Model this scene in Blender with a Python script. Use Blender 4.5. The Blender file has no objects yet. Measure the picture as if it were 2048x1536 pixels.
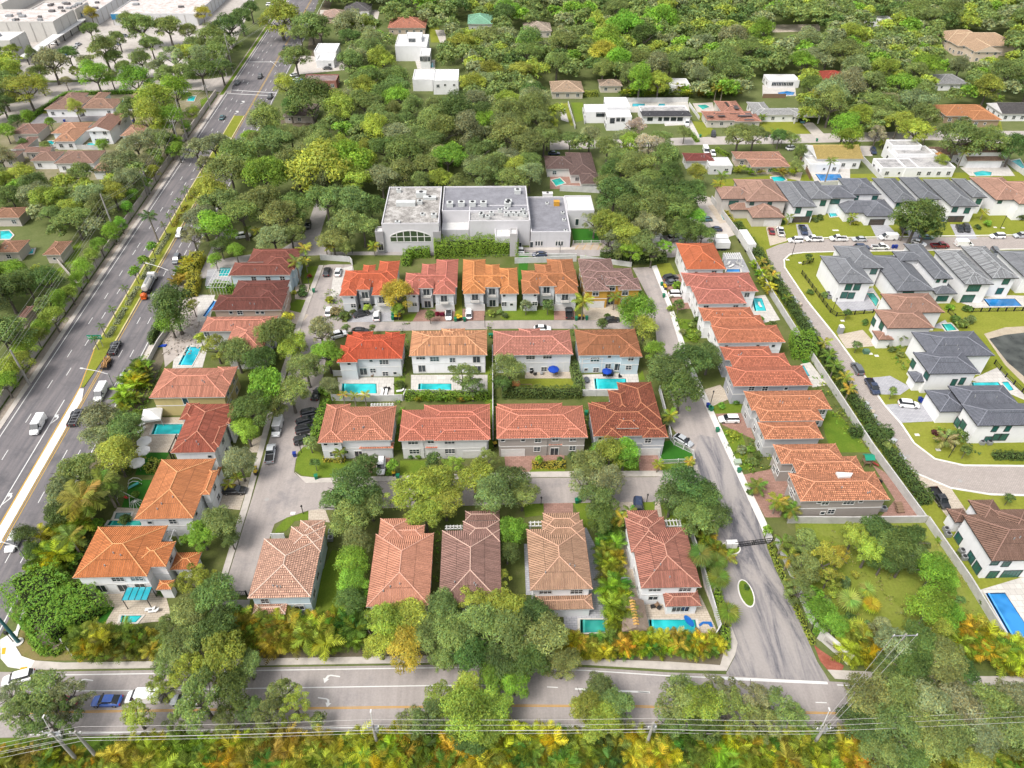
import bpy, bmesh, math, random
import numpy as np
from math import sin, cos, pi, radians, sqrt, atan2
from mathutils import Vector, Matrix
random.seed(7); RNG = np.random.default_rng(7)
S = bpy.context.scene; COL = S.collection

F, PX, PY, HC = 1439.0, 1024.0, 768.0, 115.0
def nrm(v): v = np.array(v, float); return v/np.linalg.norm(v)
_down = nrm((1003-PX, 2440-PY, F))                 # image axes: x right, y down, z forward
_fw = np.array((962-PX, -470-PY, F), float); _fw = nrm(_fw-_fw.dot(_down)*_down)
_rt = np.cross(_down, _fw)
WX, WY, WZ = _rt, _fw, -_down
def ray(px, py):
    d = np.array((px-PX, py-PY, F)); return np.array((d.dot(WX), d.dot(WY), d.dot(WZ)))
def G(px, py, z=0.0):
    d = ray(px, py); t = (z-HC)/d[2]; return (d[0]*t, d[1]*t)
def G3(px, py, z=0.0): x, y = G(px, py, z); return (x, y, z)
def proj(x, y, z):
    c = x*WX+y*WY+(z-HC)*WZ; return (PX+F*c[0]/c[2], PY+F*c[1]/c[2])
def ppm(px, py):                                    # photo pixels per metre near a ground point
    d = ray(px, py); t = -HC/d[2]; return 1.0/t*1.0 if t > 0 else 1.0
def scale_at(px, py, z=0.0):
    d = ray(px, py); t = (z-HC)/d[2]; return 1.0/t      # pixels per metre across
def height_to(bx, by, ty):                          # height of a vertical line from ground px to image row ty
    x, y = G(bx, by); lo, hi = 0.0, 80.0
    for _ in range(40):
        m = (lo+hi)/2
        if proj(x, y, m)[1] > ty: lo = m
        else: hi = m
    return lo
cam = bpy.data.cameras.new('camera'); camo = bpy.data.objects.new('camera', cam); COL.objects.link(camo)
cam.sensor_fit = 'HORIZONTAL'; cam.sensor_width = 36.0; cam.lens = 36.0*F/2048.0
cam.clip_start = 1.0; cam.clip_end = 6000.0
_M = Matrix(((WX[0], -WX[1], -WX[2], 0), (WY[0], -WY[1], -WY[2], 0), (WZ[0], -WZ[1], -WZ[2], HC), (0, 0, 0, 1)))
camo.matrix_world = _M; S.camera = camo

SUN_EL, SUN_AZ = radians(56), radians(232)          # azimuth clockwise from +Y: sun stands left of and behind the camera
w = bpy.data.worlds.new("World"); S.world = w; w.use_nodes = True
nt = w.node_tree; nt.nodes.clear()
sky = nt.nodes.new('ShaderNodeTexSky'); sky.sky_type = 'NISHITA'; sky.sun_disc = False
sky.sun_elevation = SUN_EL; sky.sun_rotation = SUN_AZ; sky.air_density = 1.0; sky.dust_density = 4.0; sky.ozone_density = 1.0
hs = nt.nodes.new('ShaderNodeHueSaturation'); hs.inputs['Saturation'].default_value = 0.28
bg = nt.nodes.new('ShaderNodeBackground'); bg.inputs['Strength'].default_value = 0.13
wo = nt.nodes.new('ShaderNodeOutputWorld')
nt.links.new(sky.outputs[0], hs.inputs['Color']); nt.links.new(hs.outputs[0], bg.inputs['Color']); nt.links.new(bg.outputs[0], wo.inputs['Surface'])
sl = bpy.data.lights.new('sun', 'SUN'); sl.energy = 1.4; sl.angle = radians(20); sl.color = (1.0, 0.94, 0.86)
so = bpy.data.objects.new('sun', sl); COL.objects.link(so)
sd = Vector((sin(SUN_AZ)*cos(SUN_EL), cos(SUN_AZ)*cos(SUN_EL), sin(SUN_EL)))
so.rotation_euler = sd.to_track_quat('Z', 'Y').to_euler(); so.location = (0, 0, 200)
S.view_settings.view_transform = 'Standard'; S.view_settings.look = 'None'
S.view_settings.gamma = 1.0; S.view_settings.use_curve_mapping = False
S.view_settings.exposure = 1.08
S.render.engine = 'CYCLES'; S.cycles.max_bounces = 5; S.cycles.diffuse_bounces = 3; S.cycles.transparent_max_bounces = 4

def lin(r, g, b):
    f = lambda c: (c/255/12.92) if c/255 <= .04045 else ((c/255+.055)/1.055)**2.4
    return (f(r), f(g), f(b))
K_ = .74
def kk(c): return tuple(x*K_ for x in c)
class NT:
    def __init__(s, name):
        s.m = bpy.data.materials.new(name); s.m.use_nodes = True; s.t = s.m.node_tree; s.n = s.t.nodes; s.n.clear()
        s.out = s.n.new('ShaderNodeOutputMaterial'); s.b = s.n.new('ShaderNodeBsdfPrincipled')
        s.t.links.new(s.b.outputs[0], s.out.inputs['Surface'])
    def N(s, t, **k):
        n = s.n.new('ShaderNode'+t)
        for a, v in k.items():
            if a.startswith('i_'):
                key = a[2:]; key = int(key) if key.isdigit() else key.replace('_', ' ')
                n.inputs[key].default_value = v
            else: setattr(n, a, v)
        return n
    def L(s, a, b): s.t.links.new(a, b)
    def noise(s, vec, scale, detail=3, rough=.55):
        n = s.N('TexNoise', i_Scale=scale, i_Detail=detail, i_Roughness=rough)
        if vec is not None: s.L(vec, n.inputs['Vector'])
        return n.outputs['Fac']
    def ramp(s, fac, stops):
        r = s.N('ValToRGB'); e = r.color_ramp.elements
        while len(e) < len(stops): e.new(0.5)
        for i, (p, c) in enumerate(stops): e[i].position = p; e[i].color = (*c, 1) if len(c) == 3 else c
        s.L(fac, r.inputs['Fac']); return r.outputs['Color']
    def mix(s, fac, a, b, mode='MIX'):
        m = s.N('MixRGB', blend_type=mode)
        for i, v in ((0, fac), (1, a), (2, b)):
            if isinstance(v, (int, float)): m.inputs[i].default_value = v
            elif isinstance(v, tuple): m.inputs[i].default_value = (*v, 1)
            else: s.L(v, m.inputs[i])
        return m.outputs[0]
    def bump(s, h, strength=.3, dist=.05):
        b = s.N('Bump', i_Strength=strength, i_Distance=dist); s.L(h, b.inputs['Height']); s.L(b.outputs[0], s.b.inputs['Normal'])
    def done(s, col, rough=.8, spec=.3, metal=0):
        if isinstance(col, tuple): s.b.inputs['Base Color'].default_value = (*col, 1)
        else: s.L(col, s.b.inputs['Base Color'])
        s.b.inputs['Roughness'].default_value = rough; s.b.inputs['Specular IOR Level'].default_value = spec; s.b.inputs['Metallic'].default_value = metal
        return s.m
_cache = {}
def memo(f):
    def g(*a):
        k = (f.__name__,)+a
        if k not in _cache: _cache[k] = f(*a)
        return _cache[k]
    return g
def geo(s): return s.N('NewGeometry').outputs['Position']
@memo
def ground_mat(name, c1, c2, c3, sc=.25, bump=.4):
    c1, c2, c3 = kk(c1), kk(c2), kk(c3)
    s = NT(name); p = geo(s)
    a = s.noise(p, sc, 5, .65); b = s.noise(p, sc*9, 3, .6); c = s.noise(p, sc*.16, 2)
    col = s.ramp(a, [(.32, c1), (.5, c2), (.68, c3)])
    col = s.mix(.45, col, s.ramp(b, [(.3, tuple(x*.55 for x in c2)), (.7, tuple(min(1, x*1.5) for x in c2))]))
    col = s.mix(.35, col, s.ramp(c, [(.35, c1), (.65, c3)]))
    s.bump(b, bump, .1); return s.done(col, .95, .1)
@memo
def asphalt(name, base, stain, worn, streak=1.0, angle=0.0):
    base, stain, worn = kk(base), kk(stain), kk(worn)
    s = NT(name); p = geo(s)
    mp = s.N('Mapping', vector_type='POINT'); mp.inputs['Rotation'].default_value = (0, 0, angle); mp.inputs['Scale'].default_value = (1, .055, 1); s.L(p, mp.inputs['Vector'])
    a = s.noise(mp.outputs[0], .9*streak, 4, .6); b = s.noise(p, .13, 4, .7); g = s.noise(p, 3.0, 3, .7)
    col = s.mix(s.ramp(a, [(.35, (0, 0, 0)), (.65, (1, 1, 1))]), base, worn)
    col = s.mix(s.ramp(b, [(.50, (0, 0, 0)), (.70, (.8, .8, .8))]), col, stain)
    col = s.mix(.22, col, s.ramp(g, [(.3, tuple(x*.6 for x in base)), (.7, tuple(x*1.5 for x in base))]))
    s.bump(g, .15, .02); return s.done(col, .85, .25)
@memo
def stained(name, base, stain, worn):           # worn sealcoat in blotches and tyre streaks
    base, stain, worn = kk(base), kk(stain), kk(worn)
    s = NT(name); p = geo(s)
    mp = s.N('Mapping', vector_type='POINT'); mp.inputs['Rotation'].default_value = (0, 0, radians(8)); mp.inputs['Scale'].default_value = (1, .17, 1); s.L(p, mp.inputs['Vector'])
    n = s.N('TexNoise', i_Scale=.27, i_Detail=8.0, i_Roughness=.7, i_Distortion=1.2); s.L(mp.outputs[0], n.inputs['Vector'])
    g = s.noise(p, 2.5, 3, .7)
    col = s.ramp(n.outputs['Fac'], [(.40, stain), (.49, base), (.58, worn)])
    col = s.mix(.2, col, s.ramp(g, [(.3, tuple(x*.6 for x in base)), (.7, tuple(x*1.4 for x in base))]))
    s.bump(g, .15, .02); return s.done(col, .9, .2)
@memo
def concrete(c):
    c = kk(c)
    s = NT('concrete'); p = geo(s); a = s.noise(p, .6, 5, .65); g = s.noise(p, 5, 2)
    col = s.mix(s.ramp(a, [(.42, (0, 0, 0)), (.75, (.7, .7, .7))]), c, tuple(x*.62 for x in c))
    col = s.mix(.15, col, s.ramp(g, [(.3, tuple(x*.7 for x in c)), (.7, c)]))
    return s.done(col, .88, .2)
@memo
def stucco(c):
    c = kk(c)
    s = NT('stucco'); p = geo(s); a = s.noise(p, .35, 5, .6); g = s.noise(p, 7, 2)
    mp = s.N('Mapping'); mp.inputs['Scale'].default_value = (1, 1, .12); s.L(p, mp.inputs['Vector'])
    d = s.noise(mp.outputs[0], 1.4, 3)
    col = s.mix(s.ramp(a, [(.45, (0, 0, 0)), (.8, (.5, .5, .5))]), c, tuple(x*.8 for x in c))
    col = s.mix(s.ramp(d, [(.55, (0, 0, 0)), (.8, (.35, .35, .35))]), col, tuple(x*.7 for x in c))
    s.bump(g, .1, .02); return s.done(col, .85, .25)
@memo
def plain(name, c, rough=.6, spec=.4, metal=0):
    c = kk(c)
    s = NT(name); p = geo(s); a = s.noise(p, 1.7, 3)
    col = s.mix(s.ramp(a, [(.4, (0, 0, 0)), (.75, (.4, .4, .4))]), c, tuple(x*.75 for x in c))
    return s.done(col, rough, spec, metal)
@memo
def tile(c, mott, rib, sc):
    """barrel roof tile: courses up the slope (v), tiles across (u); UV in metres"""
    c = kk(c)
    if c[0] > c[2]*1.8: c = (c[0], c[1]*.97+.008, c[2]*.92+.008)
    s = NT('roof_tile'); uv = s.N('UVMap').outputs[0]
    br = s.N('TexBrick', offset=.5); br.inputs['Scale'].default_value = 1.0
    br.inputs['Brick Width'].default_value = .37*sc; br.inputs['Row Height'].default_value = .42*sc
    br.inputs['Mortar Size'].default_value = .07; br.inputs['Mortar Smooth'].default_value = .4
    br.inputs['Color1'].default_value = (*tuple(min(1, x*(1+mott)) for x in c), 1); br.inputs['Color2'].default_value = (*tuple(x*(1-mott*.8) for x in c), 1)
    br.inputs['Mortar'].default_value = (*tuple(x*.30 for x in c), 1); br.inputs['Bias'].default_value = 0  # tile joint colour, darkened to paint in the shadow of the recesses
    if rib: br.offset = 0.0; br.inputs['Row Height'].default_value = 3.1
    s.L(uv, br.inputs['Vector'])
    p = geo(s); a = s.noise(p, .22, 5, .7); b = s.noise(p, 1.1, 3, .6)
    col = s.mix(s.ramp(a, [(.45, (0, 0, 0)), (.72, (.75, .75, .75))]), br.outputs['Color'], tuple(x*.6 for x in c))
    pale = tuple(min(1, x*1.2+.03) for x in c)
    col = s.mix(s.ramp(b, [(.5, (0, 0, 0)), (.75, (.3, .3, .3))]), col, pale)
    sx = s.N('SeparateXYZ'); s.L(uv, sx.inputs[0])
    m1 = s.N('Math', operation='MULTIPLY', i_1=2*pi/(.37*sc)); s.L(sx.outputs['X'], m1.inputs[0])
    m2 = s.N('Math', operation='SINE'); s.L(m1.outputs[0], m2.inputs[0])
    m3 = s.N('Math', operation='MULTIPLY', i_1=1/(.42*sc)); s.L(sx.outputs['Y'], m3.inputs[0])
    m4 = s.N('Math', operation='FRACT'); s.L(m3.outputs[0], m4.inputs[0])
    m5 = s.N('Math', operation='SUBTRACT'); s.L(m2.outputs[0], m5.inputs[0]); s.L(m4.outputs[0], m5.inputs[1])
    s.bump(m5.outputs[0], .8, .09); return s.done(col, .8, .25)
@memo
def pavers(name, c1, c2, w_=.9, h_=.45):
    c1, c2 = kk(c1), kk(c2)
    s = NT(name); p = geo(s)
    br = s.N('TexBrick', offset=.5); br.inputs['Scale'].default_value = 1; br.inputs['Brick Width'].default_value = w_; br.inputs['Row Height'].default_value = h_
    br.inputs['Mortar Size'].default_value = .03; br.inputs['Color1'].default_value = (*c1, 1); br.inputs['Color2'].default_value = (*c2, 1)
    br.inputs['Mortar'].default_value = (*tuple(x*.6 for x in c2), 1); s.L(p, br.inputs['Vector'])
    a = s.noise(p, .3, 4, .65)
    col = s.mix(s.ramp(a, [(.45, (0, 0, 0)), (.75, (.5, .5, .5))]), br.outputs['Color'], tuple(x*.65 for x in c1))
    return s.done(col, .85, .25)
@memo
def flat_roof(name, c1, c2, c3):
    c1, c2, c3 = kk(c1), kk(c2), kk(c3)
    s = NT(name); p = geo(s); a = s.noise(p, .35, 6, .72); g = s.noise(p, 2.2, 4, .7)
    col = s.ramp(a, [(.38, c1), (.5, c2), (.62, c3)])
    col = s.mix(.35, col, s.ramp(g, [(.35, c1), (.65, c3)]))
    return s.done(col, .9, .15)
@memo
def water_mat(c):
    c = kk(c)
    s = NT('pool_water'); p = geo(s); n = s.noise(p, 2.6, 3); s.bump(n, .08, .05)
    col = s.mix(s.ramp(s.noise(p, .22, 2), [(.38, (0, 0, 0)), (.62, (1, 1, 1))]), tuple(x*.72 for x in c), tuple(min(1, x*1.3+.02) for x in c))
    m = s.done(col, .08, .5); return m
def leaf_material(name):
    """leaf colour = object colour x per-leaf tint stored on the mesh"""
    s = NT(name); oi = s.N('ObjectInfo'); at = s.N('VertexColor', layer_name='tint')
    col = s.mix(1.0, oi.outputs['Color'], at.outputs['Color'], 'MULTIPLY')
    h = s.N('HueSaturation'); s.L(col, h.inputs['Color'])
    mr = s.N('MapRange'); mr.inputs['To Min'].default_value = .485; mr.inputs['To Max'].default_value = .515; s.L(oi.outputs['Random'], mr.inputs[0]); s.L(mr.outputs[0], h.inputs['Hue'])
    s.L(h.outputs[0], s.b.inputs['Base Color']); s.b.inputs['Roughness'].default_value = .6; s.b.inputs['Specular IOR Level'].default_value = .25
    tr = s.N('BsdfTranslucent'); s.L(h.outputs[0], tr.inputs['Color']); ms = s.N('MixShader', i_0=.42)
    s.L(s.b.outputs[0], ms.inputs[1]); s.L(tr.outputs[0], ms.inputs[2]); s.L(ms.outputs[0], s.out.inputs['Surface'])
    return s.m
def paint_material():
    s = NT('car_paint'); oi = s.N('ObjectInfo'); p = geo(s)
    col = s.mix(s.ramp(s.noise(p, 2.0, 3), [(.5, (0, 0, 0)), (.8, (.3, .3, .3))]), oi.outputs['Color'], (.25, .24, .22))
    s.L(col, s.b.inputs['Base Color']); s.b.inputs['Roughness'].default_value = .3; s.b.inputs['Coat Weight'].default_value = .6; s.b.inputs['Metallic'].default_value = .1
    return s.m
LEAF = leaf_material('leaves'); FROND = leaf_material('fronds'); PAINT = paint_material()
BARK = ground_mat('bark', (.10, .085, .07), (.16, .14, .12), (.24, .22, .19), 2.0)
PALMBARK = plain('palm_trunk', (.30, .26, .21), .9, .1)
GLASS = plain('window_glass', (.035, .05, .06), .12, .7)
GREENGLASS = plain('green_window_glass', (.03, .14, .12), .12, .7)
CARGLASS = plain('car_glass', (.02, .025, .03), .08, .8)
WHITE = plain('white_paint', (.78, .77, .75), .5, .4)
OFFWHITE = plain('offwhite_paint', (.66, .64, .60), .6, .3)
BLACK = plain('black_metal', (.02, .02, .022), .45, .5)
RUBBER = plain('rubber', (.022, .022, .024), .8, .2)
CHROME = plain('bright_metal', (.55, .55, .56), .3, .6, .7)
GREYMETAL = plain('galvanised_metal', (.38, .39, .40), .5, .5, .3)
POLEM = concrete((.42, .40, .37))
WOOD = plain('weathered_wood', (.26, .17, .11), .8, .2)
REDLAMP = plain('red_lens', (.4, .02, .02), .2, .5)
MARKW = plain('white_road_paint', (.78, .78, .76), .7, .2)
MARKY = plain('yellow_road_paint', (.62, .38, .05), .7, .2)

class MB:
    def __init__(s): s.v = []; s.f = []; s.m = []; s.uv = []; s.hasuv = False
    def face(s, pts, mi=0, uv=None):
        b = len(s.v); s.v.extend(pts); s.f.append(tuple(range(b, b+len(pts)))); s.m.append(mi)
        if uv is None: uv = [(0, 0)]*len(pts)
        else: s.hasuv = True
        s.uv.append(uv)
    def box(s, x0, y0, z0, x1, y1, z1, mi=0):
        p = [(x0, y0, z0), (x1, y0, z0), (x1, y1, z0), (x0, y1, z0), (x0, y0, z1), (x1, y0, z1), (x1, y1, z1), (x0, y1, z1)]
        s.poly8(p, mi)
    def poly8(s, p, mi=0):
        b = len(s.v); s.v.extend(p)
        for q in ((0, 3, 2, 1), (4, 5, 6, 7), (0, 1, 5, 4), (1, 2, 6, 5), (2, 3, 7, 6), (3, 0, 4, 7)):
            s.f.append(tuple(b+i for i in q)); s.m.append(mi); s.uv.append([(0, 0)]*4)
    def bar(s, a, b, w, h=None, mi=0):              # box along a segment
        h = h or w; a = Vector(a); b = Vector(b); d = (b-a).normalized()
        up = Vector((0, 0, 1)) if abs(d.z) < .95 else Vector((0, 1, 0))
        r = d.cross(up).normalized()*(w/2); u = r.cross(d).normalized()*(h/2)
        s.poly8([tuple(a-r-u), tuple(a+r-u), tuple(b+r-u), tuple(b-r-u), tuple(a-r+u), tuple(a+r+u), tuple(b+r+u), tuple(b-r+u)], mi)
    def tube(s, pts, rad, n=8, mi=0):
        pts = [Vector(p) for p in pts]; R = rad if isinstance(rad, (list, tuple)) else [rad]*len(pts)
        base = len(s.v)
        for i, p in enumerate(pts):
            d = (pts[min(i+1, len(pts)-1)]-pts[max(i-1, 0)]).normalized()
            up = Vector((0, 0, 1)) if abs(d.z) < .9 else Vector((1, 0, 0))
            a = d.cross(up).normalized(); b = a.cross(d)
            for k in range(n):
                t = 2*pi*k/n; s.v.append(tuple(p+(a*cos(t)+b*sin(t))*R[i]))
        for i in range(len(pts)-1):
            for k in range(n):
                s.f.append((base+i*n+k, base+i*n+(k+1) % n, base+(i+1)*n+(k+1) % n, base+(i+1)*n+k)); s.m.append(mi); s.uv.append([(0, 0)]*4)
        s.f.append(tuple(base+k for k in range(n))[::-1]); s.m.append(mi); s.uv.append([(0, 0)]*n)
        e = base+(len(pts)-1)*n; s.f.append(tuple(e+k for k in range(n))); s.m.append(mi); s.uv.append([(0, 0)]*n)
    def prism(s, poly, z0, z1, mi=0, side=None):
        a = sum(poly[i][0]*poly[(i+1) % len(poly)][1]-poly[(i+1) % len(poly)][0]*poly[i][1] for i in range(len(poly)))
        if a < 0: poly = poly[::-1]
        n = len(poly); b = len(s.v)
        s.v.extend([(x, y, z0) for x, y in poly]); s.v.extend([(x, y, z1) for x, y in poly])
        from mathutils.geometry import tessellate_polygon
        for t in tessellate_polygon([[Vector((x, y, 0)) for x, y in poly]]):
            q = [poly[i] for i in t]
            ar = (q[1][0]-q[0][0])*(q[2][1]-q[0][1])-(q[2][0]-q[0][0])*(q[1][1]-q[0][1])
            t = tuple(t) if ar > 0 else tuple(t)[::-1]
            s.f.append(tuple(b+n+i for i in t)); s.m.append(mi); s.uv.append([(0, 0)]*3)
        for i in range(n):
            j = (i+1) % n; s.f.append((b+i, b+j, b+n+j, b+n+i)); s.m.append(mi if side is None else side); s.uv.append([(0, 0)]*4)
    def mesh(s, name, mats, smooth=False):
        me = bpy.data.meshes.new(name); me.from_pydata(s.v, [], s.f)
        for m in (mats if isinstance(mats, (list, tuple)) else [mats]): me.materials.append(m)
        if any(s.m): me.polygons.foreach_set('material_index', s.m)
        if s.hasuv:
            l = me.uv_layers.new(name='UVMap'); l.data.foreach_set('uv', [c for f in s.uv for p in f for c in p])
        if smooth: me.polygons.foreach_set('use_smooth', [True]*len(s.f))
        me.update(); return me
def link(name, data, parent=None, loc=(0, 0, 0), rz=0.0, color=None, scale=None):
    o = bpy.data.objects.new(name, data); COL.objects.link(o); o.location = loc
    if rz: o.rotation_euler = (0, 0, rz)
    if scale: o.scale = scale
    if color: o.color = (*color, 1)
    if parent: o.parent = parent
    return o
def part(name, mb, mats, parent, loc=(0, 0, 0), rz=0.0, smooth=False, color=None, label=None):
    o = link(name, mb.mesh(name, mats, smooth) if isinstance(mb, MB) else mb, parent, loc, rz, color)
    if label: o['label'] = label
    return o
DEFER = []                                          # things whose label is completed from their neighbours once all stands
LAND = []                                           # landmarks: (x, y, short phrase)
def tag(o, label, cat, group=None, desc=None):
    o['category'] = cat
    if group: o['group'] = group
    if label: o['label'] = label
    else: DEFER.append((o, desc))
    return o
def thing(name, label, cat, loc=(0, 0, 0), rz=0.0, group=None, desc=None):
    return tag(link(name, None, None, loc, rz), label, cat, group, desc)
def structure(name, mb, mats, **k):
    o = link(name, mb.mesh(name, mats)); o['kind'] = 'structure'; return o
ZL = [0.0]
def ground_poly(name, pts, mat, z, thick=0.0, world=False):
    ZL[0] = (ZL[0]+.0011) % .0099; z += ZL[0]
    mb = MB(); P = pts if world else [G(x, y) for x, y in pts]
    mb.prism(P, -0.05, z); return structure(name, mb, mat)
def mesh_np(name, V, Fq, tint, mats, mi=None, nper=4):
    """V (n,3); Fq (m,nper) faces; tint (m,) or (m,3) colour multiplier per face"""
    me = bpy.data.meshes.new(name); n, m = len(V), len(Fq)
    me.vertices.add(n); me.vertices.foreach_set('co', np.asarray(V, np.float32).ravel())
    me.loops.add(m*nper); me.loops.foreach_set('vertex_index', np.asarray(Fq, np.int32).ravel())
    me.polygons.add(m); me.polygons.foreach_set('loop_start', np.arange(0, m*nper, nper, dtype=np.int32))
    me.polygons.foreach_set('loop_total', np.full(m, nper, np.int32))
    for x in (mats if isinstance(mats, (list, tuple)) else [mats]): me.materials.append(x)
    if mi is not None: me.polygons.foreach_set('material_index', np.asarray(mi, np.int32))
    me.update(calc_edges=True)
    t = np.asarray(tint, np.float32)
    if t.ndim == 1: t = np.repeat(t[:, None], 3, 1)
    c = me.color_attributes.new(name='tint', type='FLOAT_COLOR', domain='CORNER')
    full = np.ones((m*nper, 4), np.float32); full[:, :3] = np.repeat(t, nper, 0); c.data.foreach_set('color', full.ravel())
    return me
def unit(n, r):
    v = r.normal(size=(n, 3)); return v/np.linalg.norm(v, axis=1, keepdims=True)
def leaf_quads(P, Nn, size, r, aspect=.6):
    """one folded leaf clump per point P, facing roughly along Nn"""
    n = len(P); t = unit(n, r); a = np.cross(Nn, t); a /= np.linalg.norm(a, axis=1, keepdims=True)+1e-9; b = np.cross(Nn, a)
    s = size[:, None]; a = a*s; b = b*s*aspect
    V = np.stack([P-a, P-b*.9+Nn*s*.1, P+a, P+b*.9+Nn*s*.1], 1).reshape(-1, 3)
    return V, np.arange(n*4).reshape(-1, 4)
def leaf_tint(n, r, warm=.25):
    l = r.uniform(.7, 1.3, n); w_ = r.uniform(-1, 1, n)*warm
    return np.stack([l*(1+w_*.9), l*(1+w_*.25), l*(1-w_*.7)], 1)
def make_crown(name, r, kind='oak', nleaf=9000, leaf=.029):
    """unit crown: radius 1, z from about -.45 to .62; lobes at the ends of the limbs, leaf clumps over each lobe"""
    if kind == 'oak': nl, flat, lr = int(r.integers(20, 36)), r.uniform(.42, .6), (.12, .36)
    elif kind == 'round': nl, flat, lr = 22, .82, (.26, .42)
    elif kind == 'airy': nl, flat, lr = 24, .62, (.13, .25)
    else: nl, flat, lr = 16, .7, (.3, .45)
    C = []; R = []
    ga = 2.39996; a0 = r.uniform(0, 6.28); ecc = r.uniform(.72, 1.0)
    for i in range(nl):
        q = sqrt((i+.5)/nl)*.80*r.uniform(.74, 1.16); th = a0+i*ga+r.uniform(-.45, .45)
        z = flat*(1-q*q)*r.uniform(.62, 1.12)-.10+r.uniform(-.08, .06)
        C.append((q*cos(th), q*sin(th)*ecc, z)); R.append(r.uniform(*lr)*(1.12-.35*q))
    for i in range(nl//3):                          # lower skirt
        th = r.uniform(0, 6.28); q = r.uniform(.45, .78); C.append((q*cos(th), q*sin(th)*ecc, r.uniform(-.28, -.08))); R.append(r.uniform(*lr)*.8)
    C = np.array(C); R = np.array(R); pr = R**2; pr /= pr.sum()
    li = r.choice(len(R), nleaf, p=pr); d = unit(nleaf, r); d[:, 2] = np.where(d[:, 2] < -.35, -d[:, 2], d[:, 2])
    wob = 1+.22*np.sin(d[:, 0]*7+li)*np.sin(d[:, 1]*6+li*2)*1.0
    rad = R[li]*(r.uniform(.72, 1.06, nleaf))*wob
    P = C[li]+d*rad[:, None]*np.array((1, 1, .82))
    Nn = d*.8+unit(nleaf, r)*.65+np.array((0, 0, .35)); Nn /= np.linalg.norm(Nn, axis=1, keepdims=True)
    sz = leaf*r.uniform(.6, 1.5, nleaf)
    V, Fq = leaf_quads(P, Nn, sz, r)
    lobe = r.uniform(.62, 1.38, len(R))[li]
    return mesh_np(name, V, Fq, leaf_tint(nleaf, r)*lobe[:, None], LEAF)
def make_trunk(name, r, h=1.0):
    """unit tree frame: base at z=-1 (scaled by the trunk height), limbs up into the unit crown"""
    mb = MB(); mb.tube([(0, 0, -1.02), (.01, .01, -.75), (.02, 0, -.45), (0, .02, -.22)], [.075, .055, .05, .045], 8)
    k = int(r.integers(4, 7)); a0 = r.uniform(0, 6.28)
    for i in range(k):
        a = a0+i*2*pi/k+r.uniform(-.3, .3); q = r.uniform(.5, .8)
        m = (cos(a)*q*.45, sin(a)*q*.45, -.10+r.uniform(-.05, .08)); e = (cos(a)*q, sin(a)*q, r.uniform(.08, .25))
        mb.tube([(0, .02, -.30), m, e], [.034, .023, .009], 5)
        a2 = a+r.uniform(.4, .7); mb.tube([m, (cos(a2)*q*.8, sin(a2)*q*.8, .22)], [.017, .006], 5)
    return mb.mesh(name, BARK)
_r = np.random.default_rng(11)
CROWNS = {'oak': [make_crown('crown', _r, 'oak') for _ in range(7)], 'round': [make_crown('crown', _r, 'round', 8000, .032) for _ in range(4)],
          'airy': [make_crown('crown', _r, 'airy', 6000, .027) for _ in range(4)]}
SMALLCROWN = [make_crown('crown', _r, 'small', 900, .10) for _ in range(4)]
FARCROWN = [make_crown('crown', _r, 'oak', 900, .085) for _ in range(6)]
TRUNKS = [make_trunk('trunk', _r) for _ in range(5)]
TREECOL = {'g': (.190, .250, .072), 'y': (.290, .350, .055), 'd': (.105, .165, .042), 'b': (.200, .340, .040), 'a': (.245, .280, .125), 'o': (.40, .37, .05), 'p': (.40, .36, .26)}
TREEWORD = {'g': 'grey-green', 'y': 'yellow-green', 'd': 'dark green', 'b': 'bright green', 'a': 'pale olive', 'o': 'golden', 'p': 'pale half-bare'}
def tree(cx, cy, rpx, col='g', form='oak', group=None, wx=None, desc=None, hk=None):
    rpx *= 1.17 if rpx > 24 else 1.05
    """cx, cy, rpx: the crown's middle and half-width as the photograph shows it"""
    r = random
    if wx is None:
        R = rpx/scale_at(cx, cy, 6.0); hc = max(1.6, min(9.5, R*(.95 if hk is None else hk)+1.2)); x, y = G(cx, cy, hc+R*.15)
    else: x, y, R = wx; hc = max(2.0, min(9.5, R*.95+1.2))
    c = TREECOL[col]; j = r.uniform(.92, 1.3); c = tuple(v*j*r.uniform(.93, 1.07) for v in c)
    size = 'broad' if R > 6.2 else ('small' if R < 3.4 else 'medium')
    kind = {'oak': 'oak', 'round': 'leafy tree', 'airy': 'airy tree'}[form]
    t = thing({'oak': 'oak_tree', 'round': 'leafy_tree', 'airy': 'airy_tree'}[form], None, 'tree', (x, y, 0), r.uniform(0, 6.28), group, desc or f'{size} {TREEWORD[col]} {kind}')
    me = r.choice(CROWNS[form]) if R > 2.2 else r.choice(SMALLCROWN)
    link('crown', me, t, (0, 0, hc), 0, c, (R*r.uniform(.92, 1.12), R*r.uniform(.82, 1.08), R*r.uniform(.8, 1.15)))
    link('trunk', r.choice(TRUNKS), t, (0, 0, hc), 0, None, (R, R, hc/1.0))
    return t
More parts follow.
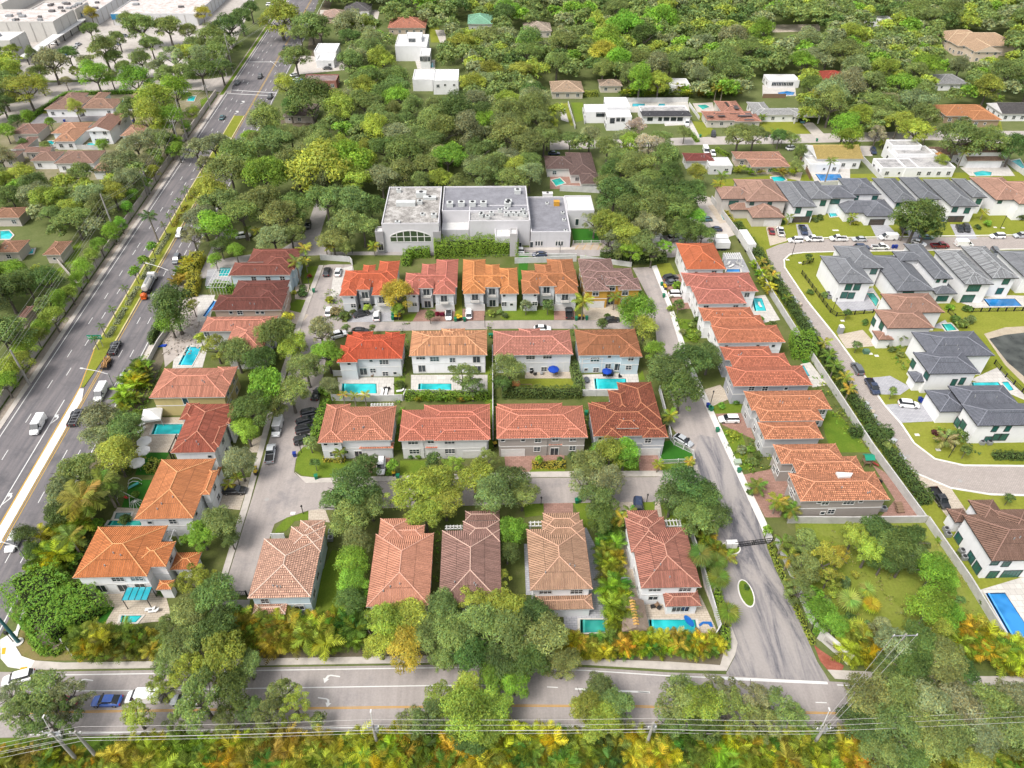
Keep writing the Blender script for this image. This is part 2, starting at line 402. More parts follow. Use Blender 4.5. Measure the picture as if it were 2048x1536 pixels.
def frond_mesh(name, r, L=1.0, nleaf=22, width=.26, droop=.55, pinn=.030):
    """one feather frond from the origin along +X: midrib strip plus separate leaflets"""
    V = []; Fq = []; T = []
    def pt(t): return np.array((L*t*(1-.16*droop*t*t), 0, L*(.42*t-droop*1.02*t*t)))
    for i in range(6):
        a, b = pt(i/6), pt((i+1)/6); k = len(V); w_ = .012*(1-i/7)
        V += [a+(0, -w_, 0), b+(0, -w_, 0), b+(0, w_, 0), a+(0, w_, 0)]; Fq.append((k, k+1, k+2, k+3)); T.append((1.25, 1.1, .7))
    for i in range(nleaf):
        t = .12+.88*(i+.5)/nleaf; p = pt(t); ln = width*(sin(pi*min(1, t*.9+.12))**.7)*r.uniform(.85, 1.1)
        for sgn in (-1, 1):
            dx = ln*.62; dy = ln*sgn*.8; dz = -ln*r.uniform(.25, .6)
            e = p+np.array((dx, dy, dz)); k = len(V); h = np.array((pinn, 0, 0))
            V += [p-h*.5, p+h, e+h*.3, e-h*.2]; Fq.append((k, k+1, k+2, k+3)); l = r.uniform(.55, 1.4); T.append((l, l, l*.9))
    return V, Fq, T
_fr = []
for _ in range(4):
    V, Fq, T = frond_mesh('frond', _r, 1.0, 20, .30, _r.uniform(.45, .7)); _fr.append(mesh_np('frond', np.array(V), Fq, np.array(T), FROND))
def fan_mesh(r):
    V = []; Fq = []; T = []
    V += [(0, -.01, 0), (.2, -.008, .06), (.2, .008, .06), (0, .01, 0)]; Fq.append((0, 1, 2, 3)); T.append((1, 1, .8))
    for i in range(15):
        a = -1.7+3.4*i/14; d = np.array((cos(a), sin(a), -.25)); s_ = np.array((-sin(a), cos(a), 0))*.035; p = np.array((.18, 0, .06)); k = len(V)
        V += [p, p+d*.4-s_, p+d*r.uniform(.62, .78)+(0, 0, -.1), p+d*.4+s_]; Fq.append((k, k+1, k+2, k+3)); l = r.uniform(.75, 1.3); T.append((l, l, l*.9))
    return mesh_np('frond', np.array(V, float), Fq, np.array(T), FROND)
FANF = [fan_mesh(_r) for _ in range(2)]
PALMTRUNK = {}
def palm(bx, by, h, L, n=13, col=(.20, .25, .05), kind='coconut', lean=(0, 0), desc=None, group=None, top=None):
    """bx,by: base pixel (or top=(px,py): crown pixel)"""
    if top: x, y = G(top[0], top[1], h); x -= lean[0]; y -= lean[1]
    else: x, y = G(bx, by)
    word = {'coconut': 'feather-leaved palm', 'fan': 'fan palm', 'royal': 'slim young palm'}[kind]
    t = thing({'coconut': 'feather_palm', 'fan': 'fan_palm', 'royal': 'young_palm'}[kind], None, 'palm', (x, y, 0), 0, group, desc or word)
    key = (round(h, 1), lean); R = .05*L if kind != 'royal' else .07
    if key not in PALMTRUNK:
        mb = MB(); R = max(.13, min(.24, h*.03)); mb.tube([(0, 0, -.1), (lean[0]*.2, lean[1]*.2, h*.35), (lean[0]*.6, lean[1]*.6, h*.7), (lean[0], lean[1], h)], [R*1.4, R, R*.9, R*.7], 7)
        PALMTRUNK[key] = mb.mesh('trunk', PALMBARK)
    link('trunk', PALMTRUNK[key], t)
    ms = FANF if kind == 'fan' else _fr
    for i in range(n):
        a = i*2.39996; ring = (i/n)
        f = link('frond', random.choice(ms), t, (lean[0], lean[1], h-.05*L*ring), 0, tuple(c*random.uniform(.8, 1.2) for c in (col if random.random() > .12 else (col[0]*1.5, col[1]*1.1, col[2]))), None)
        f.rotation_euler = (random.uniform(-.3, .3), (-.75+1.15*ring)+random.uniform(-.12, .12), a); f.scale = (L*random.uniform(.85, 1.1),)*3
    return t
def clump_mesh(r, nh=4):
    """areca clump: a few feathery heads, each a star of arching fronds on its own canes; unit height about 1"""
    V = []; Fq = []; T = []
    for hd in range(nh):
        q = r.uniform(.12, .36); b = hd*2*pi/nh+r.uniform(-.5, .5); hx, hy, hz = q*cos(b), q*sin(b), r.uniform(.35, .8)
        hue = [(1, 1, 1), (1.25, 1.22, .8), (1.4, 1.2, .6), (.5, .75, .8)][r.choice(4, p=[.42, .30, .10, .18])]
        nf = int(r.integers(8, 11))
        for i in range(nf):
            v, f, t = frond_mesh('f', r, r.uniform(.45, .7), 9, .20, r.uniform(.55, .9), .04)
            v = np.array(v); tilt = -1.15+1.2*(i/nf)+r.uniform(-.15, .15); az = i*2.39996+r.uniform(-.3, .3)
            ry = np.array(((cos(tilt), 0, sin(tilt)), (0, 1, 0), (-sin(tilt), 0, cos(tilt)))); rz = np.array(((cos(az), -sin(az), 0), (sin(az), cos(az), 0), (0, 0, 1)))
            v = v@ry.T@rz.T+np.array((hx, hy, hz)); tm = np.array(hue)*r.uniform(.45, 1.35)*(np.array((1.2, .92, .5)) if r.random() < .10 else 1)
            k = len(V); V.extend(v); Fq.extend([tuple(k+j for j in q_) for q_ in f]); T.extend([tuple(np.array(c)*tm) for c in t])
        k = len(V); V.extend([(hx*.3, hy*.3-.02, -.02), (hx, hy-.015, hz), (hx, hy+.015, hz), (hx*.3, hy*.3+.02, -.02)]); Fq.append((k, k+1, k+2, k+3)); T.append((1.2, 1, .6))
    return mesh_np('foliage', np.array(V, float), Fq, np.array(T), FROND)
CLUMPS = [clump_mesh(_r) for _ in range(7)]
ROWS = []
def clump(px, py, h, col, group, label, wide=1.0, row=0):
    x, y = G(px, py); o = link('areca_palm', random.choice(CLUMPS), None, (x, y, 0), random.uniform(0, 6.28), tuple(c*random.uniform(.75, 1.25) for c in col), (h*wide, h*wide, h))
    o['category'] = 'palm'; o['group'] = group; ROWS.append((o, group, label, row, px, py, col)); return o
def hedge_mesh(pts, wdt, h, r, dens=26, leaf=.16, rnd=.25):
    P = []; Nn = []
    for (x0, y0), (x1, y1) in zip(pts[:-1], pts[1:]):
        L = sqrt((x1-x0)**2+(y1-y0)**2); n = int(L*(wdt+2*h)*dens)
        if n < 4: continue
        t = r.uniform(0, 1, n); u = r.uniform(0, wdt+2*h, n); ux, uy = (x1-x0)/L, (y1-y0)/L; nx, ny = -uy, ux
        top = (u >= h) & (u <= h+wdt); off = np.where(u < h, -wdt/2, np.where(top, u-h-wdt/2, wdt/2)); z = np.where(u < h, u, np.where(top, h, wdt+2*h-u))
        X_ = x0+ux*t*L+nx*off; Y_ = y0+uy*t*L+ny*off; bl = 1+.13*np.sin(X_*1.3+Y_*.7)*np.sin(Y_*1.5-X_*.4+1)+.09*np.sin(X_*3.1-Y_*2.2)*np.sin(Y_*3.7+X_*1.9); jit = r.uniform(-rnd, rnd, (n, 3))*.6
        p = np.stack([x0+ux*t*L+nx*off*bl, y0+uy*t*L+ny*off*bl, np.maximum(.05, z*bl)], 1)+jit; p[:, 2] = np.maximum(.04, p[:, 2])
        q = np.stack([np.where(top, 0, np.sign(off)*nx), np.where(top, 0, np.sign(off)*ny), np.where(top, 1., .35)], 1)+unit(n, r)*.6
        P.append(p); Nn.append(q/np.linalg.norm(q, axis=1, keepdims=True))
        m = int(wdt*h*dens*.9); o_ = r.uniform(-wdt/2, wdt/2, m); e_ = r.uniform(.05, h, m)
        for tt, sg in ((0, -1), (L, 1)):
            P.append(np.stack([x0+ux*tt+nx*o_, y0+uy*tt+ny*o_, e_], 1)+r.uniform(-.2, .2, (m, 3))); Nn.append(np.tile((ux*sg*.8, uy*sg*.8, .6), (m, 1))+r.uniform(-.4, .4, (m, 3)))
    P = np.concatenate(P); Nn = np.concatenate(Nn); sz = leaf*r.uniform(.6, 1.5, len(P))
    V, Fq = leaf_quads(P, Nn, sz, r); return V, Fq, leaf_tint(len(P), r)
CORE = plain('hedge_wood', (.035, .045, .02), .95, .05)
def hedge(pts, wdt, h, col, desc=None, label=None, leaf=.17, dens=24, world=False):
    W = pts if world else [G(x, y) for x, y in pts]; ox, oy = W[0]
    V, Fq, T = hedge_mesh([(x-ox, y-oy) for x, y in W], wdt, h, _r, dens, leaf)
    t = thing('hedge', label, 'hedge', (ox, oy, 0), 0, None, desc)
    link('foliage', mesh_np('foliage', V, Fq, T, LEAF), t, color=col)
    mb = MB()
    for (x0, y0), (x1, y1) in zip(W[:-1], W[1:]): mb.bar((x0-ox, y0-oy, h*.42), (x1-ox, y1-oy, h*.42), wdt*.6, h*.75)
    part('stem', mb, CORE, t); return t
BUSH = [make_crown('foliage', _r, 'small', 700, .13) for _ in range(4)]
def bush(px, py, rpx, col='b', desc=None, group=None, label=None, squash=1.0):
    R = rpx/scale_at(px, py, 1.0); x, y = G(px, py, R*.5)
    c = TREECOL[col] if isinstance(col, str) else col
    word = TREEWORD[col] if isinstance(col, str) else 'green'
    o = link('shrub', random.choice(BUSH), None, (x, y, R*.45*squash), random.uniform(0, 6), tuple(v*random.uniform(.85, 1.15) for v in c), (R, R, R*squash))
    return tag(o, label, 'shrub', group, desc or f'{"large" if R > 1.8 else "low"} {word} shrub')
PITCH = .38
def roof_faces(mb, x0, y0, x1, y1, z, kind='hip', pitch=PITCH, th=.22):
    """tiled hip or gable roof over the rectangle; UV u along the eave, v up the slope (metres). returns ridge and hip lines"""
    W, D = x1-x0, y1-y0; q = sqrt(1+pitch*pitch); lines = []
    def F_(pts, ud):
        o = pts[0]; uv = []
        for p in pts:
            dx, dy = p[0]-o[0], p[1]-o[1]; u = dx*ud[0]+dy*ud[1]; v = (-dx*ud[1]+dy*ud[0])*q; uv.append((u, v))
        mb.face(pts, 0, uv)
    if kind == 'hip':
        s = min(W, D)/2; h = s*pitch
        if W >= D: a, b = (x0+s, (y0+y1)/2, z+h), (x1-s, (y0+y1)/2, z+h)
        else: a, b = ((x0+x1)/2, y0+s, z+h), ((x0+x1)/2, y1-s, z+h)
        c = [(x0, y0, z), (x1, y0, z), (x1, y1, z), (x0, y1, z)]
        if W >= D:
            F_([c[0], c[1], b, a], (1, 0)); F_([c[1], c[2], b], (0, 1)); F_([c[2], c[3], a, b], (-1, 0)); F_([c[3], c[0], a], (0, -1))
            lines = [(c[0], a), (c[3], a), (c[1], b), (c[2], b), (a, b)]
        else:
            F_([c[0], c[1], a], (1, 0)); F_([c[1], c[2], b, a], (0, 1)); F_([c[2], c[3], b], (-1, 0)); F_([c[3], c[0], a, b], (0, -1))
            lines = [(c[0], a), (c[1], a), (c[2], b), (c[3], b), (a, b)]
    elif kind in ('gx', 'gy'):
        if kind == 'gx':
            h = D/2*pitch; a, b = (x0, (y0+y1)/2, z+h), (x1, (y0+y1)/2, z+h); c = [(x0, y0, z), (x1, y0, z), (x1, y1, z), (x0, y1, z)]
            F_([c[0], c[1], b, a], (1, 0)); F_([c[2], c[3], a, b], (-1, 0)); mb.face([c[3], c[0], a], 2); mb.face([c[1], c[2], b], 2)
        else:
            h = W/2*pitch; a, b = ((x0+x1)/2, y0, z+h), ((x0+x1)/2, y1, z+h); c = [(x0, y0, z), (x1, y0, z), (x1, y1, z), (x0, y1, z)]
            F_([c[1], c[2], b, a], (0, 1)); F_([c[3], c[0], a, b], (0, -1)); mb.face([c[0], c[1], a], 2); mb.face([c[2], c[3], b], 2)
        lines = [(a, b)]
    elif kind == 'shed':
        h = D*pitch; c = [(x0, y0, z), (x1, y0, z), (x1, y1, z+h), (x0, y1, z+h)]; F_(c, (1, 0)); mb.face([c[1], (x1, y1, z), c[2]], 2); mb.face([c[0], c[3], (x0, y1, z)], 2); mb.face([(x0, y1, z), c[3], c[2], (x1, y1, z)], 2)
    mb.box(x0+.02, y0+.02, z-th, x1-.02, y1-.02, z-.01, 1)     # fascia and soffit
    return lines
CAPM = {}
def slab_mesh(w_, h_, d_, mat, name):
    k = (name, w_, h_, d_, mat.name)
    if k not in _cache:
        mb = MB(); mb.box(-w_/2, -d_, -h_/2, w_/2, 0, h_/2); _cache[k] = mb.mesh(name, mat)
    return _cache[k]
def window_mesh(w_, h_, style, frame):
    k = ('win', w_, h_, style, frame.name)
    if k not in _cache:
        mb = MB(); f = .13
        mb.box(-w_/2-f, -.09, -h_/2-f, -w_/2, .02, h_/2+f); mb.box(w_/2, -.09, -h_/2-f, w_/2+f, .02, h_/2+f)
        mb.box(-w_/2, -.09, h_/2, w_/2, .02, h_/2+f); mb.box(-w_/2, -.11, -h_/2-f, w_/2, .02, -h_/2)
        n = max(1, round(w_/.75))
        for i in range(1, n): mb.box(-w_/2+i*w_/n-.035, -.05, -h_/2, -w_/2+i*w_/n+.035, .01, h_/2)
        if style == 'grid': mb.box(-w_/2, -.045, -.03, w_/2, .012, .03)
        if style == 'arch':
            r = w_/2+f
            for i in range(10):
                a0, a1 = pi*i/10, pi*(i+1)/10
                mb.poly8([(cos(a0)*r, -.09, h_/2+f+sin(a0)*r*.55), (cos(a0)*(r-f), -.09, h_/2+f+sin(a0)*(r-f)*.55), (cos(a0)*(r-f), .02, h_/2+f+sin(a0)*(r-f)*.55), (cos(a0)*r, .02, h_/2+f+sin(a0)*r*.55),
                          (cos(a1)*r, -.09, h_/2+f+sin(a1)*r*.55), (cos(a1)*(r-f), -.09, h_/2+f+sin(a1)*(r-f)*.55), (cos(a1)*(r-f), .02, h_/2+f+sin(a1)*(r-f)*.55), (cos(a1)*r, .02, h_/2+f+sin(a1)*r*.55)])
        fm = mb.mesh('window', frame); g = MB(); g.box(-w_/2+.001, -.02, -h_/2+.001, w_/2-.001, .03, h_/2-.001)
        if style == 'arch':
            r = w_/2-.01; pts = [(cos(pi*i/10)*r, -.02, h_/2+f+sin(pi*i/10)*r*.55) for i in range(11)]; g.face(pts)
        _cache[k] = (fm, g)
    return _cache[k]
def put_window(parent, x, y, z, face, w_, h_, style='grid', frame=WHITE, glass=GLASS, name='window'):
    fm, g = window_mesh(w_, h_, style, frame); k = ('pane', w_, h_, style, glass.name)
    if k not in _cache: _cache[k] = g.mesh('pane', glass)
    rz = {'n': 0, 'r': pi/2, 'b': pi, 'l': -pi/2}[face]
    o = link(name, fm, parent, (x, y, z), rz); link('pane', _cache[k], o); return o
def garage_mesh(w_, mat, frame):
    k = ('gar', w_, mat.name)
    if k not in _cache:
        mb = MB(); h = 2.15; mb.box(-w_/2-.15, -.08, 0, -w_/2, .03, h+.15, 1); mb.box(w_/2, -.08, 0, w_/2+.15, .03, h+.15, 1); mb.box(-w_/2, -.08, h, w_/2, .03, h+.15, 1)
        for i in range(4): mb.box(-w_/2, -.03-.012*(i % 2), i*h/4+.015, w_/2, .03, (i+1)*h/4-.01, 0)
        _cache[k] = mb.mesh('garage_door', [mat, frame])
    return _cache[k]
def ray_plane(px, py, axis, val):
    d = ray(px, py); o = (0, 0, HC); t = (val-o[axis])/d[axis]; return (d[0]*t, d[1]*t, HC+d[2]*t)
BAL = {}
def balcony_mesh(w_):
    if w_ not in BAL:
        mb = MB(); mb.box(-w_/2, -1.0, -.15, w_/2, .0, 0, 1)
        for i in range(int(w_/.28)+1): x = -w_/2+.03+i*(w_-.06)/int(w_/.28); mb.box(x-.02, -.98, 0, x+.02, -.94, .95)
        mb.box(-w_/2, -1.0, .95, w_/2, -.92, 1.02); mb.box(-w_/2, -.94, .95, -w_/2+.06, 0, 1.02); mb.box(w_/2-.06, -.94, .95, w_/2, 0, 1.02)
        BAL[w_] = mb.mesh('balcony', [BLACK, OFFWHITE])
    return BAL[w_]
WT = {'w': (1.3, 1.3, 'grid'), 'W': (2.1, 1.3, 'grid'), 's': (.8, .8, 'plain'), 'd': (1.7, 2.1, 'plain'), 'a': (1.6, 1.1, 'arch'), 'D': (1.7, 1.9, 'plain'), 'v': (3.0, 1.6, 'plain'), 't': (1.1, 2.0, 'plain'), 'z': (3.4, 2.3, 'plain')}
def house(label, short, wall, roofc, wings, wins=(), mott=.22, rib=True, tsc=1.0, auto='lrn', frame=None, glass=None, course=True, garage=None, cat='house', name='house', cap=None, inset=.55, fasc=None, group=None, wtype='w', pitch=PITCH, tc=None, dark_fascia=False):
    """wings: (near-left px, near-left py, far-right px, far-right py, eave height[, roof kind[, walls?]]) read at the eaves"""
    frame = frame or WHITE; glass = glass or GLASS
    R = []
    for i, wg in enumerate(wings):
        h = wg[4]; x0, y0 = G(wg[0], wg[1], h); x1, y1 = G(wg[2], wg[3], h)
        if x1 < x0: x0, x1 = x1, x0
        if y1 < y0: y0, y1 = y1, y0
        k = wg[5] if len(wg) > 5 else 'hip'; op = len(wg) > 6 and wg[6]
        R.append((x0, y0, x1, y1, h+.013*i, k, op))
    cx = (R[0][0]+R[0][2])/2; cy = (R[0][1]+R[0][3])/2
    t = thing(name, label, cat, (cx, cy, 0), 0, group)
    if short: LAND.append((cx, cy, short, max(R[0][2]-R[0][0], R[0][3]-R[0][1])/2))
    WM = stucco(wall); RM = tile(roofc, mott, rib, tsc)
    CAP = plain('ridge_tile', cap or tuple(min(.75, c*1.2+.03) for c in roofc), .8, .2); FA = plain('fascia', fasc, .6, .3) if fasc else (BLACK if dark_fascia else OFFWHITE)
    loc = lambda r: (r[0]-cx, r[1]-cy, r[2]-cx, r[3]-cy)
    walls = []
    for i, r in enumerate(R):
        x0, y0, x1, y1 = loc(r); z = r[4]; k = r[5]
        mb = MB()
        if k == 'flat':
            wb = MB(); wb.box(x0, y0, -.1, x1, y1, z-.35); part('wall', wb, WM, t)
            p = .25; wb = MB(); e = .03
            wb.box(x0-e, y0-e, z-.35, x1+e, y0+p, z+.35); wb.box(x0-e, y1-p, z-.35, x1+e, y1+e, z+.35); wb.box(x0-e, y0+p, z-.35, x0+p, y1-p, z+.35); wb.box(x1-p, y0+p, z-.35, x1+e, y1-p, z+.35)
            part('parapet', wb, WM, t); rb = MB(); rb.box(x0+p, y0+p, z-.35, x1-p, y1-p, z-.05); part('roof', rb, tc or flat_roof('flat_roof', (.5, .49, .47), (.6, .59, .57), (.68, .67, .65)), t)
            walls.append((x0, y0, x1, y1, z)); continue
        lines = roof_faces(mb, x0, y0, x1, y1, z, k, pitch)
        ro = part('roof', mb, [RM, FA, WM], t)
        if lines:
            cb = MB()
            for a, b in lines: cb.tube([(a[0], a[1], a[2]+.03), (b[0], b[1], b[2]+.02)], .105, 6)
            part('ridge_cap', cb, CAP, ro)
        ins = min(inset, (x1-x0)*.2, (y1-y0)*.2)
        if r[6]:                                     # open porch on posts
            for (px_, py_) in ((x0+.5, y0+.5), (x1-.5, y0+.5), (x0+.5, y1-.5), (x1-.5, y1-.5)):
                wb = MB(); wb.box(px_-.2, py_-.2, 0, px_+.2, py_+.2, z-.2); part('column', wb, WHITE, t)
            continue
        wb = MB(); wb.box(x0+ins, y0+ins, -.1, x1-ins, y1-ins, z-.15); part('wall', wb, WM, t)
        walls.append((x0+ins, y0+ins, x1-ins, y1-ins, z))
        if course and z > 5:
            cb = MB(); e = .05; a, b, c, d = x0+ins, y0+ins, x1-ins, y1-ins
            for zz in (3.0,): cb.box(a-e, b-e, zz, c+e, b, zz+.22); cb.box(a-e, b, zz, a, d, zz+.22); cb.box(c, b, zz, c+e, d, zz+.22)
            part('string_course', cb, WHITE, t)
    if R[0][5] in ('hip', 'gx', 'gy') and pitch == PITCH:
        x0, y0, x1, y1 = loc(R[0]); s_ = min(x1-x0, y1-y0)/2
        for k in range(3):
            u = random.uniform(x0+s_*.9, x1-s_*.9) if x1-x0 > y1-y0 else (x0+x1)/2+random.uniform(-.5, .5)*s_; v = y0+s_*random.uniform(.3, .75)
            if R[0][5] == 'hip': zz = R[0][4]+min(u-x0, x1-u, v-y0, y1-v)*pitch; q = MB(); q.tube([(u, v, zz-.1), (u, v, zz+.45)], .11, 6); part('vent_pipe', q, GREYMETAL, t)
    def inside(x, y, z, me):
        return any(i != me and a-.3 < x < c+.3 and b-.3 < y < d+.3 and z < zz+.4 for i, (a, b, c, d, zz) in enumerate(walls))
    used = []
    def place(face, x, y, z, ty):
        if ty == 'g' or ty == 'G':
            w_ = 4.9 if ty == 'g' else 2.6
            o = link('garage_door', garage_mesh(w_, garage or WHITE, frame), t, (x, y, 0), {'n': 0, 'l': -pi/2, 'r': pi/2}[face])
        elif ty == 'b':
            link('balcony', balcony_mesh(2.4), t, (x, y, max(3.1, z-1.1)), {'n': 0, 'l': -pi/2, 'r': pi/2}[face]); put_window(t, x, y, max(3.1, z-1.1)+1.1, face, 1.7, 2.0, 'plain', frame, glass)
        elif ty == 'D0':
            put_window(t, x, y, 1.15, face, 1.7, 2.2, 'plain', frame, glass, 'door')
        else:
            w_, h_, st = WT[ty]; put_window(t, x, y, z, face, w_, h_, st, frame, glass)
    nfaced = set()
    for wn in wins:                                  # (wing, face, px, py, type) at the pixel the photograph shows it
        wi, face, px_, py_, ty = wn; wi = min(wi, len(walls)-1); a, b, c, d, zz = walls[wi]
        if face == 'n': x, y, z = ray_plane(px_, py_, 1, cy+b); x -= cx; y = b
        elif face == 'l': x, y, z = ray_plane(px_, py_, 0, cx+a); x = a; y -= cy
        else: x, y, z = ray_plane(px_, py_, 0, cx+c); x = c; y -= cy
        if face == 'n': x = min(max(x, a+.6), c-.6)
        else: y = min(max(y, b+.6), d-.6)
        z = min(max(z, .9), zz-.85)
        if ty in ('d', 'D', 't', 'z'): z = max(1.1, min(z, zz-1.3))
        nfaced.add(face); place(face, x, y, z, ty)
    for i, (a, b, c, d, zz) in enumerate(walls):
        for face in auto:
            if face in nfaced and face == 'n': continue
            Ln = (c-a) if face == 'n' else (d-b); n = int(Ln/3.6)
            zs = (1.5, 4.5) if zz > 5 else (1.6,)
            if n < 1 or zz < 2.8: continue
            for j in range(n):
                for z in zs:
                    u = (j+.5)/n*Ln
                    x, y = (a+u, b) if face == 'n' else ((a, b+u) if face == 'l' else (c, b+u))
                    ox, oy = {'n': (0, -.5), 'l': (-.5, 0), 'r': (.5, 0)}[face]
                    if inside(x+ox, y+oy, z, i) or random.random() < .15: continue
                    place(face, x, y, z, wtype if random.random() < .75 else 's')
    return t
def pergola(px0, py0, px1, py1, h, label=None, desc='white slatted pergola', mat=None):
    x0, y0 = G(px0, py0, h); x1, y1 = G(px1, py1, h); cx, cy = (x0+x1)/2, (y0+y1)/2
    t = thing('pergola', label, 'pergola', (cx, cy, 0), 0, None, desc); W, D = abs(x1-x0), abs(y1-y0); m = mat or WHITE
    for sx in (-1, 1):
        for sy in (-1, 1):
            mb = MB(); mb.box(-.12, -.12, 0, .12, .12, h-.2); part('post', mb, m, t, (sx*(W/2-.3), sy*(D/2-.3), 0))
    k = ('slat', round(D, 1), m.name)
    n = max(3, int(W/.6)); sl_ = slab_mesh(.14, .2, D, m, 'slat')
    for i in range(n): link('slat', sl_, t, (-W/2+W*(i+.5)/n, D/2, h))
    for s in (-1, 1): mb = MB(); mb.box(-W/2, -.08, h-.3, W/2, .08, h-.1); part('beam', mb, m, t, (0, s*D*.38, 0))
    return t
def offset_poly(P, e):
    cx = sum(p[0] for p in P)/len(P); cy = sum(p[1] for p in P)/len(P); out = []
    for x, y in P:
        d = sqrt((x-cx)**2+(y-cy)**2) or 1; out.append((x+(x-cx)/d*e*1.3, y+(y-cy)/d*e*1.3))
    return out
TURQ, BLUE, TEAL, DEEP = (.012, .47, .50), (.012, .20, .52), (.02, .33, .28), (.02, .12, .14)
def pool(pts, c=TURQ, desc=None, spa=None, steps=True, label=None, cop=(.72, .68, .62)):
    P = [G(x, y, .15) for x, y in pts]; cx = sum(p[0] for p in P)/len(P); cy = sum(p[1] for p in P)/len(P); P = [(x-cx, y-cy) for x, y in P]
    t = thing('swimming_pool', label, 'pool', (cx, cy, 0), 0, None, desc or 'turquoise swimming pool')
    mb = MB(); O = offset_poly(P, .38); n = len(P)
    for i in range(n):
        j = (i+1) % n
        mb.face([(*P[i], .20), (*P[j], .20), (*O[j], .20), (*O[i], .20)][::-1]); mb.face([(*O[i], 0), (*O[j], 0), (*O[j], .20), (*O[i], .20)]); mb.face([(*P[j], .0), (*P[i], .0), (*P[i], .20), (*P[j], .20)])
    part('coping', mb, concrete(cop), t); Q = offset_poly(P, -.22); lb = MB()
    for i in range(n): j = (i+1) % n; lb.face([(*P[i], .106), (*P[j], .106), (*Q[j], .106), (*Q[i], .106)])
    part('waterline_tile', lb, plain('waterline_tile', tuple(v*.35 for v in c), .3, .5), t)
    wb = MB(); wb.prism(P, .02, .10); part('water', wb, water_mat(c), t)
    if steps and n == 4:
        for k in range(2):
            a, b = Vector(P[3]), Vector(P[0]); u = (Vector(P[2])-a).normalized(); q = .35+.4*k
            sb = MB(); sb.prism([tuple(a+u*q*.2), tuple(b+u*q*.2), tuple(b+u*(q+.15)), tuple(a+u*(q+.15))], .05, .112); part('step', sb, water_mat(tuple(min(1, v*1.5+.05) for v in c)), t)
    return t
def fence(pts, h, mat, desc=None, label=None, panel=3.0, th=.12, post=.22, name='garden_wall', rail=False, cat='wall', world=False, cap=True):
    W = pts if world else [G(x, y) for x, y in pts]; ox, oy = W[0]; t = thing(name, label, cat, (ox, oy, 0), 0, None, desc)
    pm = MB(); pm.box(-post/2, -post/2, 0, post/2, post/2, h+.1); pmesh = pm.mesh('post', mat); first = True
    for (x0, y0), (x1, y1) in zip(W[:-1], W[1:]):
        L = sqrt((x1-x0)**2+(y1-y0)**2); n = max(1, round(L/panel)); a = atan2(y1-y0, x1-x0); l = L/n
        mb = MB()
        if rail:
            mb.box(post/2, -.03, h-.08, l-post/2, .03, h); mb.box(post/2, -.03, .12, l-post/2, .03, .2)
            m = int(l/rail)
            for i in range(m): x = (i+.5)*l/m; mb.box(x-.03, -.025, .2, x+.03, .025, h-.08)
        else:
            mb.box(post/2, -th/2, 0, l-post/2, th/2, h)
            if cap: mb.box(post/2, -th/2-.04, h, l-post/2, th/2+.04, h+.07)
        me = mb.mesh('panel', mat)
        for i in range(n):
            x, y = x0+(x1-x0)*i/n-ox, y0+(y1-y0)*i/n-oy
            link('panel', me, t, (x, y, 0), a); link('post', pmesh, t, (x, y, 0), a)
    link('post', pmesh, t, (W[-1][0]-ox, W[-1][1]-oy, 0)); return t
def loft_body(sections, hw, bevel=.12):
    """sections: (y, z_low, z_high, half width) along the car; returns MB"""
    mb = MB(); rings = []
    for (x, zl, zh, w_) in sections:
        b = min(bevel, (zh-zl)*.3); rings.append([(x, -w_, zl), (x, -w_, zh-b), (x, -w_+b, zh), (x, w_-b, zh), (x, w_, zh-b), (x, w_, zl)])
    for a, b in zip(rings[:-1], rings[1:]):
        for i in range(6): j = (i+1) % 6; mb.face([a[i], b[i], b[j], a[j]][::-1])
    mb.face(rings[0][::-1][::-1]); mb.face(rings[-1][::-1]); return mb
CARS = {}
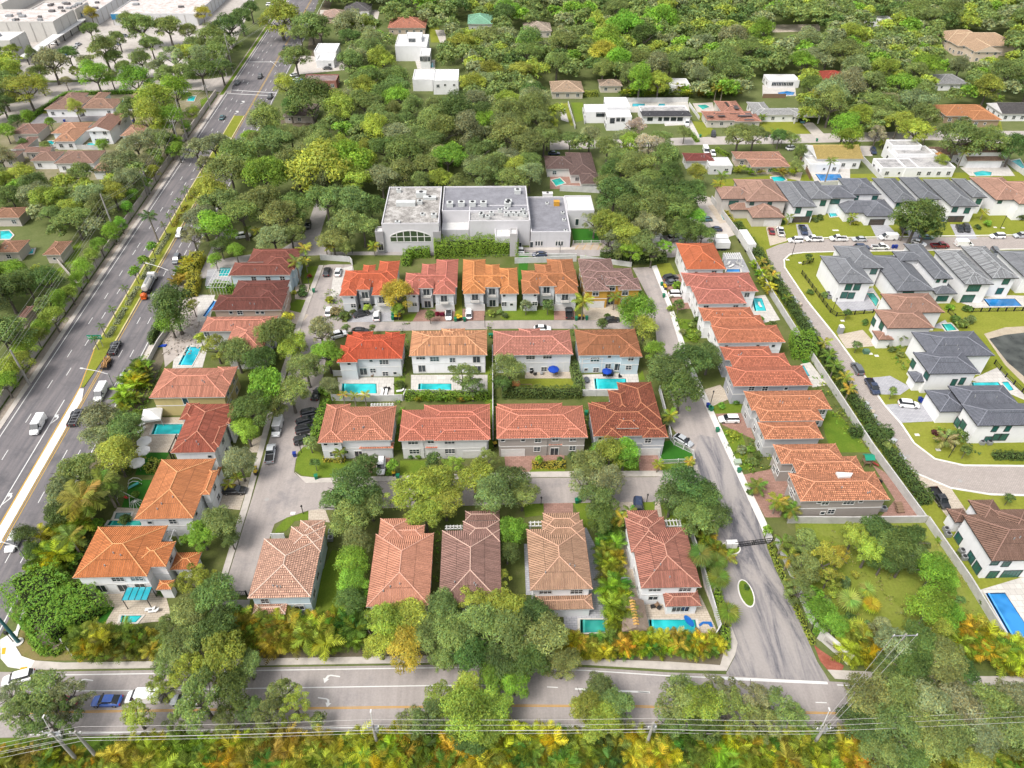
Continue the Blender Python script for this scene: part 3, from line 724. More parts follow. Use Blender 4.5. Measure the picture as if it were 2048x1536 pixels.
def car_proto(kind):
    P = {}; Ln, W, H = {'sedan': (4.7, 1.82, 1.42), 'suv': (4.8, 1.92, 1.72), 'pickup': (5.6, 1.98, 1.85), 'van': (5.7, 2.0, 2.2)}[kind]; w_ = W/2; h = Ln/2
    if kind in ('sedan', 'suv'):
        bz = .86 if kind == 'sedan' else 1.0
        P['body'] = loft_body([(-h, .45, bz-.12, w_*.86), (-h+.18, .3, bz+.02, w_*.96), (-h+.9, .28, bz+.06, w_), (.5, .28, bz+.04, w_), (h-.9, .28, bz-.04, w_*.98), (h-.25, .3, bz-.16, w_*.9), (h, .4, bz-.32, w_*.78)], w_)
        r0, r1, r2, r3 = (-h+.35, -h+1.15, .35, 1.15) if kind == 'sedan' else (-h+.12, -h+.45, .5, 1.2)
        P['cabin'] = loft_body([(r0, bz-.02, bz+.06, w_*.88), (r1, bz-.02, H-.05, w_*.76), (r2, bz-.02, H-.05, w_*.76), (r3, bz-.02, bz+.05, w_*.88)], w_, .1)
        P['roof'] = loft_body([(r1+.02, H-.06, H-.01, w_*.66), (r1+.5, H-.05, H+.02, w_*.7), (r2-.4, H-.05, H+.02, w_*.7), (r2-.02, H-.06, H-.01, w_*.66)], w_, .02)
        px = [(r1+(r2-r1)*.5, 0)]
    elif kind == 'pickup':
        bz = 1.12
        mb = loft_body([(-.35, .4, bz, w_), (.9, .4, bz, w_), (h-.8, .4, bz-.02, w_*.98), (h-.15, .42, bz-.14, w_*.93), (h, .5, bz-.3, w_*.86)], w_)
        mb.box(-h, -w_, .45, -.35, -w_+.09, bz); mb.box(-h, w_-.09, .45, -.35, w_, bz); mb.box(-h, -w_+.09, .45, -h+.09, w_-.09, bz); P['body'] = mb
        bd = MB(); bd.box(-h+.1, -w_+.1, .5, -.36, w_-.1, .72); P['cargo_bed'] = bd
        P['cabin'] = loft_body([(-.45, bz-.02, H-.35, w_*.84), (-.2, bz-.02, H-.06, w_*.78), (1.05, bz-.02, H-.06, w_*.78), (1.75, bz-.02, bz+.04, w_*.88)], w_, .1)
        P['roof'] = loft_body([(-.2, H-.06, H, w_*.7), (.2, H-.05, H+.02, w_*.72), (1.0, H-.06, H, w_*.7)], w_, .02)
    else:
        bz = 1.15
        P['body'] = loft_body([(-h, .4, H-.1, w_*.92), (-h+.1, .35, H-.02, w_*.94), (h-2.0, .35, H, w_*.94), (h-1.9, .35, bz+.05, w_*.97), (h-.9, .35, bz, w_*.96), (h-.2, .4, bz-.25, w_*.9), (h, .45, bz-.45, w_*.82)], w_)
        P['cabin'] = loft_body([(h-2.3, bz, H-.12, w_*.955), (h-1.85, bz, H-.12, w_*.88), (h-.95, bz-.05, bz+.05, w_*.9)], w_, .1)
        P['roof'] = loft_body([(h-2.4, H-.1, H+.01, w_*.8), (h-2.1, H-.1, H+.01, w_*.8), (h-1.8, H-.15, H-.06, w_*.78)], w_, .02)
    out = {'body': P['body'].mesh('body', PAINT), 'cabin': P['cabin'].mesh('window_band', CARGLASS), 'roof': P['roof'].mesh('roof', PAINT)}
    if 'cargo_bed' in P: out['cargo_bed'] = P['cargo_bed'].mesh('cargo_bed', BLACK)
    wm = MB(); wm.tube([(0, -.12, 0), (0, .12, 0)], .35 if kind != 'pickup' else .4, 14); out['wheel'] = wm.mesh('wheel', RUBBER)
    rm = MB(); rm.tube([(0, -.125, 0), (0, .125, 0)], .2, 10); out['rim'] = rm.mesh('rim', CHROME)
    hl = MB(); hl.box(-.06, -.2, -.07, .05, .2, .07); out['headlight'] = hl.mesh('headlight', CHROME); tl = MB(); tl.box(-.05, -.16, -.12, .06, .16, .12); out['taillight'] = tl.mesh('taillight', REDLAMP)
    mi = MB(); mi.box(-.1, -.12, -.08, .1, .12, .08); out['mirror'] = mi.mesh('mirror', BLACK)
    out['dim'] = (Ln, W, H, bz); return out
PAINTS = {'white': (.78, .78, .78), 'black': (.018, .019, .022), 'grey': (.11, .12, .13), 'silver': (.42, .44, .46), 'blue': (.02, .09, .38), 'red': (.22, .012, .02), 'teal': (.05, .13, .15), 'navy': (.02, .035, .08)}
def car(px, py, dpx, dpy, kind, colour, desc=None, label=None, far=False, extra=None):
    if kind not in CARS: CARS[kind] = car_proto(kind)
    P = CARS[kind]; x, y = G(px, py, .7); x2, y2 = G(px+dpx, py+dpy, .7); a = atan2(y2-y, x2-x); Ln, W, H, bz = P['dim']; c = PAINTS[colour]
    word = {'sedan': 'car', 'suv': 'sport utility vehicle', 'pickup': 'pickup truck', 'van': 'van'}[kind]
    t = thing({'sedan': 'car', 'suv': 'suv', 'pickup': 'pickup_truck', 'van': 'van'}[kind], label, {'sedan': 'car', 'suv': 'car', 'pickup': 'truck', 'van': 'van'}[kind], (x, y, .05), a, None, desc or f'{colour} {word}')
    link('body', P['body'], t, color=c); link('window_band', P['cabin'], t); link('roof', P['roof'], t, color=c if extra != 'blackroof' else PAINTS['black'])
    if 'cargo_bed' in P: link('cargo_bed', P['cargo_bed'], t)
    wz = .35 if kind != 'pickup' else .4
    for sx in (-1, 1):
        for sy in (-1, 1):
            wl = link('wheel', P['wheel'], t, (sx*Ln*.305, sy*(W/2-.12), wz))
            if not far: link('rim', P['rim'], wl)
    if not far:
        for sy in (-1, 1):
            link('headlight', P['headlight'], t, (Ln/2-.1, sy*W*.33, bz-.32)); link('taillight', P['taillight'], t, (-Ln/2+.03, sy*W*.38, bz-.2)); link('mirror', P['mirror'], t, (Ln*.17, sy*(W/2+.08), bz+.06))
    return t
GRASSY = ((.075, .105, .03), (.125, .155, .04), (.20, .20, .07))
LAWN = ground_mat('lawn_grass', (.085, .16, .018), (.14, .215, .022), (.21, .25, .04), .35)
LAWN2 = ground_mat('fresh_lawn', (.15, .19, .02), (.22, .25, .03), (.30, .30, .06), .22)
TURF = ground_mat('artificial_turf', (.03, .13, .015), (.04, .16, .02), (.05, .18, .02), .5)
SOIL = ground_mat('soil_and_mulch', (.10, .08, .055), (.17, .145, .10), (.24, .21, .15), .5)
FLOOR = ground_mat('wood_floor', (.08, .11, .035), (.13, .165, .05), (.21, .22, .10), .2)
HWY = asphalt('highway_asphalt', (.15, .142, .152), (.10, .098, .105), (.25, .225, .225), 1.0, radians(27))
ROADB = asphalt('bottom_road_asphalt', (.35, .315, .30), (.27, .25, .25), (.42, .38, .36), 1.0, radians(90))
INNER = asphalt('inner_street_asphalt', (.36, .32, .30), (.21, .20, .21), (.46, .41, .38), .6, radians(60))
WORN = stained('worn_sealcoat', (.29, .27, .27), (.11, .11, .13), (.40, .365, .345))
PAVER = pavers('paver_road', (.52, .46, .42), (.42, .37, .34), .5, .25)
CONC = concrete((.60, .55, .50)); WCONC = concrete((.84, .81, .77)); DCONC = concrete((.42, .40, .38))
REDPAV = pavers('red_paver', (.42, .25, .20), (.33, .19, .15)); TANPAV = pavers('tan_paver', (.62, .54, .44), (.54, .46, .37)); GREYPAV = pavers('grey_paver', (.50, .50, .53), (.42, .42, .45))
WHITEPAV = pavers('white_stone', (.66, .63, .59), (.58, .55, .51), 1.2, 1.2)
PARK = ground_mat('parking_lot', (.32, .29, .26), (.50, .46, .42), (.64, .60, .56), .06, .1)
mb = MB(); mb.box(-900, -200, -3, 900, 1500, 0); structure('ground', mb, FLOOR)
def gp(name, pts, mat, z, w=False): return ground_poly(name, pts, mat, z, 0, w)
def vpx(x780, y, VX=890.0, VY=-470.0): return VX+(x780-VX)*(y-VY)/(780-VY)
def strip_world(P, w_):
    """offset both sides of a world polyline"""
    L_, R_ = [], []
    for i, (x, y) in enumerate(P):
        a = P[max(0, i-1)]; b = P[min(len(P)-1, i+1)]; dx, dy = b[0]-a[0], b[1]-a[1]; l = sqrt(dx*dx+dy*dy) or 1; nx, ny = -dy/l*w_/2, dx/l*w_/2
        L_.append((x+nx, y+ny)); R_.append((x-nx, y-ny))
    return L_+R_[::-1]
def line_part(road, pts, w_, mat, z, name='painted_line', world=False):
    P = pts if world else [G(x, y) for x, y in pts]; mb = MB()
    L_ = strip_world(P, w_); n = len(P)
    for i in range(n-1): a, b, c, d = L_[i], L_[i+1], L_[2*n-2-i], L_[2*n-1-i]; mb.face([(*a, z), (*d, z), (*c, z), (*b, z)])
    return part(name, mb, mat, road)
_dm = {}
def dashes(road, pts, on, gap, z, w_=.16, mat=None, mx=80):
    P = [G(x, y) for x, y in pts]; mat = mat or MARKW
    if (on, w_) not in _dm: mb = MB(); mb.face([(0, -w_/2, 0), (on, -w_/2, 0), (on, w_/2, 0), (0, w_/2, 0)]); _dm[(on, w_)] = mb.mesh('lane_dash', mat)
    k = 0
    for (x0, y0), (x1, y1) in zip(P[:-1], P[1:]):
        L = sqrt((x1-x0)**2+(y1-y0)**2); a = atan2(y1-y0, x1-x0); s = 0
        while s < L-on and k < mx: link('lane_dash', _dm[(on, w_)], road, (x0+cos(a)*s, y0+sin(a)*s, z), a); s += on+gap; k += 1
hy = [1340, 1100, 900, 700, 500, 300, 100, -60]
def hl(x780, ys=None): return [(vpx(x780, y), y) for y in (ys or hy)]
highway = gp('highway', hl(52)+[(660, -60)]+hl(252)[::-1][1:], HWY, .03)
line_part(highway, hl(62), .18, MARKW, .045)
dashes(highway, hl(93)[::-1], 3.0, 9.0, .045); dashes(highway, [(vpx(115, y), y) for y in (20, 420, 800)], 3.0, 9.0, .045)
line_part(highway, hl(141, [1300, 1000, 860, 800]), .2, MARKW, .045)
dashes(highway, hl(201)[::-1], 3.0, 9.0, .045); dashes(highway, hl(225)[::-1], 3.0, 9.0, .045)
line_part(highway, hl(247), .2, MARKW, .045)
for x7 in (177, 181): line_part(highway, hl(x7), .16, MARKY, .045)
ym = [690, 600, 500, 380, 300, 230]
line_part(highway, hl(138, ym), .25, MARKY, .045); line_part(highway, [(vpx(138, 690), 690), (160, 775), (vpx(158, 900), 900), (vpx(157, 1340), 1340)], .25, MARKY, .045)
for y0, y1 in ((124, 124), (180, 186), (187, 192)):
    line_part(highway, [(vpx(62, y0), y0), (vpx(250, y1), y1)], .5, MARKW, .05, 'crosswalk_line')
def arrow(road, px, py, mirror=1, s=1.0, rot=0.0, mat=None):
    x, y = G(px, py); mb = MB(); m = mirror
    P = [(0, -1.4), (.18, -1.4), (.18, .1), (-.0, .55), (-.5, .75), (-.5, 1.05), (-1.25, .6), (-.5, .1), (-.5, .4), (-.1, .2), (0, 0)]
    P = [(a*m*s, b*s) for a, b in P]; ca, sa = cos(rot), sin(rot); P = [(a*ca-b*sa+x, a*sa+b*ca+y) for a, b in P]; mb.prism(P, .03, .048); part('turn_arrow', mb, MARKW, road)
for ax, ay in ((113, 838), (19, 997), (487, 205), (475, 225), (462, 250)): arrow(highway, ax, ay, 1, 1.25 if ay > 500 else 1.6, -radians(27))
gp('median_strip', [(vpx(140, y), y) for y in (690, 500, 300, 232)]+[(vpx(175, y), y) for y in (232, 300, 500, 690)]+[(168, 775), (163, 775)], LAWN2, .16)
kerb = MB()
for x7 in (139.3, 175.8):
    Q = strip_world([G(vpx(x7, y), y) for y in (700, 500, 300, 232)], .35); kerb.prism(Q, -.05, .19)
structure('median_kerb', kerb, concrete((.66, .58, .30)))
gp('median_concrete', [(160, 778), (168, 778)]+[(vpx(176, y), y) for y in (800, 1000, 1340)]+[(vpx(160, y), y) for y in (1340, 1000, 800)], WCONC, .14)
gp('sidewalk', hl(44)+hl(54)[::-1], CONC, .12); gp('verge', hl(30)+hl(44)[::-1], ground_mat('pale_rubble_verge', (.22, .18, .14), (.40, .34, .29), (.52, .46, .40), .8), .08)
gp('verge', [(vpx(250, y), y) for y in (1165, 1000, 860, 780, 700)]+[(vpx(300, y), y) for y in (700, 780, 860, 1000)]+[(100, 1180)], SOIL, .05)
gp('sidewalk', [(vpx(253, y), y) for y in (800, 700, 655, 560)]+[(vpx(268, y), y) for y in (560, 655, 700, 800)], CONC, .12)
gp('verge', hl(253, [60, -60, 200, 260][:2])[::-1]+[(600, 240)], SOIL, .05)
gp('grass_strip', [(vpx(50, y), y) for y in (190, 100, 0, -60)]+[(vpx(36, y), y) for y in (-60, 0, 100, 190)], LAWN, .14)
top_c = [(-200, 1340), (52, 1345), (130, 1343), (325, 1340), (520, 1335), (917, 1329), (1172, 1335), (1338, 1345), (1453, 1349)]
top_r = [(1660, 1363), (1757, 1369), (1976, 1376), (2400, 1380)]
bot = [(2400, 1462), (1655, 1462), (1338, 1459), (1000, 1458), (650, 1461), (156, 1472), (-200, 1480)]
broad = gp('road', top_c+top_r+bot, ROADB, .035)
line_part(broad, [(130, 1350), (325, 1347), (520, 1341), (917, 1335), (1172, 1341), (1338, 1352), (1440, 1356)], .17, MARKW, .05)
line_part(broad, [(1440, 1356), (1560, 1362), (1655, 1366)], .5, MARKW, .05, 'stop_line')
line_part(broad, [(1674, 1370), (1757, 1375), (1976, 1381), (2200, 1382)], .17, MARKW, .05)
line_part(broad, [(60, 1383), (268, 1381), (508, 1377), (890, 1371), (1010, 1371)], .17, MARKW, .05)
dashes(broad, [(1094, 1374), (1276, 1384), (1631, 1405), (2100, 1420)], 1.8, 6.0, .05); line_part(broad, [(1150, 1378), (1300, 1385)], .3, MARKW, .05)
for d in (-1.3, 1.3): line_part(broad, [(x, y+d) for x, y in ((60, 1426), (145, 1424), (640, 1416.5), (1040, 1411.5), (1280, 1413), (1600, 1425), (2200, 1440))], .13, plain('orange_road_paint', (.60, .33, .06), .7, .2), .05)
line_part(broad, [(60, 1470), (156, 1467), (656, 1456), (1000, 1452.5), (1338, 1453), (1655, 1456), (2200, 1458)], .17, MARKW, .05)
arrow(broad, 662, 1352, 1, 1.1, radians(80)); arrow(broad, 652, 1399, -1, 1.0, radians(-100)); arrow(broad, 170, 1360, 1, 1.0, radians(80)); line_part(broad, [(160, 1397), (175, 1396)], .3, MARKW, .05)
gp('sidewalk', [(45, 1320), (130, 1326), (312, 1323), (500, 1318), (917, 1311), (1172, 1318), (1338, 1324), (1440, 1331), (1449, 1300), (1428, 1225), (1408, 1175), (1400, 1130), (1414, 1130), (1430, 1162), (1458, 1240), (1475, 1287), (1470, 1310), (1453, 1342), (1338, 1340), (1172, 1330), (917, 1325), (520, 1331), (325, 1336), (130, 1339), (45, 1341)], CONC, .14)
gp('sidewalk', [(1655, 1340), (1740, 1344), (1935, 1353), (2400, 1354), (2400, 1373), (1976, 1371), (1757, 1364), (1670, 1358)], CONC, .14)
gp('sidewalk', [(66, 1160), (72, 1190), (38, 1262), (31, 1292), (44, 1313), (70, 1322), (60, 1342), (16, 1334), (2, 1318), (1, 1280), (32, 1262)], WCONC, .15)
yb = MB(); P = [G(*p) for p in ((5, 1297), (13, 1296), (11, 1309), (4, 1310))]; yb.prism(P, .1, .165); structure('tactile_paving', yb, plain('tactile_yellow', (.62, .42, .03), .8, .2))
yb = MB(); P = [G(*p) for p in ((42, 1336), (56, 1334), (53, 1342), (39, 1343))]; yb.prism(P, .1, .165); structure('tactile_paving', yb, plain('tactile_yellow', (.62, .42, .03), .8, .2))
gp('planting_verge', [(70, 1200), (110, 1235), (150, 1312), (312, 1322), (68, 1321), (44, 1313), (32, 1292), (40, 1262)], ground_mat('dry_grass', (.13, .17, .03), (.24, .19, .08), (.30, .22, .12), .4), .06)
gp('planting_bed', [(66, 1235), (80, 1228), (98, 1240), (130, 1285), (112, 1300), (90, 1298), (72, 1275)], ground_mat('pink_gravel', (.35, .28, .23), (.48, .39, .33), (.58, .49, .42), 1.0), .1)
gp('mulch_strip', [(312, 1322), (500, 1317), (917, 1310), (1172, 1317), (1440, 1330), (1449, 1300), (1425, 1255), (900, 1255), (300, 1280), (150, 1312)], SOIL, .04)
gp('grass_strip', [(-200, 1482), (156, 1474), (650, 1463), (1000, 1460), (1338, 1461), (1655, 1464), (2400, 1464), (2400, 1640), (-200, 1640)], ground_mat('verge_grass', (.06, .14, .015), (.10, .19, .02), (.17, .22, .04), .4), .05)
gp('garden_ground', [(vpx(255, 1150), 1150), (vpx(256, 600), 600), (vpx(256, 530), 530), (425, 500), (690, 512), (1262, 515), (1345, 470), (1430, 410), (1495, 508), (1660, 775), (1850, 1040), (2060, 1345), (1700, 1330), (1560, 1080), (1500, 1250), (1449, 1300), (1172, 1315), (300, 1310)], ground_mat('garden_soil', (.07, .10, .025), (.12, .15, .035), (.20, .19, .09), .4), .02)
gp('inner_street', [(660, 529), (705, 529), (712, 560), (690, 600), (684, 645), (1018, 641), (1268, 640), (1297, 596), (1265, 536), (1303, 534), (1335, 612), (1370, 726), (1397, 783), (1440, 878), (1465, 925), (1390, 932), (1388, 911), (1338, 848), (1349, 815), (1316, 711), (1311, 658), (1020, 657.5), (682, 664), (655, 700), (645, 760), (641, 790), (624, 885), (592, 918), (588, 945), (612, 966), (700, 962), (1083, 956), (1312, 954), (1392, 945), (1390, 1008), (1312, 1004), (1083, 1007), (617, 1021), (575, 1035), (549, 1048), (500, 1190), (445, 1190), (500, 1010), (529, 914), (570, 770), (603, 651), (648, 531)], INNER, .05)
gp('gate_street', [(1388, 911), (1390, 932), (1392, 945), (1390, 1008), (1405, 1070), (1430, 1162), (1458, 1240), (1475, 1287), (1470, 1312), (1453, 1345), (1453, 1351), (1660, 1364), (1634, 1323), (1588, 1216), (1549, 1136), (1518, 1046), (1465, 925), (1440, 878), (1400, 870)], WORN, .055)
gp('sidewalk', [(647, 531), (603, 651), (544, 838), (500, 1005), (445, 1185), (432, 1185), (455, 1110), (488, 1000), (517, 900), (533, 835), (592, 651), (638, 531)], CONC, .14)
gp('sidewalk', [(1303, 533), (1335, 612), (1370, 726), (1397, 783), (1440, 878), (1518, 1046), (1535, 1088), (1547, 1080), (1530, 1040), (1452, 878), (1409, 783), (1382, 726), (1344, 612), (1313, 531)], WCONC, .15)
gp('sidewalk', [(602, 953), (640, 957), (1083, 944), (1340, 942), (1395, 930), (1395, 941), (1340, 953), (1083, 955), (640, 966), (612, 967), (590, 945)], CONC, .14)
def lawn(*pts, m=None, z=.045): return gp('lawn', list(pts), m or LAWN, z)
lawn((596, 905), (608, 893), (640, 905), (650, 922), (705, 922), (705, 952), (640, 956), (604, 951), (590, 940)); lawn((552, 1058), (572, 1036), (617, 1023), (617, 1040), (590, 1042), (572, 1062), (550, 1066))
lawn((800, 921), (855, 921), (855, 950), (800, 952)); lawn((1045, 945), (1062, 935), (1130, 935), (1130, 945)); lawn((1210, 925), (1277, 925), (1277, 944), (1215, 944)); lawn((1320, 885), (1345, 880), (1384, 903), (1386, 922), (1325, 925), (1312, 905), m=TURF)
lawn((1312, 908), (1324, 928), (1388, 926), (1390, 940), (1320, 943)); lawn((1285, 1005), (1310, 1004), (1308, 1030), (1292, 1030)); lawn((1320, 1005), (1392, 1010), (1398, 1060), (1340, 1050)); lawn((1048, 1008), (1087, 1007), (1087, 1030), (1050, 1035)); lawn((1146, 1007), (1200, 1005), (1200, 1050), (1172, 1060))
lawn((634, 1165), (665, 1100), (690, 1105), (690, 1240), (625, 1245)); lawn((705, 640), (790, 640), (790, 620), (735, 612)); lawn((806, 630), (860, 625), (860, 640), (806, 641)); lawn((908, 562), (922, 562), (925, 640), (905, 640), m=LAWN2); lawn((1030, 562), (1043, 562), (1046, 640), (1010, 640), (1000, 636)); lawn((1046, 620), (1108, 620), (1108, 640), (1046, 640), m=LAWN)
lawn((612, 533), (637, 533), (628, 565), (606, 567)); lawn((578, 610), (618, 585), (612, 625), (600, 632), (585, 630)); lawn((1313, 528), (1340, 526), (1353, 550), (1318, 556), m=LAWN2); lawn((1345, 636), (1390, 640), (1410, 675), (1370, 685)); lawn((1418, 810), (1482, 805), (1484, 825), (1430, 830)); lawn((1441, 858), (1480, 860), (1490, 885), (1500, 940), (1480, 940))
lawn((1640, 815), (1680, 830), (1740, 905), (1665, 905), (1650, 870)); lawn((1600, 718), (1612, 716), (1650, 770), (1640, 772), m=TURF); lawn((1010, 758), (1150, 757), (1155, 785), (1015, 786), m=LAWN2); lawn((1285, 740), (1290, 760), (1270, 762)); lawn((788, 756), (810, 756), (808, 790), (790, 790)); lawn((970, 700), (985, 700), (985, 900), (970, 900)); lawn((783, 900), (800, 820), (806, 820), (800, 900))
lawn((285, 910), (340, 905), (310, 950), (270, 950), m=TURF); lawn((295, 905), (335, 905), (318, 935), (288, 935), m=TURF); lawn((262, 960), (310, 960), (290, 1020), (240, 1025), m=TURF); lawn((410, 560), (425, 548), (430, 575), (412, 578), m=TURF); lawn((195, 1214), (231, 1214), (210, 1250), (190, 1240), m=TURF); lawn((1038, 505), (1058, 505), (1052, 570), (1036, 570), m=TURF)
def pav(name, m, *pts, z=.06): return gp(name, list(pts), m, z)
pav('driveway', REDPAV, (705, 912), (785, 905), (770, 944), (712, 948)); pav('driveway', REDPAV, (1008, 905), (1130, 905), (1128, 920), (1075, 926), (1058, 944), (1012, 944)); pav('driveway', REDPAV, (1275, 905), (1318, 905), (1322, 944), (1280, 944)); pav('driveway', REDPAV, (1087, 1007), (1146, 1006), (1146, 1045), (1088, 1035)); pav('driveway', TANPAV, (1222, 1005), (1285, 1004), (1290, 1035), (1225, 1035)); pav('driveway', TANPAV, (1310, 1004), (1320, 1004), (1325, 1040), (1308, 1036))
pav('driveway', TANPAV, (617, 1021), (650, 1018), (660, 1045), (617, 1040)); pav('driveway', GREYPAV, (695, 645), (700, 625), (735, 612), (790, 612), (788, 643)); pav('driveway', REDPAV, (825, 643), (838, 620), (912, 618), (906, 643)); pav('driveway', REDPAV, (925, 618), (970, 618), (968, 641), (925, 642)); pav('driveway', REDPAV, (1108, 615), (1150, 615), (1150, 640), (1108, 640)); pav('driveway', TANPAV, (1165, 608), (1235, 608), (1260, 640), (1168, 640))
pav('driveway', WHITEPAV, (668, 540), (705, 532), (700, 575), (660, 600)); pav('driveway', REDPAV, (1322, 558), (1360, 548), (1372, 575), (1330, 580)); pav('driveway', REDPAV, (1332, 585), (1385, 585), (1400, 615), (1355, 620)); pav('driveway', TANPAV, (1397, 783), (1440, 770), (1465, 795), (1420, 815)); pav('driveway', REDPAV, (1430, 828), (1490, 826), (1510, 880), (1445, 850)); pav('driveway', REDPAV, (1485, 950), (1560, 935), (1590, 970), (1560, 1035), (1530, 1035), (1490, 960)); pav('patio', REDPAV, (1745, 930), (1770, 945), (1845, 1035), (1760, 1035), (1790, 1000))
pav('patio', TANPAV, (576, 620), (560, 640), (600, 650), (618, 630)); pav('driveway', TANPAV, (590, 570), (620, 568), (612, 600), (590, 598)); pav('driveway', TANPAV, (445, 960), (500, 955), (480, 1020), (430, 1015)); pav('driveway', TANPAV, (505, 880), (530, 868), (515, 905), (497, 905))
pav('patio', GREYPAV, (1166, 1056), (1173, 1056), (1192, 1096), (1205, 1100), (1212, 1230), (1195, 1272), (1128, 1255), (1125, 1185)); pav('patio', GREYPAV, (1048, 1088), (1057, 1088), (1062, 1190), (1052, 1190)); pav('patio', TANPAV, (1218, 1090), (1262, 1075), (1285, 1190), (1400, 1190), (1440, 1275), (1260, 1275), (1240, 1200), (1222, 1190)); pav('patio', TANPAV, (172, 1185), (330, 1185), (345, 1240), (205, 1255), (230, 1214), (195, 1214)); pav('patio', TANPAV, (575, 1225), (628, 1225), (622, 1248), (575, 1245)); pav('patio', concrete((.34, .32, .29)), (435, 1200), (500, 1200), (495, 1245), (425, 1245))
pav('patio', WHITEPAV, (675, 755), (788, 755), (788, 793), (680, 793)); pav('patio', WHITEPAV, (822, 750), (975, 750), (975, 795), (822, 795)); pav('patio', TANPAV, (1050, 735), (1145, 735), (1150, 757), (1050, 757)); pav('patio', WHITEPAV, (1165, 750), (1275, 745), (1280, 780), (1165, 785)); pav('patio', WHITEPAV, (352, 680), (420, 680), (405, 735), (345, 737)); pav('patio', concrete((.50, .44, .40)), (335, 600), (420, 590), (415, 660), (330, 735), (325, 690)); pav('patio', GREYPAV, (415, 540), (460, 535), (465, 575), (410, 572)); pav('patio', WHITEPAV, (395, 590), (430, 590), (420, 640), (395, 645)); pav('patio', TANPAV, (290, 835), (390, 835), (340, 905), (275, 905)); pav('patio', TANPAV, (215, 1050), (235, 1015), (290, 1018), (300, 1055)); pav('patio', GREYPAV, (1445, 510), (1480, 505), (1500, 545), (1450, 545)); pav('patio', WHITEPAV, (1495, 595), (1530, 590), (1560, 640), (1500, 650)); pav('patio', WHITEPAV, (1603, 728), (1620, 725), (1655, 770), (1625, 775))
gp('school_street', [(600, 512), (655, 510), (1262, 512), (1262, 500), (1150, 486), (1142, 500), (660, 504), (640, 470), (668, 380), (640, 380), (608, 470), (560, 500), (430, 520), (470, 460), (440, 455), (395, 560), (560, 520)], asphalt('lane_asphalt', (.33, .31, .30), (.22, .21, .21), (.42, .38, .36), .5, 1.2), .04)
gp('parking_area', [(1150, 485), (1345, 470), (1415, 400), (1462, 470), (1420, 500), (1345, 515), (1150, 512)], asphalt('lot_asphalt', (.36, .33, .32), (.22, .21, .21), (.45, .41, .40), .5, .4), .045)
gp('lot_lane', [(1380, 385), (1420, 395), (1470, 470), (1440, 480)], CONC, .05)
sch_mark = gp('marked_bay', [(1145, 486), (1205, 486), (1215, 500), (1140, 500)], concrete((.52, .44, .36)), .055)
for i in range(5): line_part(sch_mark, [(1160+i*14, 486), (1150+i*15, 500)], .15, plain('orange_road_paint', (.60, .33, .06), .7, .2), .07)
gp('sidewalk', [(752, 504), (1150, 500), (1150, 495), (752, 498)], CONC, .12); gp('lawn', [(1143, 458), (1190, 458), (1200, 485), (1148, 486)], TURF, .05)
gp('estate_ground', [(1430, 360), (1560, 350), (2300, 340), (2500, 1345), (2060, 1345), (1850, 1040), (1660, 775), (1495, 508)], LAWN2, .03)
gp('paver_road', [(1532, 500), (1558, 489), (1580, 484), (1650, 478), (2048, 472), (2300, 470), (2300, 497), (2048, 497), (1671, 502), (1607, 504), (1580, 508), (1566, 520), (1567, 535), (1612, 602), (1666, 669), (1730, 757), (1767, 811), (1800, 848), (1826, 888), (1869, 920), (1928, 933), (2048, 934), (2300, 934), (2300, 990), (2048, 989), (1982, 988), (1901, 975), (1832, 945), (1808, 926), (1794, 894), (1751, 848), (1727, 813), (1700, 773), (1687, 747), (1634, 677), (1604, 621), (1540, 530)], PAVER, .06)
kb = MB()
for pl in ([(1580, 482), (1650, 476), (2048, 470), (2300, 468)], [(2300, 498.5), (2048, 498.5), (1671, 503.5), (1607, 505.5), (1580, 509), (1568, 520), (1569, 535), (1614, 602), (1668, 669), (1732, 757), (1769, 811), (1802, 848), (1828, 887), (1870, 918.5), (1928, 931.5), (2048, 932.5), (2300, 932)], [(1808, 928), (1832, 947), (1901, 976.5), (1982, 989.5), (2048, 991), (2300, 991)]):
    W_ = [G(x, y) for x, y in pl]; L_ = strip_world(W_, .45); n = len(W_)
    for i in range(n-1): kb.prism([L_[i], L_[i+1], L_[2*n-2-i], L_[2*n-1-i]], .0, .16+.001*i)
structure('kerb', kb, WCONC)
pav('driveway', TANPAV, (1532, 455), (1557, 447), (1575, 482), (1540, 492), z=.07)
for x0, x1, xx0, xx1 in ((1592, 1615, 1598, 1630), (1740, 1775, 1755, 1802), (1810, 1825, 1820, 1850), (1900, 1940, 1915, 1955)): pav('driveway', GREYPAV, (x0, 449), (x1, 449), (xx1, 478), (xx0, 480), z=.07)
pav('driveway', TANPAV, (1675, 670), (1725, 660), (1755, 692), (1692, 697), z=.07); pav('driveway', GREYPAV, (1733, 757), (1780, 752), (1822, 775), (1800, 790), (1763, 789), z=.07); pav('driveway', GREYPAV, (1767, 810), (1835, 805), (1900, 838), (1885, 842), (1800, 846), z=.07); pav('driveway', TANPAV, (1826, 947), (1901, 976), (1935, 1025), (1895, 1035), z=.07)
pav('patio', GREYPAV, (1670, 605), (1745, 575), (1760, 598), (1752, 622), (1685, 622), z=.07); pav('patio', WHITEPAV, (1920, 605), (2000, 590), (2048, 592), (2048, 614), (1950, 616), z=.07); pav('patio', WHITEPAV, (1940, 760), (1995, 735), (2048, 790), (2048, 800), (1990, 775), z=.07); pav('patio', WHITEPAV, (1960, 1180), (2060, 1150), (2140, 1300), (2060, 1300), z=.07); pav('patio', GREYPAV, (1860, 655), (1890, 640), (1905, 660), z=.07)
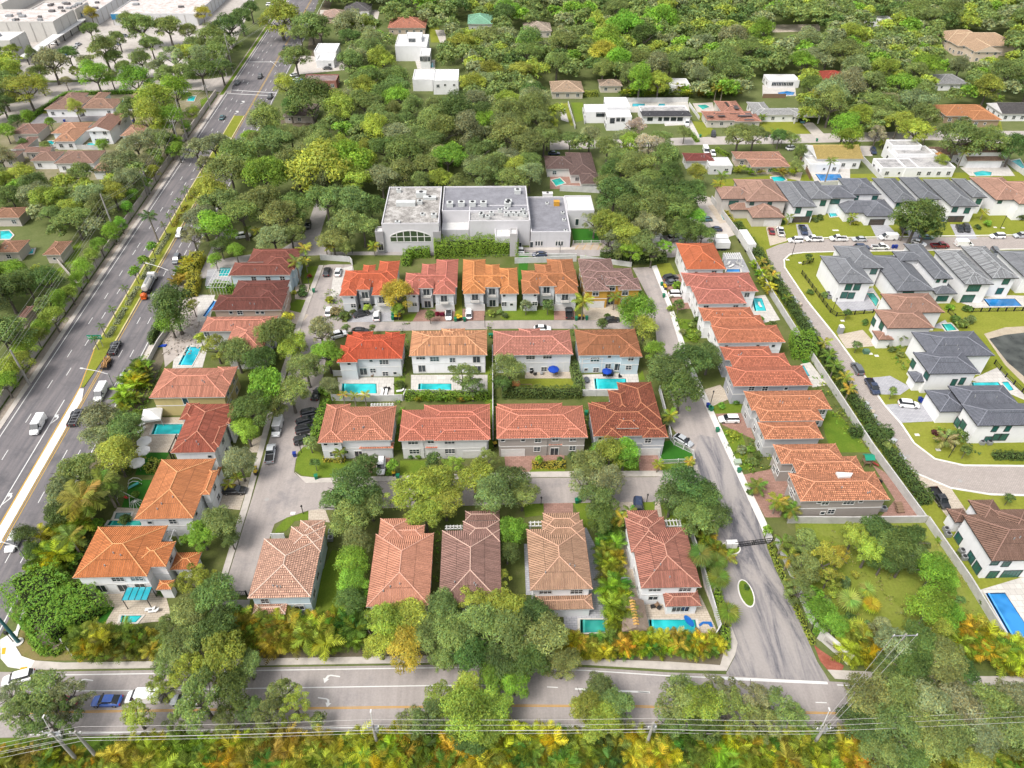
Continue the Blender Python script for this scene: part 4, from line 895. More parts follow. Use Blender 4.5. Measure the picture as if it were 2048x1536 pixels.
gp('lake_bank', [(1968, 668), (2010, 655), (2100, 650), (2200, 760), (2048, 768), (2010, 730)], ground_mat('pale_sand', (.36, .30, .22), (.48, .41, .31), (.56, .49, .38), .6), .05)
gp('pond', [(1978, 678), (2010, 670), (2100, 660), (2180, 740), (2050, 755), (2015, 725)], water_mat((.05, .055, .045)), .08)
pav('patio', TANPAV, (1415, 372+40), (1450, 405), (1470, 440), (1440, 448), z=.07)
gp('vacant_lot', [(1590, 1045), (1850, 1045), (1925, 1150), (2030, 1320), (1720, 1310), (1640, 1240), (1600, 1150)], ground_mat('rough_grass', (.13, .20, .02), (.22, .26, .04), (.33, .33, .10), .25), .05)
gp('side_road', [(-200, 172), (170, 164), (420, 158), (470, 150), (462, 186), (400, 180), (200, 184), (130, 192), (0, 250), (-200, 330), (-200, 250), (60, 200)], asphalt('side_road_asphalt', (.42, .38, .35), (.30, .28, .27), (.55, .50, .46), .5, .2), .05)
gp('parking_lot', [(-300, 110), (-300, -120), (560, -120), (470, 90), (425, 150), (150, 160), (-200, 165)], PARK, .03)
gp('side_road', [(78, 228), (180, 222), (245, 218), (240, 240), (60, 248)], asphalt('drive_asphalt', (.25, .24, .25), (.18, .18, .2), (.32, .30, .30), .5, .2), .05)
gp('garden_ground', [(0, 250), (130, 192), (330, 180), (440, 186), (390, 260), (330, 360), (0, 360)], ground_mat('yard_soil', (.12, .15, .04), (.22, .20, .11), (.40, .34, .26), .3), .02)
lawn((90, 222), (128, 212), (155, 225), (70, 236), m=LAWN2); lawn((62, 232), (92, 214), (80, 240), (60, 245)); lawn((400, 200), (435, 186), (428, 215), (405, 225)); lawn((135, 500), (165, 480), (155, 525), (130, 530)); lawn((95, 545), (135, 530), (120, 560), (85, 575))
gp('north_street', [(1390, 275), (1530, 270), (1860, 262), (2100, 262), (2100, 290), (1860, 280), (1530, 288), (1380, 290), (1100, 300), (1100, 282)], asphalt('north_street_asphalt', (.45, .41, .38), (.36, .33, .31), (.55, .50, .46), .5, .2), .05)
pav('driveway', WHITEPAV, (1325, 238), (1365, 238), (1375, 250), (1330, 252)); pav('driveway', WHITEPAV, (1364, 240), (1382, 240), (1402, 278), (1385, 280)); lawn((1320, 238), (1362, 238), (1362, 252), (1330, 250), m=LAWN2); lawn((1383, 242), (1412, 245), (1430, 262), (1402, 278), m=LAWN2); lawn((1115, 210), (1136, 205), (1150, 250), (1142, 252), m=LAWN2); lawn((1142, 205), (1166, 205), (1168, 240), (1152, 245), m=LAWN)
lawn((1512, 238), (1600, 238), (1625, 274), (1530, 275), m=LAWN2); pav('driveway', CONC, (1602, 245), (1625, 245), (1655, 275), (1630, 275)); pav('driveway', WHITEPAV, (1120, 218), (1130, 218), (1138, 245), (1122, 240)); lawn((1535, 325), (1590, 325), (1610, 360), (1540, 370), m=LAWN2); lawn((1380, 215), (1395, 215), (1412, 240), (1398, 242), m=LAWN2); lawn((1970, 240), (2000, 235), (2005, 260), (1960, 258), m=LAWN2)
pav('patio', WHITEPAV, (1525, 170), (1590, 170), (1592, 192), (1525, 193)); pav('patio', WHITEPAV, (1620, 345), (1700, 330), (1700, 362), (1630, 365)); pav('patio', TANPAV, (1560, 345), (1540, 350), (1600, 362), (1605, 345)); pav('patio', WHITEPAV, (1920, 335), (2010, 325), (2030, 352), (1940, 352)); pav('patio', CONC, (1715, 292), (1745, 292), (1745, 312), (1725, 312)); pav('patio', WHITEPAV, (1255, 200), (1375, 200), (1380, 225), (1260, 225)); pav('patio', CONC, (1385, 207), (1425, 205), (1430, 225), (1395, 225)); pav('patio', REDPAV, (1100, 350), (1165, 350), (1170, 378), (1100, 378)); pav('patio', CONC, (600, 110), (690, 120), (690, 140), (585, 150)); lawn((560, 240), (640, 240), (640, 250), (565, 256), m=SOIL)
pav('patio', TANPAV, (1540, 50), (1640, 48), (1640, 62), (1545, 65)); pav('patio', CONC, (640, 20), (760, 20), (750, 60), (640, 40)); pav('driveway', CONC, (870, 60), (890, 60), (892, 85), (880, 85)); lawn((858, 55), (878, 52), (880, 85), (862, 85), m=LAWN2); pav('patio', WHITEPAV, (830, 120), (870, 120), (870, 138), (835, 138))
PGREY, BLUEW, TAUPE, CREAM, WH = (.71, .73, .75), (.58, .70, .76), (.40, .36, .33), (.62, .56, .44), (.92, .92, .93)
RED, ORED, PINK, ORNG, TAN, BRN, MAR = (.50, .085, .04), (.56, .13, .05), (.56, .22, .17), (.62, .24, .10), (.48, .30, .21), (.36, .15, .08), (.27, .085, .06)
H = house
H('long-ridged bright vermilion roofed grey house at the west end of the upper row', 'the vermilion-roofed house', PGREY, (.62, .14, .06), [(682, 575, 797, 540, 6), (752, 560, 800, 522, 6.05), (718, 570, 752, 530, 6), (679, 592, 720, 560, 6.02), (743, 591, 786, 560, 6.03), (712, 580, 745, 556, 6.7)],
  [(3, 'n', 704, 594, 's'), (3, 'n', 707, 611, 'w'), (5, 'n', 730, 590, 'b'), (5, 'n', 733, 606, 'D0'), (4, 'n', 764, 600, 'b'), (4, 'n', 767, 616, 'g')])
H('rose-red roofed pale house behind the small round flowering tree in the upper row', 'the rose-roofed house', PGREY, (.57, .19, .14), [(808, 573, 915, 545, 6), (868, 575, 917, 519, 6.05), (840, 565, 872, 528, 6), (866, 589, 912, 558, 6.02), (808, 590, 842, 560, 6.03), (836, 577, 869, 556, 6.7)],
  [(4, 'n', 828, 592, 's'), (4, 'n', 829, 608, 'w'), (5, 'n', 853, 584, 'b'), (5, 'n', 855, 602, 'D0'), (3, 'n', 888, 597, 'b'), (3, 'n', 890, 612, 'g')])
H('bright orange roofed house third along the upper row, hedge behind', 'the bright orange upper-row house', PGREY, (.66, .26, .09), [(925, 574, 1033, 545, 6), (924, 580, 971, 519, 6.05), (970, 565, 999, 529, 6), (1000, 588, 1034, 536, 6.02), (926, 588, 970, 560, 6.03), (969, 575, 1000, 552, 6.7)],
  [(4, 'n', 950, 594, 'b'), (4, 'n', 951, 612, 'g'), (5, 'n', 984, 583, 'b'), (5, 'n', 985, 602, 'D0'), (3, 'n', 1008, 591, 's'), (3, 'n', 1008, 608, 'w'), (3, 'n', 1023, 609, 's')])
H('burnt orange roofed pale house fourth along the upper row', 'the burnt-orange upper-row house', PGREY, (.50, .20, .085), [(1045, 573, 1151, 540, 6), (1100, 570, 1145, 518, 6.05), (1072, 560, 1108, 528, 6), (1110, 588, 1152, 558, 6.02), (1044, 588, 1076, 560, 6.03), (1078, 573, 1110, 548, 6.7)],
  [(4, 'n', 1071, 590, 's'), (4, 'n', 1071, 607, 'w'), (5, 'n', 1093, 580, 'b'), (5, 'n', 1092, 598, 'D0'), (3, 'n', 1130, 594, 'b'), (3, 'n', 1127, 611, 'g')])
H('ochre walled house with mottled mauve brown roof and arched openings', 'the ochre house', (.58, .33, .06), (.33, .20, .18), [(1167, 570, 1262, 536, 6), (1162, 550, 1222, 517, 6.05), (1170, 582, 1213, 552, 6.02), (1237, 580, 1276, 556, 6.03), (1211, 571, 1243, 553, 6.7)],
  [(2, 'n', 1191, 588, 'a'), (2, 'n', 1190, 606, 'g'), (4, 'n', 1224, 578, 'a'), (4, 'n', 1222, 597, 'D0'), (3, 'n', 1250, 587, 'a'), (3, 'n', 1247, 602, 'w'), (3, 'n', 1262, 602, 's')], mott=.5, rib=False)
H('scarlet roofed grey house beside the west street with turquoise pool in front', 'the scarlet-roofed house', PGREY, (.58, .10, .04), [(683, 719, 811, 668, 6), (673, 725, 722, 690, 6.02), (700, 690, 747, 663, 6.03), (765, 700, 800, 664, 6.04)],
  [(1, 'n', 698, 727, 's'), (0, 'n', 742, 721, 's'), (0, 'n', 768, 724, 'W'), (0, 'n', 704, 744, 'w'), (0, 'n', 727, 743, 'd'), (0, 'n', 746, 741, 'w'), (0, 'n', 771, 748, 'w'), (0, 'n', 790, 746, 's')])
H('light apricot roofed white house with speckled tiles, second row second from west', 'the apricot-roofed house', WH, (.66, .32, .17), [(818, 712, 974, 660, 6), (880, 700, 930, 657, 6.02)],
  [(0, 'n', 841, 713, 'W'), (0, 'n', 869, 718, 'W'), (0, 'n', 844, 737, 'd'), (0, 'n', 953, 719, 'D'), (0, 'n', 905, 720, 'w'), (0, 'n', 955, 742, 'd')], mott=.45)
H('salmon pink roofed grey house above the patio with blue umbrella', 'the salmon second-row house', PGREY, (.60, .25, .19), [(987, 711, 1139, 660, 6), (1040, 700, 1080, 657, 6.02), (1095, 709, 1141, 680, 6.03)],
  [(0, 'n', 1061, 714, 'W'), (0, 'n', 1095, 713, 'W'), (2, 'n', 1122, 709, 'W'), (2, 'n', 1120, 733, 'd'), (0, 'n', 1012, 716, 'W'), (0, 'n', 1063, 738, 's'), (0, 'n', 1088, 738, 'w')], rib=False)
H('chestnut roofed pale blue house at the east end of the second row', 'the pale blue chestnut-roofed house', BLUEW, (.40, .16, .075), [(1157, 711, 1270, 658, 6), (1240, 714, 1277, 684, 6.02)],
  [(0, 'n', 1190, 719, 'W'), (0, 'n', 1219, 712, 's'), (1, 'n', 1262, 717, 'w'), (0, 'n', 1216, 732, 'w'), (0, 'n', 1236, 734, 'd'), (0, 'n', 1172, 739, 's'), (0, 'n', 1192, 740, 'w'), (1, 'n', 1257, 735, 'w')])
H('salmon tiled pale house on the lawn corner where the inner streets bend', 'the salmon corner house', PGREY, (.62, .25, .16), [(660, 882, 793, 812, 6), (635, 886, 701, 808, 6.02), (716, 880, 772, 850, 6.03), (718, 898, 788, 885, 3.3)],
  [(1, 'n', 651, 888, 's'), (1, 'n', 672, 888, 's'), (1, 'n', 666, 908, 'w'), (0, 'n', 693, 904, 's'), (2, 'n', 713, 881, 'w'), (0, 'n', 717, 903, 'D0'), (0, 'n', 755, 905, 'g')], rib=False)
H('coral red roofed white house, second along the lower street', 'the coral-roofed house', (.74, .74, .73), (.62, .21, .14), [(797, 881, 980, 817, 6), (844, 860, 980, 808, 6.03), (797, 882, 853, 850, 6.02), (868, 882, 978, 850, 6.04), (851, 897, 877, 888, 3.2)],
  [(2, 'n', 826, 884, 'W'), (2, 'n', 829, 903, 'W'), (0, 'n', 861, 877, 'w'), (0, 'n', 866, 902, 'D0'), (3, 'n', 899, 883, 'W'), (3, 'n', 900, 902, 'W'), (3, 'n', 950, 904, 'g')], rib=False)
H('coral roofed taupe walled house with red paver drive, third along the lower street', 'the taupe house', TAUPE, (.63, .23, .15), [(993, 877, 1165, 811, 6), (995, 850, 1124, 806, 6.03), (995, 878, 1098, 850, 6.02), (1122, 876, 1172, 850, 6.04), (1098, 891, 1123, 883, 3.2)],
  [(2, 'n', 1005, 880, 's'), (2, 'n', 1046, 880, 's'), (2, 'n', 1076, 880, 'w'), (2, 'n', 1074, 898, 'w'), (2, 'n', 1026, 903, 'g'), (0, 'n', 1111, 872, 'w'), (0, 'n', 1109, 897, 'D0'), (3, 'n', 1146, 877, 'w'), (3, 'n', 1145, 896, 'w')], rib=False)
H('dark brick-red roofed blue-grey house with many hips beside the gate street', 'the dark red many-hipped house', (.48, .50, .54), (.34, .10, .055), [(1187, 873, 1313, 804, 6), (1250, 840, 1302, 764, 6.04), (1225, 830, 1257, 780, 6.2), (1208, 877, 1240, 850, 6.02), (1285, 876, 1330, 850, 6.03), (1233, 857, 1273, 835, 7), (1190, 845, 1230, 804, 6.05)],
  [(3, 'n', 1221, 880, 'w'), (3, 'n', 1200, 897, 'w'), (5, 'n', 1250, 865, 'a'), (5, 'n', 1248, 880, 'a'), (4, 'n', 1296, 881, 'w'), (4, 'n', 1298, 898, 'g'), (0, 'n', 1200, 877, 's')], mott=.4, rib=False, cap=(.52, .22, .12))
H('pale peach roofed light blue house beside the west street end', 'the peach-roofed blue house', BLUEW, (.68, .40, .30), [(495, 1197, 646, 1075, 6), (570, 1105, 652, 1052, 6.02), (592, 1080, 651, 1040, 6.04), (503, 1230, 576, 1205, 3.2)],
  [(0, 'n', 599, 1215, 'a'), (0, 'n', 530, 1202, 'w'), (0, 'r', 635, 1150, 'D'), (0, 'r', 628, 1185, 'D'), (0, 'r', 641, 1115, 'D')], mott=.3, rib=False, cap=(.72, .55, .45), auto='')
H('smooth salmon roofed house behind the bottom palms, second in the bottom row', 'the smooth salmon bottom-row house', (.7, .62, .5), (.66, .30, .20), [(732, 1214, 868, 1066, 6), (754, 1090, 822, 1036, 6.02), (780, 1080, 850, 1050, 6.03)], cap=(.70, .38, .28), mott=.15)
H('mauve brown roofed house among tall oaks in the middle of the bottom row', 'the mauve-brown bottom-row house', PGREY, (.34, .19, .16), [(877, 1209, 1000, 1059, 6), (925, 1085, 999, 1041, 6.02), (930, 1042, 999, 1021, 3.6)], cap=(.62, .42, .34))
H('tan roofed white house with grey paved side yards in the bottom row', 'the tan-roofed bottom-row house', WH, (.50, .30, .20), [(1060, 1181, 1169, 1056, 6), (1086, 1085, 1165, 1040, 6.02), (1088, 1060, 1158, 1025, 6.04), (1070, 1221, 1183, 1188, 3.2)],
  [(0, 'n', 1091, 1183, 'W'), (0, 'n', 1153, 1183, 'W'), (0, 'n', 1170, 1210, 'w')], cap=(.66, .40, .28), auto='r')
H('dusty red roofed white house nearest the entrance gate in the bottom row', 'the dusty red roofed gate house', WH, (.42, .17, .125), [(1282, 1177, 1371, 1054, 6), (1262, 1105, 1327, 1034, 6.02), (1262, 1065, 1314, 1020, 6.04), (1331, 1214, 1395, 1181, 3.3)],
  [(0, 'n', 1310, 1178, 'W'), (0, 'n', 1370, 1178, 'W'), (0, 'n', 1306, 1196, 'a'), (3, 'n', 1361, 1218, 'v')], cap=(.58, .30, .22), auto='l', mott=.35)
H('northernmost maroon roofed pale house with screened pool by the highway', 'the northern maroon house', BLUEW, MAR, [(457, 551, 590, 524, 6), (495, 524, 603, 497, 6.02), (520, 540, 600, 510, 6.05)])
H('dark oxblood roofed house with long thin blue pool at its west side', 'the oxblood-roofed house', (.55, .42, .34), (.20, .06, .045), [(423, 621, 575, 588, 6), (462, 592, 580, 560, 6.02), (500, 610, 578, 575, 6.05)], [(0, 'n', 462, 625, 's'), (0, 'n', 480, 625, 'w'), (0, 'n', 515, 625, 's'), (0, 'n', 525, 625, 's')])
H('faded salmon roofed house behind roadside oaks north of the big rectangular pool', 'the faded salmon house', (.60, .60, .60), (.58, .24, .17), [(400, 663, 556, 632, 6), (445, 703, 545, 650, 6.02)], [(0, 'n', 414, 668, 'w'), (1, 'n', 484, 725, 'w'), (1, 'n', 508, 724, 'w')], mott=.35)
H('wide salmon pink roofed cream walled house east of the highway', 'the cream-walled salmon house', (.58, .48, .22), (.60, .25, .17), [(298, 796, 474, 735, 6), (420, 770, 476, 733, 6.02)], [(0, 'n', 371, 802, 't')], mott=.3)
H('brick red roofed white house between umbrella terrace and west street', 'the brick-red roofed house', WH, (.38, .10, .06), [(341, 906, 468, 807, 6), (452, 848, 473, 812, 6.02), (415, 895, 455, 850, 6.03), (358, 840, 400, 806, 6.04)], [(0, 'n', 420, 913, 's')], cap=(.58, .26, .17), mott=.35)
H('long orange roofed white house with playground lawn on its west side', 'the long orange house', WH, (.62, .23, .09), [(268, 1039, 432, 917, 6), (400, 990, 438, 940, 6.03), (417, 985, 444, 934, 3.3)], [(0, 'n', 346, 1043, 'w'), (0, 'n', 300, 1045, 's')], cap=(.74, .38, .18))
H('orange roofed white house nearest the highway corner with tiled pool terrace', 'the corner orange house', WH, (.62, .21, .07), [(145, 1156, 336, 1051, 6), (262, 1135, 352, 1083, 6.03), (340, 1140, 404, 1104, 3.3), (312, 1180, 350, 1160, 3.2)],
  [(0, 'n', 236, 1158, 'W'), (0, 'n', 274, 1157, 'W'), (0, 'n', 203, 1177, 'd'), (0, 'n', 247, 1176, 'd'), (0, 'n', 282, 1174, 'd')], cap=(.72, .36, .16))
H('smooth orange-red roofed white house at the north end of the east street', 'the north-east orange-red house', WH, (.62, .17, .07), [(1373, 539, 1427, 486, 6), (1362, 512, 1400, 486, 6.02), (1385, 562, 1400, 530, 3.3)], mott=.12)
H('pink tiled white house with turquoise pool, second in the east column', 'the pink east-column house', WH, (.58, .21, .16), [(1385, 584, 1497, 545, 6), (1396, 608, 1476, 572, 6.03), (1372, 572, 1430, 545, 6.02)], mott=.3, rib=False)
H('coral orange tiled white house with three stepped hips, third in the east column', 'the third east-column house', WH, (.62, .22, .12), [(1407, 642, 1500, 614, 6), (1436, 686, 1553, 650, 6.03), (1425, 655, 1520, 630, 6.02)], mott=.35, rib=False)
H('coral orange roofed grey walled house with bow-ended hip, fourth in the east column', 'the fourth east-column house', (.45, .46, .50), (.60, .20, .12), [(1450, 720, 1537, 692, 6), (1465, 734, 1568, 706, 6.02), (1467, 773, 1604, 731, 6.03)], [(2, 'n', 1503, 777, 'w'), (2, 'n', 1530, 777, 'w'), (2, 'n', 1572, 777, 's')], mott=.35, rib=False)
H('light orange tiled grey house with large back lawn, fifth in the east column', 'the fifth east-column house', (.55, .55, .56), (.64, .26, .14), [(1503, 821, 1643, 780, 6), (1520, 843, 1632, 812, 6.02), (1529, 879, 1630, 843, 6.03)], [(0, 'n', 1644, 824, 'w'), (1, 'n', 1636, 845, 'w')], mott=.45, rib=False)
H('mottled orange roofed taupe house with white roof triangle north of the vacant lot', 'the mottled orange taupe house', TAUPE, (.64, .27, .15), [(1601, 1003, 1749, 943, 6), (1594, 949, 1712, 912, 6.03), (1562, 928, 1671, 887, 6.02)],
  [(0, 'n', 1639, 1003, 's'), (0, 'n', 1651, 1005, 'w'), (0, 'n', 1698, 1004, 'W'), (0, 'n', 1722, 1002, 's'), (0, 'n', 1662, 1023, 'w'), (0, 'n', 1645, 1026, 's'), (2, 'l', 1557, 947, 'w'), (0, 'l', 1583, 985, 'w')], mott=.5, rib=False)
DK = dict(dark_fascia=True, glass=GREENGLASS, frame=plain('dark_frame', (.05, .07, .07), .5, .4), rib=True, mott=.15, course=False, wtype='D')
GR = (.20, .21, .23); GR2 = (.27, .28, .30); TERR = (.42, .24, .18)
H('white modern house with grey roof on the fenced corner lawn', 'the corner grey-roofed house', WH, GR2, [(1678, 567, 1706, 511, 6.5), (1700, 537, 1731, 491, 6.53)], [(0, 'n', 1697, 574, 'D'), (0, 'n', 1714, 574, 'D'), (0, 'n', 1688, 590, 'D'), (0, 'n', 1702, 591, 'D'), (1, 'n', 1748, 541, 'D')], auto='', **DK)
H('largest dark grey roofed white house with small turret roof beside the paver road', 'the turreted grey house', WH, (.22, .23, .255), [(1794, 582, 1808, 510, 5.5), (1869, 558, 1842, 487, 7.2), (1872, 588, 1896, 566, 3.6), (1800, 522, 1835, 502, 7.0)], [(1, 'n', 1876, 562, 's'), (1, 'n', 1890, 562, 's'), (0, 'n', 1815, 588, 'v'), (2, 'n', 1884, 597, 'v')], auto='', **DK)
H('mottled grey roofed white house with deep balcony over blue pool', 'the mottled grey balcony house', WH, (.33, .34, .35), [(1931, 569, 1921, 500, 6.5), (1985, 557, 1971, 492, 6.53)], [(0, 'n', 1948, 575, 'z'), (0, 'n', 1935, 597, 'z'), (1, 'n', 2013, 561, 'D'), (1, 'n', 1999, 582, 'D')], auto='', **{**DK, 'mott': .5})
H('grey roofed white house cut by the east edge behind the balcony house', 'the edge grey house', WH, GR2, [(2048, 553, 2108, 500, 6)], auto='', **DK)
H('terracotta brown roofed white modern house with portable toilet on its lawn', 'the terracotta modern house', WH, TERR, [(1790, 626, 1857, 586, 6.3), (1775, 657, 1838, 618, 6.33), (1757, 680, 1775, 661, 3.2)], [(0, 'n', 1828, 660, 's'), (1, 'l', 1745, 640, 'D'), (1, 'l', 1763, 652, 'D')], **{**DK, 'auto': ''})
H('charcoal roofed white modern house beside the pond', 'the pondside charcoal house', WH, (.19, .20, .235), [(1860, 713, 1947, 662, 6.5), (1858, 748, 1925, 703, 6.53), (1830, 764, 1857, 742, 3.3)], [(1, 'n', 1907, 765, 't'), (1, 'n', 1924, 762, 't'), (1, 'l', 1822, 722, 'D'), (1, 'l', 1860, 740, 'D')], auto='', **DK)
H('long charcoal roofed white house with two garage doors by the road bend', 'the road-bend charcoal house', WH, (.18, .19, .225), [(1925, 811, 2006, 770, 5), (1955, 852, 2075, 806, 6), (1880, 824, 1905, 779, 4)], [(1, 'n', 1992, 854, 't'), (1, 'n', 2018, 853, 't'), (1, 'n', 1993, 874, 'D'), (1, 'n', 2006, 874, 'D'), (1, 'n', 1975, 880, 'D'), (1, 'l', 1913, 842, 'D'), (1, 'l', 1926, 850, 'D')], auto='', **DK)
H('brown roofed white house beside the deep blue pool at the east edge', 'the brown-roofed edge house', WH, (.25, .14, .105), [(1984, 1122, 2072, 1026, 6.2), (1965, 1044, 1986, 999, 6.23), (2022, 1075, 2050, 1018, 6.6), (1910, 1045, 1926, 1017, 3.6)], [(0, 'n', 1990, 1125, 'w'), (0, 'n', 2012, 1128, 'w'), (0, 'n', 1984, 1150, 'd'), (0, 'n', 2020, 1150, 'z'), (0, 'l', 1916, 1078, 'D'), (0, 'l', 1942, 1115, 'D'), (0, 'l', 1953, 1137, 'd')], auto='', **DK)
GRW = dict(DK, garage=plain('brown_garage', (.10, .08, .07), .6, .3))
H('pinkish brown roofed low and tall house at the west end of the estate row', 'the pinkish estate-row house', (.62, .58, .54), (.46, .28, .22), [(1443, 398, 1498, 372, 6), (1493, 403, 1545, 358, 6.3), (1462, 420, 1535, 404, 3.4), (1505, 436, 1549, 404, 3.43)], [(0, 'n', 1467, 406, 'v'), (1, 'n', 1505, 402, 'w'), (1, 'n', 1541, 401, 'w'), (3, 'n', 1543, 446, 'g')], auto='', **dict(DK, garage=WHITE))
H('white two-storey house with light grey roof, second in the estate row', 'the second estate-row house', WH, GR2, [(1586, 414, 1595, 362, 6), (1622, 398, 1637, 362, 6.2)], [(0, 'n', 1596, 421, 'D'), (0, 'n', 1618, 427, 'D'), (1, 'n', 1646, 406, 'D'), (0, 'n', 1592, 445, 'G'), (0, 'n', 1609, 444, 'G')], auto='', **GRW)
H('spreading grey roofed house with wide brown garage door in the estate row', 'the wide-garage estate house', WH, (.22, .23, .26), [(1703, 389, 1733, 356, 6.3), (1652, 396, 1692, 370, 6), (1690, 426, 1757, 399, 3.5), (1733, 433, 1768, 399, 3.53)], [(0, 'n', 1711, 397, 'D'), (0, 'n', 1749, 397, 'D'), (1, 'n', 1670, 403, 'v'), (3, 'n', 1754, 443, 'g')], auto='', **GRW)
H('white house with dark grey roof behind the broad estate oak', 'the oak-fronted estate house', WH, (.22, .23, .25), [(1789, 405, 1790, 356, 6), (1842, 399, 1836, 354, 6.2)], [(0, 'n', 1797, 411, 'D'), (1, 'n', 1860, 404, 'D')], auto='', **GRW)
H('white house with grey roof and double garage right of the estate oak', 'the double-garage estate house', WH, (.25, .26, .275), [(1903, 413, 1897, 358, 6), (1945, 395, 1931, 357, 6.2)], [(0, 'n', 1911, 416, 'D'), (0, 'n', 1934, 421, 'D'), (1, 'n', 1957, 403, 'D'), (0, 'n', 1903, 438, 'G'), (0, 'n', 1918, 438, 'G')], auto='', **GRW)
H('terracotta pink roofed white house at the east end of the estate row', 'the east estate-row house', WH, (.50, .29, .22), [(1992, 400, 2005, 354, 6), (2038, 408, 2052, 362, 6.2)], [(0, 'n', 2000, 403, 'w')], auto='', **GRW)
LOW = dict(course=False, rib=False)
H('low faded pink roofed ranch house behind the west end of the estate row', 'the pink ranch house', (.60, .50, .42), (.55, .30, .22), [(1472, 318, 1558, 303, 3.2), (1503, 334, 1570, 318, 3.1, 'hip')], **LOW)
H('mustard yellow roofed house with swept gables and blue pool in front', 'the yellow-roofed house', WH, (.58, .44, .15), [(1634, 318, 1700, 289, 4.2, 'gx'), (1620, 330, 1665, 312, 3.2, 'flat')], mott=.08, **LOW)
FR = flat_roof('weathered_flat_roof', (.22, .22, .22), (.42, .41, .41), (.6, .58, .56)); WFR = flat_roof('white_flat_roof', (.60, .60, .59), (.70, .70, .69), (.76, .76, .75))
H('flat roofed white and grey sprawling house right of the yellow roof', 'the flat grey-white house', WH, None or (.5, .5, .5), [(1765, 337, 1818, 318, 3.4, 'flat'), (1812, 337, 1868, 300, 3.5, 'flat'), (1785, 293, 1830, 281, 6, 'flat'), (1795, 310, 1850, 293, 4.5, 'flat')], tc=FR, **LOW)
H('brown roofed two-storey white house with low white porch roof', 'the brown-roofed porch house', WH, (.38, .24, .18), [(1928, 305, 1985, 286, 5.6, 'gx'), (1875, 310, 1912, 294, 3.2), (1935, 322, 1998, 312, 3.0, 'shed')], [(0, 'n', 1940, 308, 's'), (0, 'n', 1960, 308, 's')], **LOW)
H('flat white cube house with dark upstairs windows north of the tree belt', 'the white cube house', WH, (.6, .6, .6), [(1172, 225, 1255, 210, 4.5, 'flat'), (1215, 215, 1252, 196, 6.5, 'flat'), (1215, 235, 1258, 222, 5.5, 'flat')], [(0, 'n', 1200, 229, 'v'), (0, 'n', 1212, 229, 'v'), (2, 'n', 1225, 238, 'D'), (2, 'n', 1237, 232, 'w'), (2, 'n', 1247, 232, 'w')], tc=WFR, **dict(LOW, frame=BLACK))
H('long low white house with black hipped roof edge and wide white yard', 'the black-edged white house', WH, (.09, .09, .10), [(1285, 233, 1378, 222, 3.3, 'hip'), (1282, 224, 1370, 213, 3.2, 'flat')], [(0, 'n', 1300, 238, 'W'), (0, 'n', 1320, 238, 'w'), (0, 'n', 1333, 238, 'W'), (0, 'n', 1347, 238, 'W'), (0, 'n', 1360, 238, 'W')], tc=FR, **dict(LOW, frame=BLACK))
sol = H('faded pink roofed house carrying dark solar panels', 'the solar-panelled pink house', (.66, .62, .56), (.56, .27, .20), [(1414, 241, 1500, 222, 3.2), (1444, 226, 1472, 202, 3.25), (1470, 243, 1512, 228, 3.22)], pitch=.28, **LOW)
H('low white ranch house with long pale roof and carport on a wide lawn', 'the white ranch house', WH, (.50, .50, .49), [(1515, 230, 1590, 216, 3.2), (1510, 226, 1528, 204, 3.25), (1590, 234, 1625, 216, 3.0, 'hip', 1)], pitch=.25, **LOW)
H('vivid orange roofed L-shaped ranch house among the eastern trees', 'the orange L-shaped house', (.4, .3, .2), (.62, .27, .12), [(1892, 232, 1960, 210, 3.3), (1945, 240, 1978, 222, 3.35)], tc=WFR, **LOW)
H('charcoal gabled white house at the east edge of the wooded district', 'the charcoal gabled house', WH, (.13, .12, .12), [(2005, 228, 2075, 206, 3.3, 'gx')], **LOW)
H('tan roofed low house facing the hedge north of the white cube house', 'the tan low house', (.6, .55, .45), (.58, .42, .30), [(1103, 184, 1162, 163, 3.2)], **LOW)
H('small pale tan roofed house left of the palms behind the cube house', 'the small tan house', (.6, .55, .45), (.55, .42, .32), [(1200, 172, 1240, 160, 3.2)], **LOW)
H('white flat roofed pool house with glazed front and blue kidney pool', 'the glazed white pool house', WH, (.7, .7, .7), [(1538, 162, 1588, 150, 3.2, 'flat')], [(0, 'n', 1550, 168, 'v'), (0, 'n', 1560, 168, 'v'), (0, 'n', 1570, 168, 'v'), (0, 'n', 1580, 168, 'v')], tc=WFR, **LOW)
H('small red tent-like roof showing through the northern canopy', 'the small red-roofed house', (.5, .4, .35), (.48, .08, .05), [(1645, 160, 1682, 143, 3.5)], **LOW)
H('large sand coloured roofed villa with arched entry in the north-east woods', 'the sand-roofed villa', (.70, .58, .46), (.70, .48, .32), [(1915, 92, 2000, 70, 5), (1895, 82, 1945, 64, 5.05), (1950, 104, 1975, 88, 5.3, 'gy')], mott=.1, **LOW)
H('white flat roofed pair of blocks just north of the great banyan', 'the twin white blocks', WH, (.7, .7, .7), [(825, 160, 868, 140, 5, 'flat'), (866, 162, 918, 140, 6, 'flat')], [(1, 'n', 876, 172, 'w'), (1, 'n', 890, 170, 's'), (1, 'n', 908, 170, 's')], tc=WFR, **LOW)
H('tall white modernist house with roof terraces and small plunge pool', 'the white modernist house', WH, (.7, .7, .7), [(790, 93, 858, 70, 7, 'flat'), (812, 76, 845, 66, 9, 'flat'), (840, 112, 862, 98, 6, 'flat')], [(2, 'n', 846, 102, 'z'), (2, 'n', 853, 112, 'z'), (1, 'n', 824, 78, 'z')], tc=WFR, **LOW)
H('green roofed house peeping from the far trees', 'the green-roofed house', (.6, .62, .56), (.30, .62, .42), [(935, 48, 985, 30, 4)], mott=.05, **LOW)
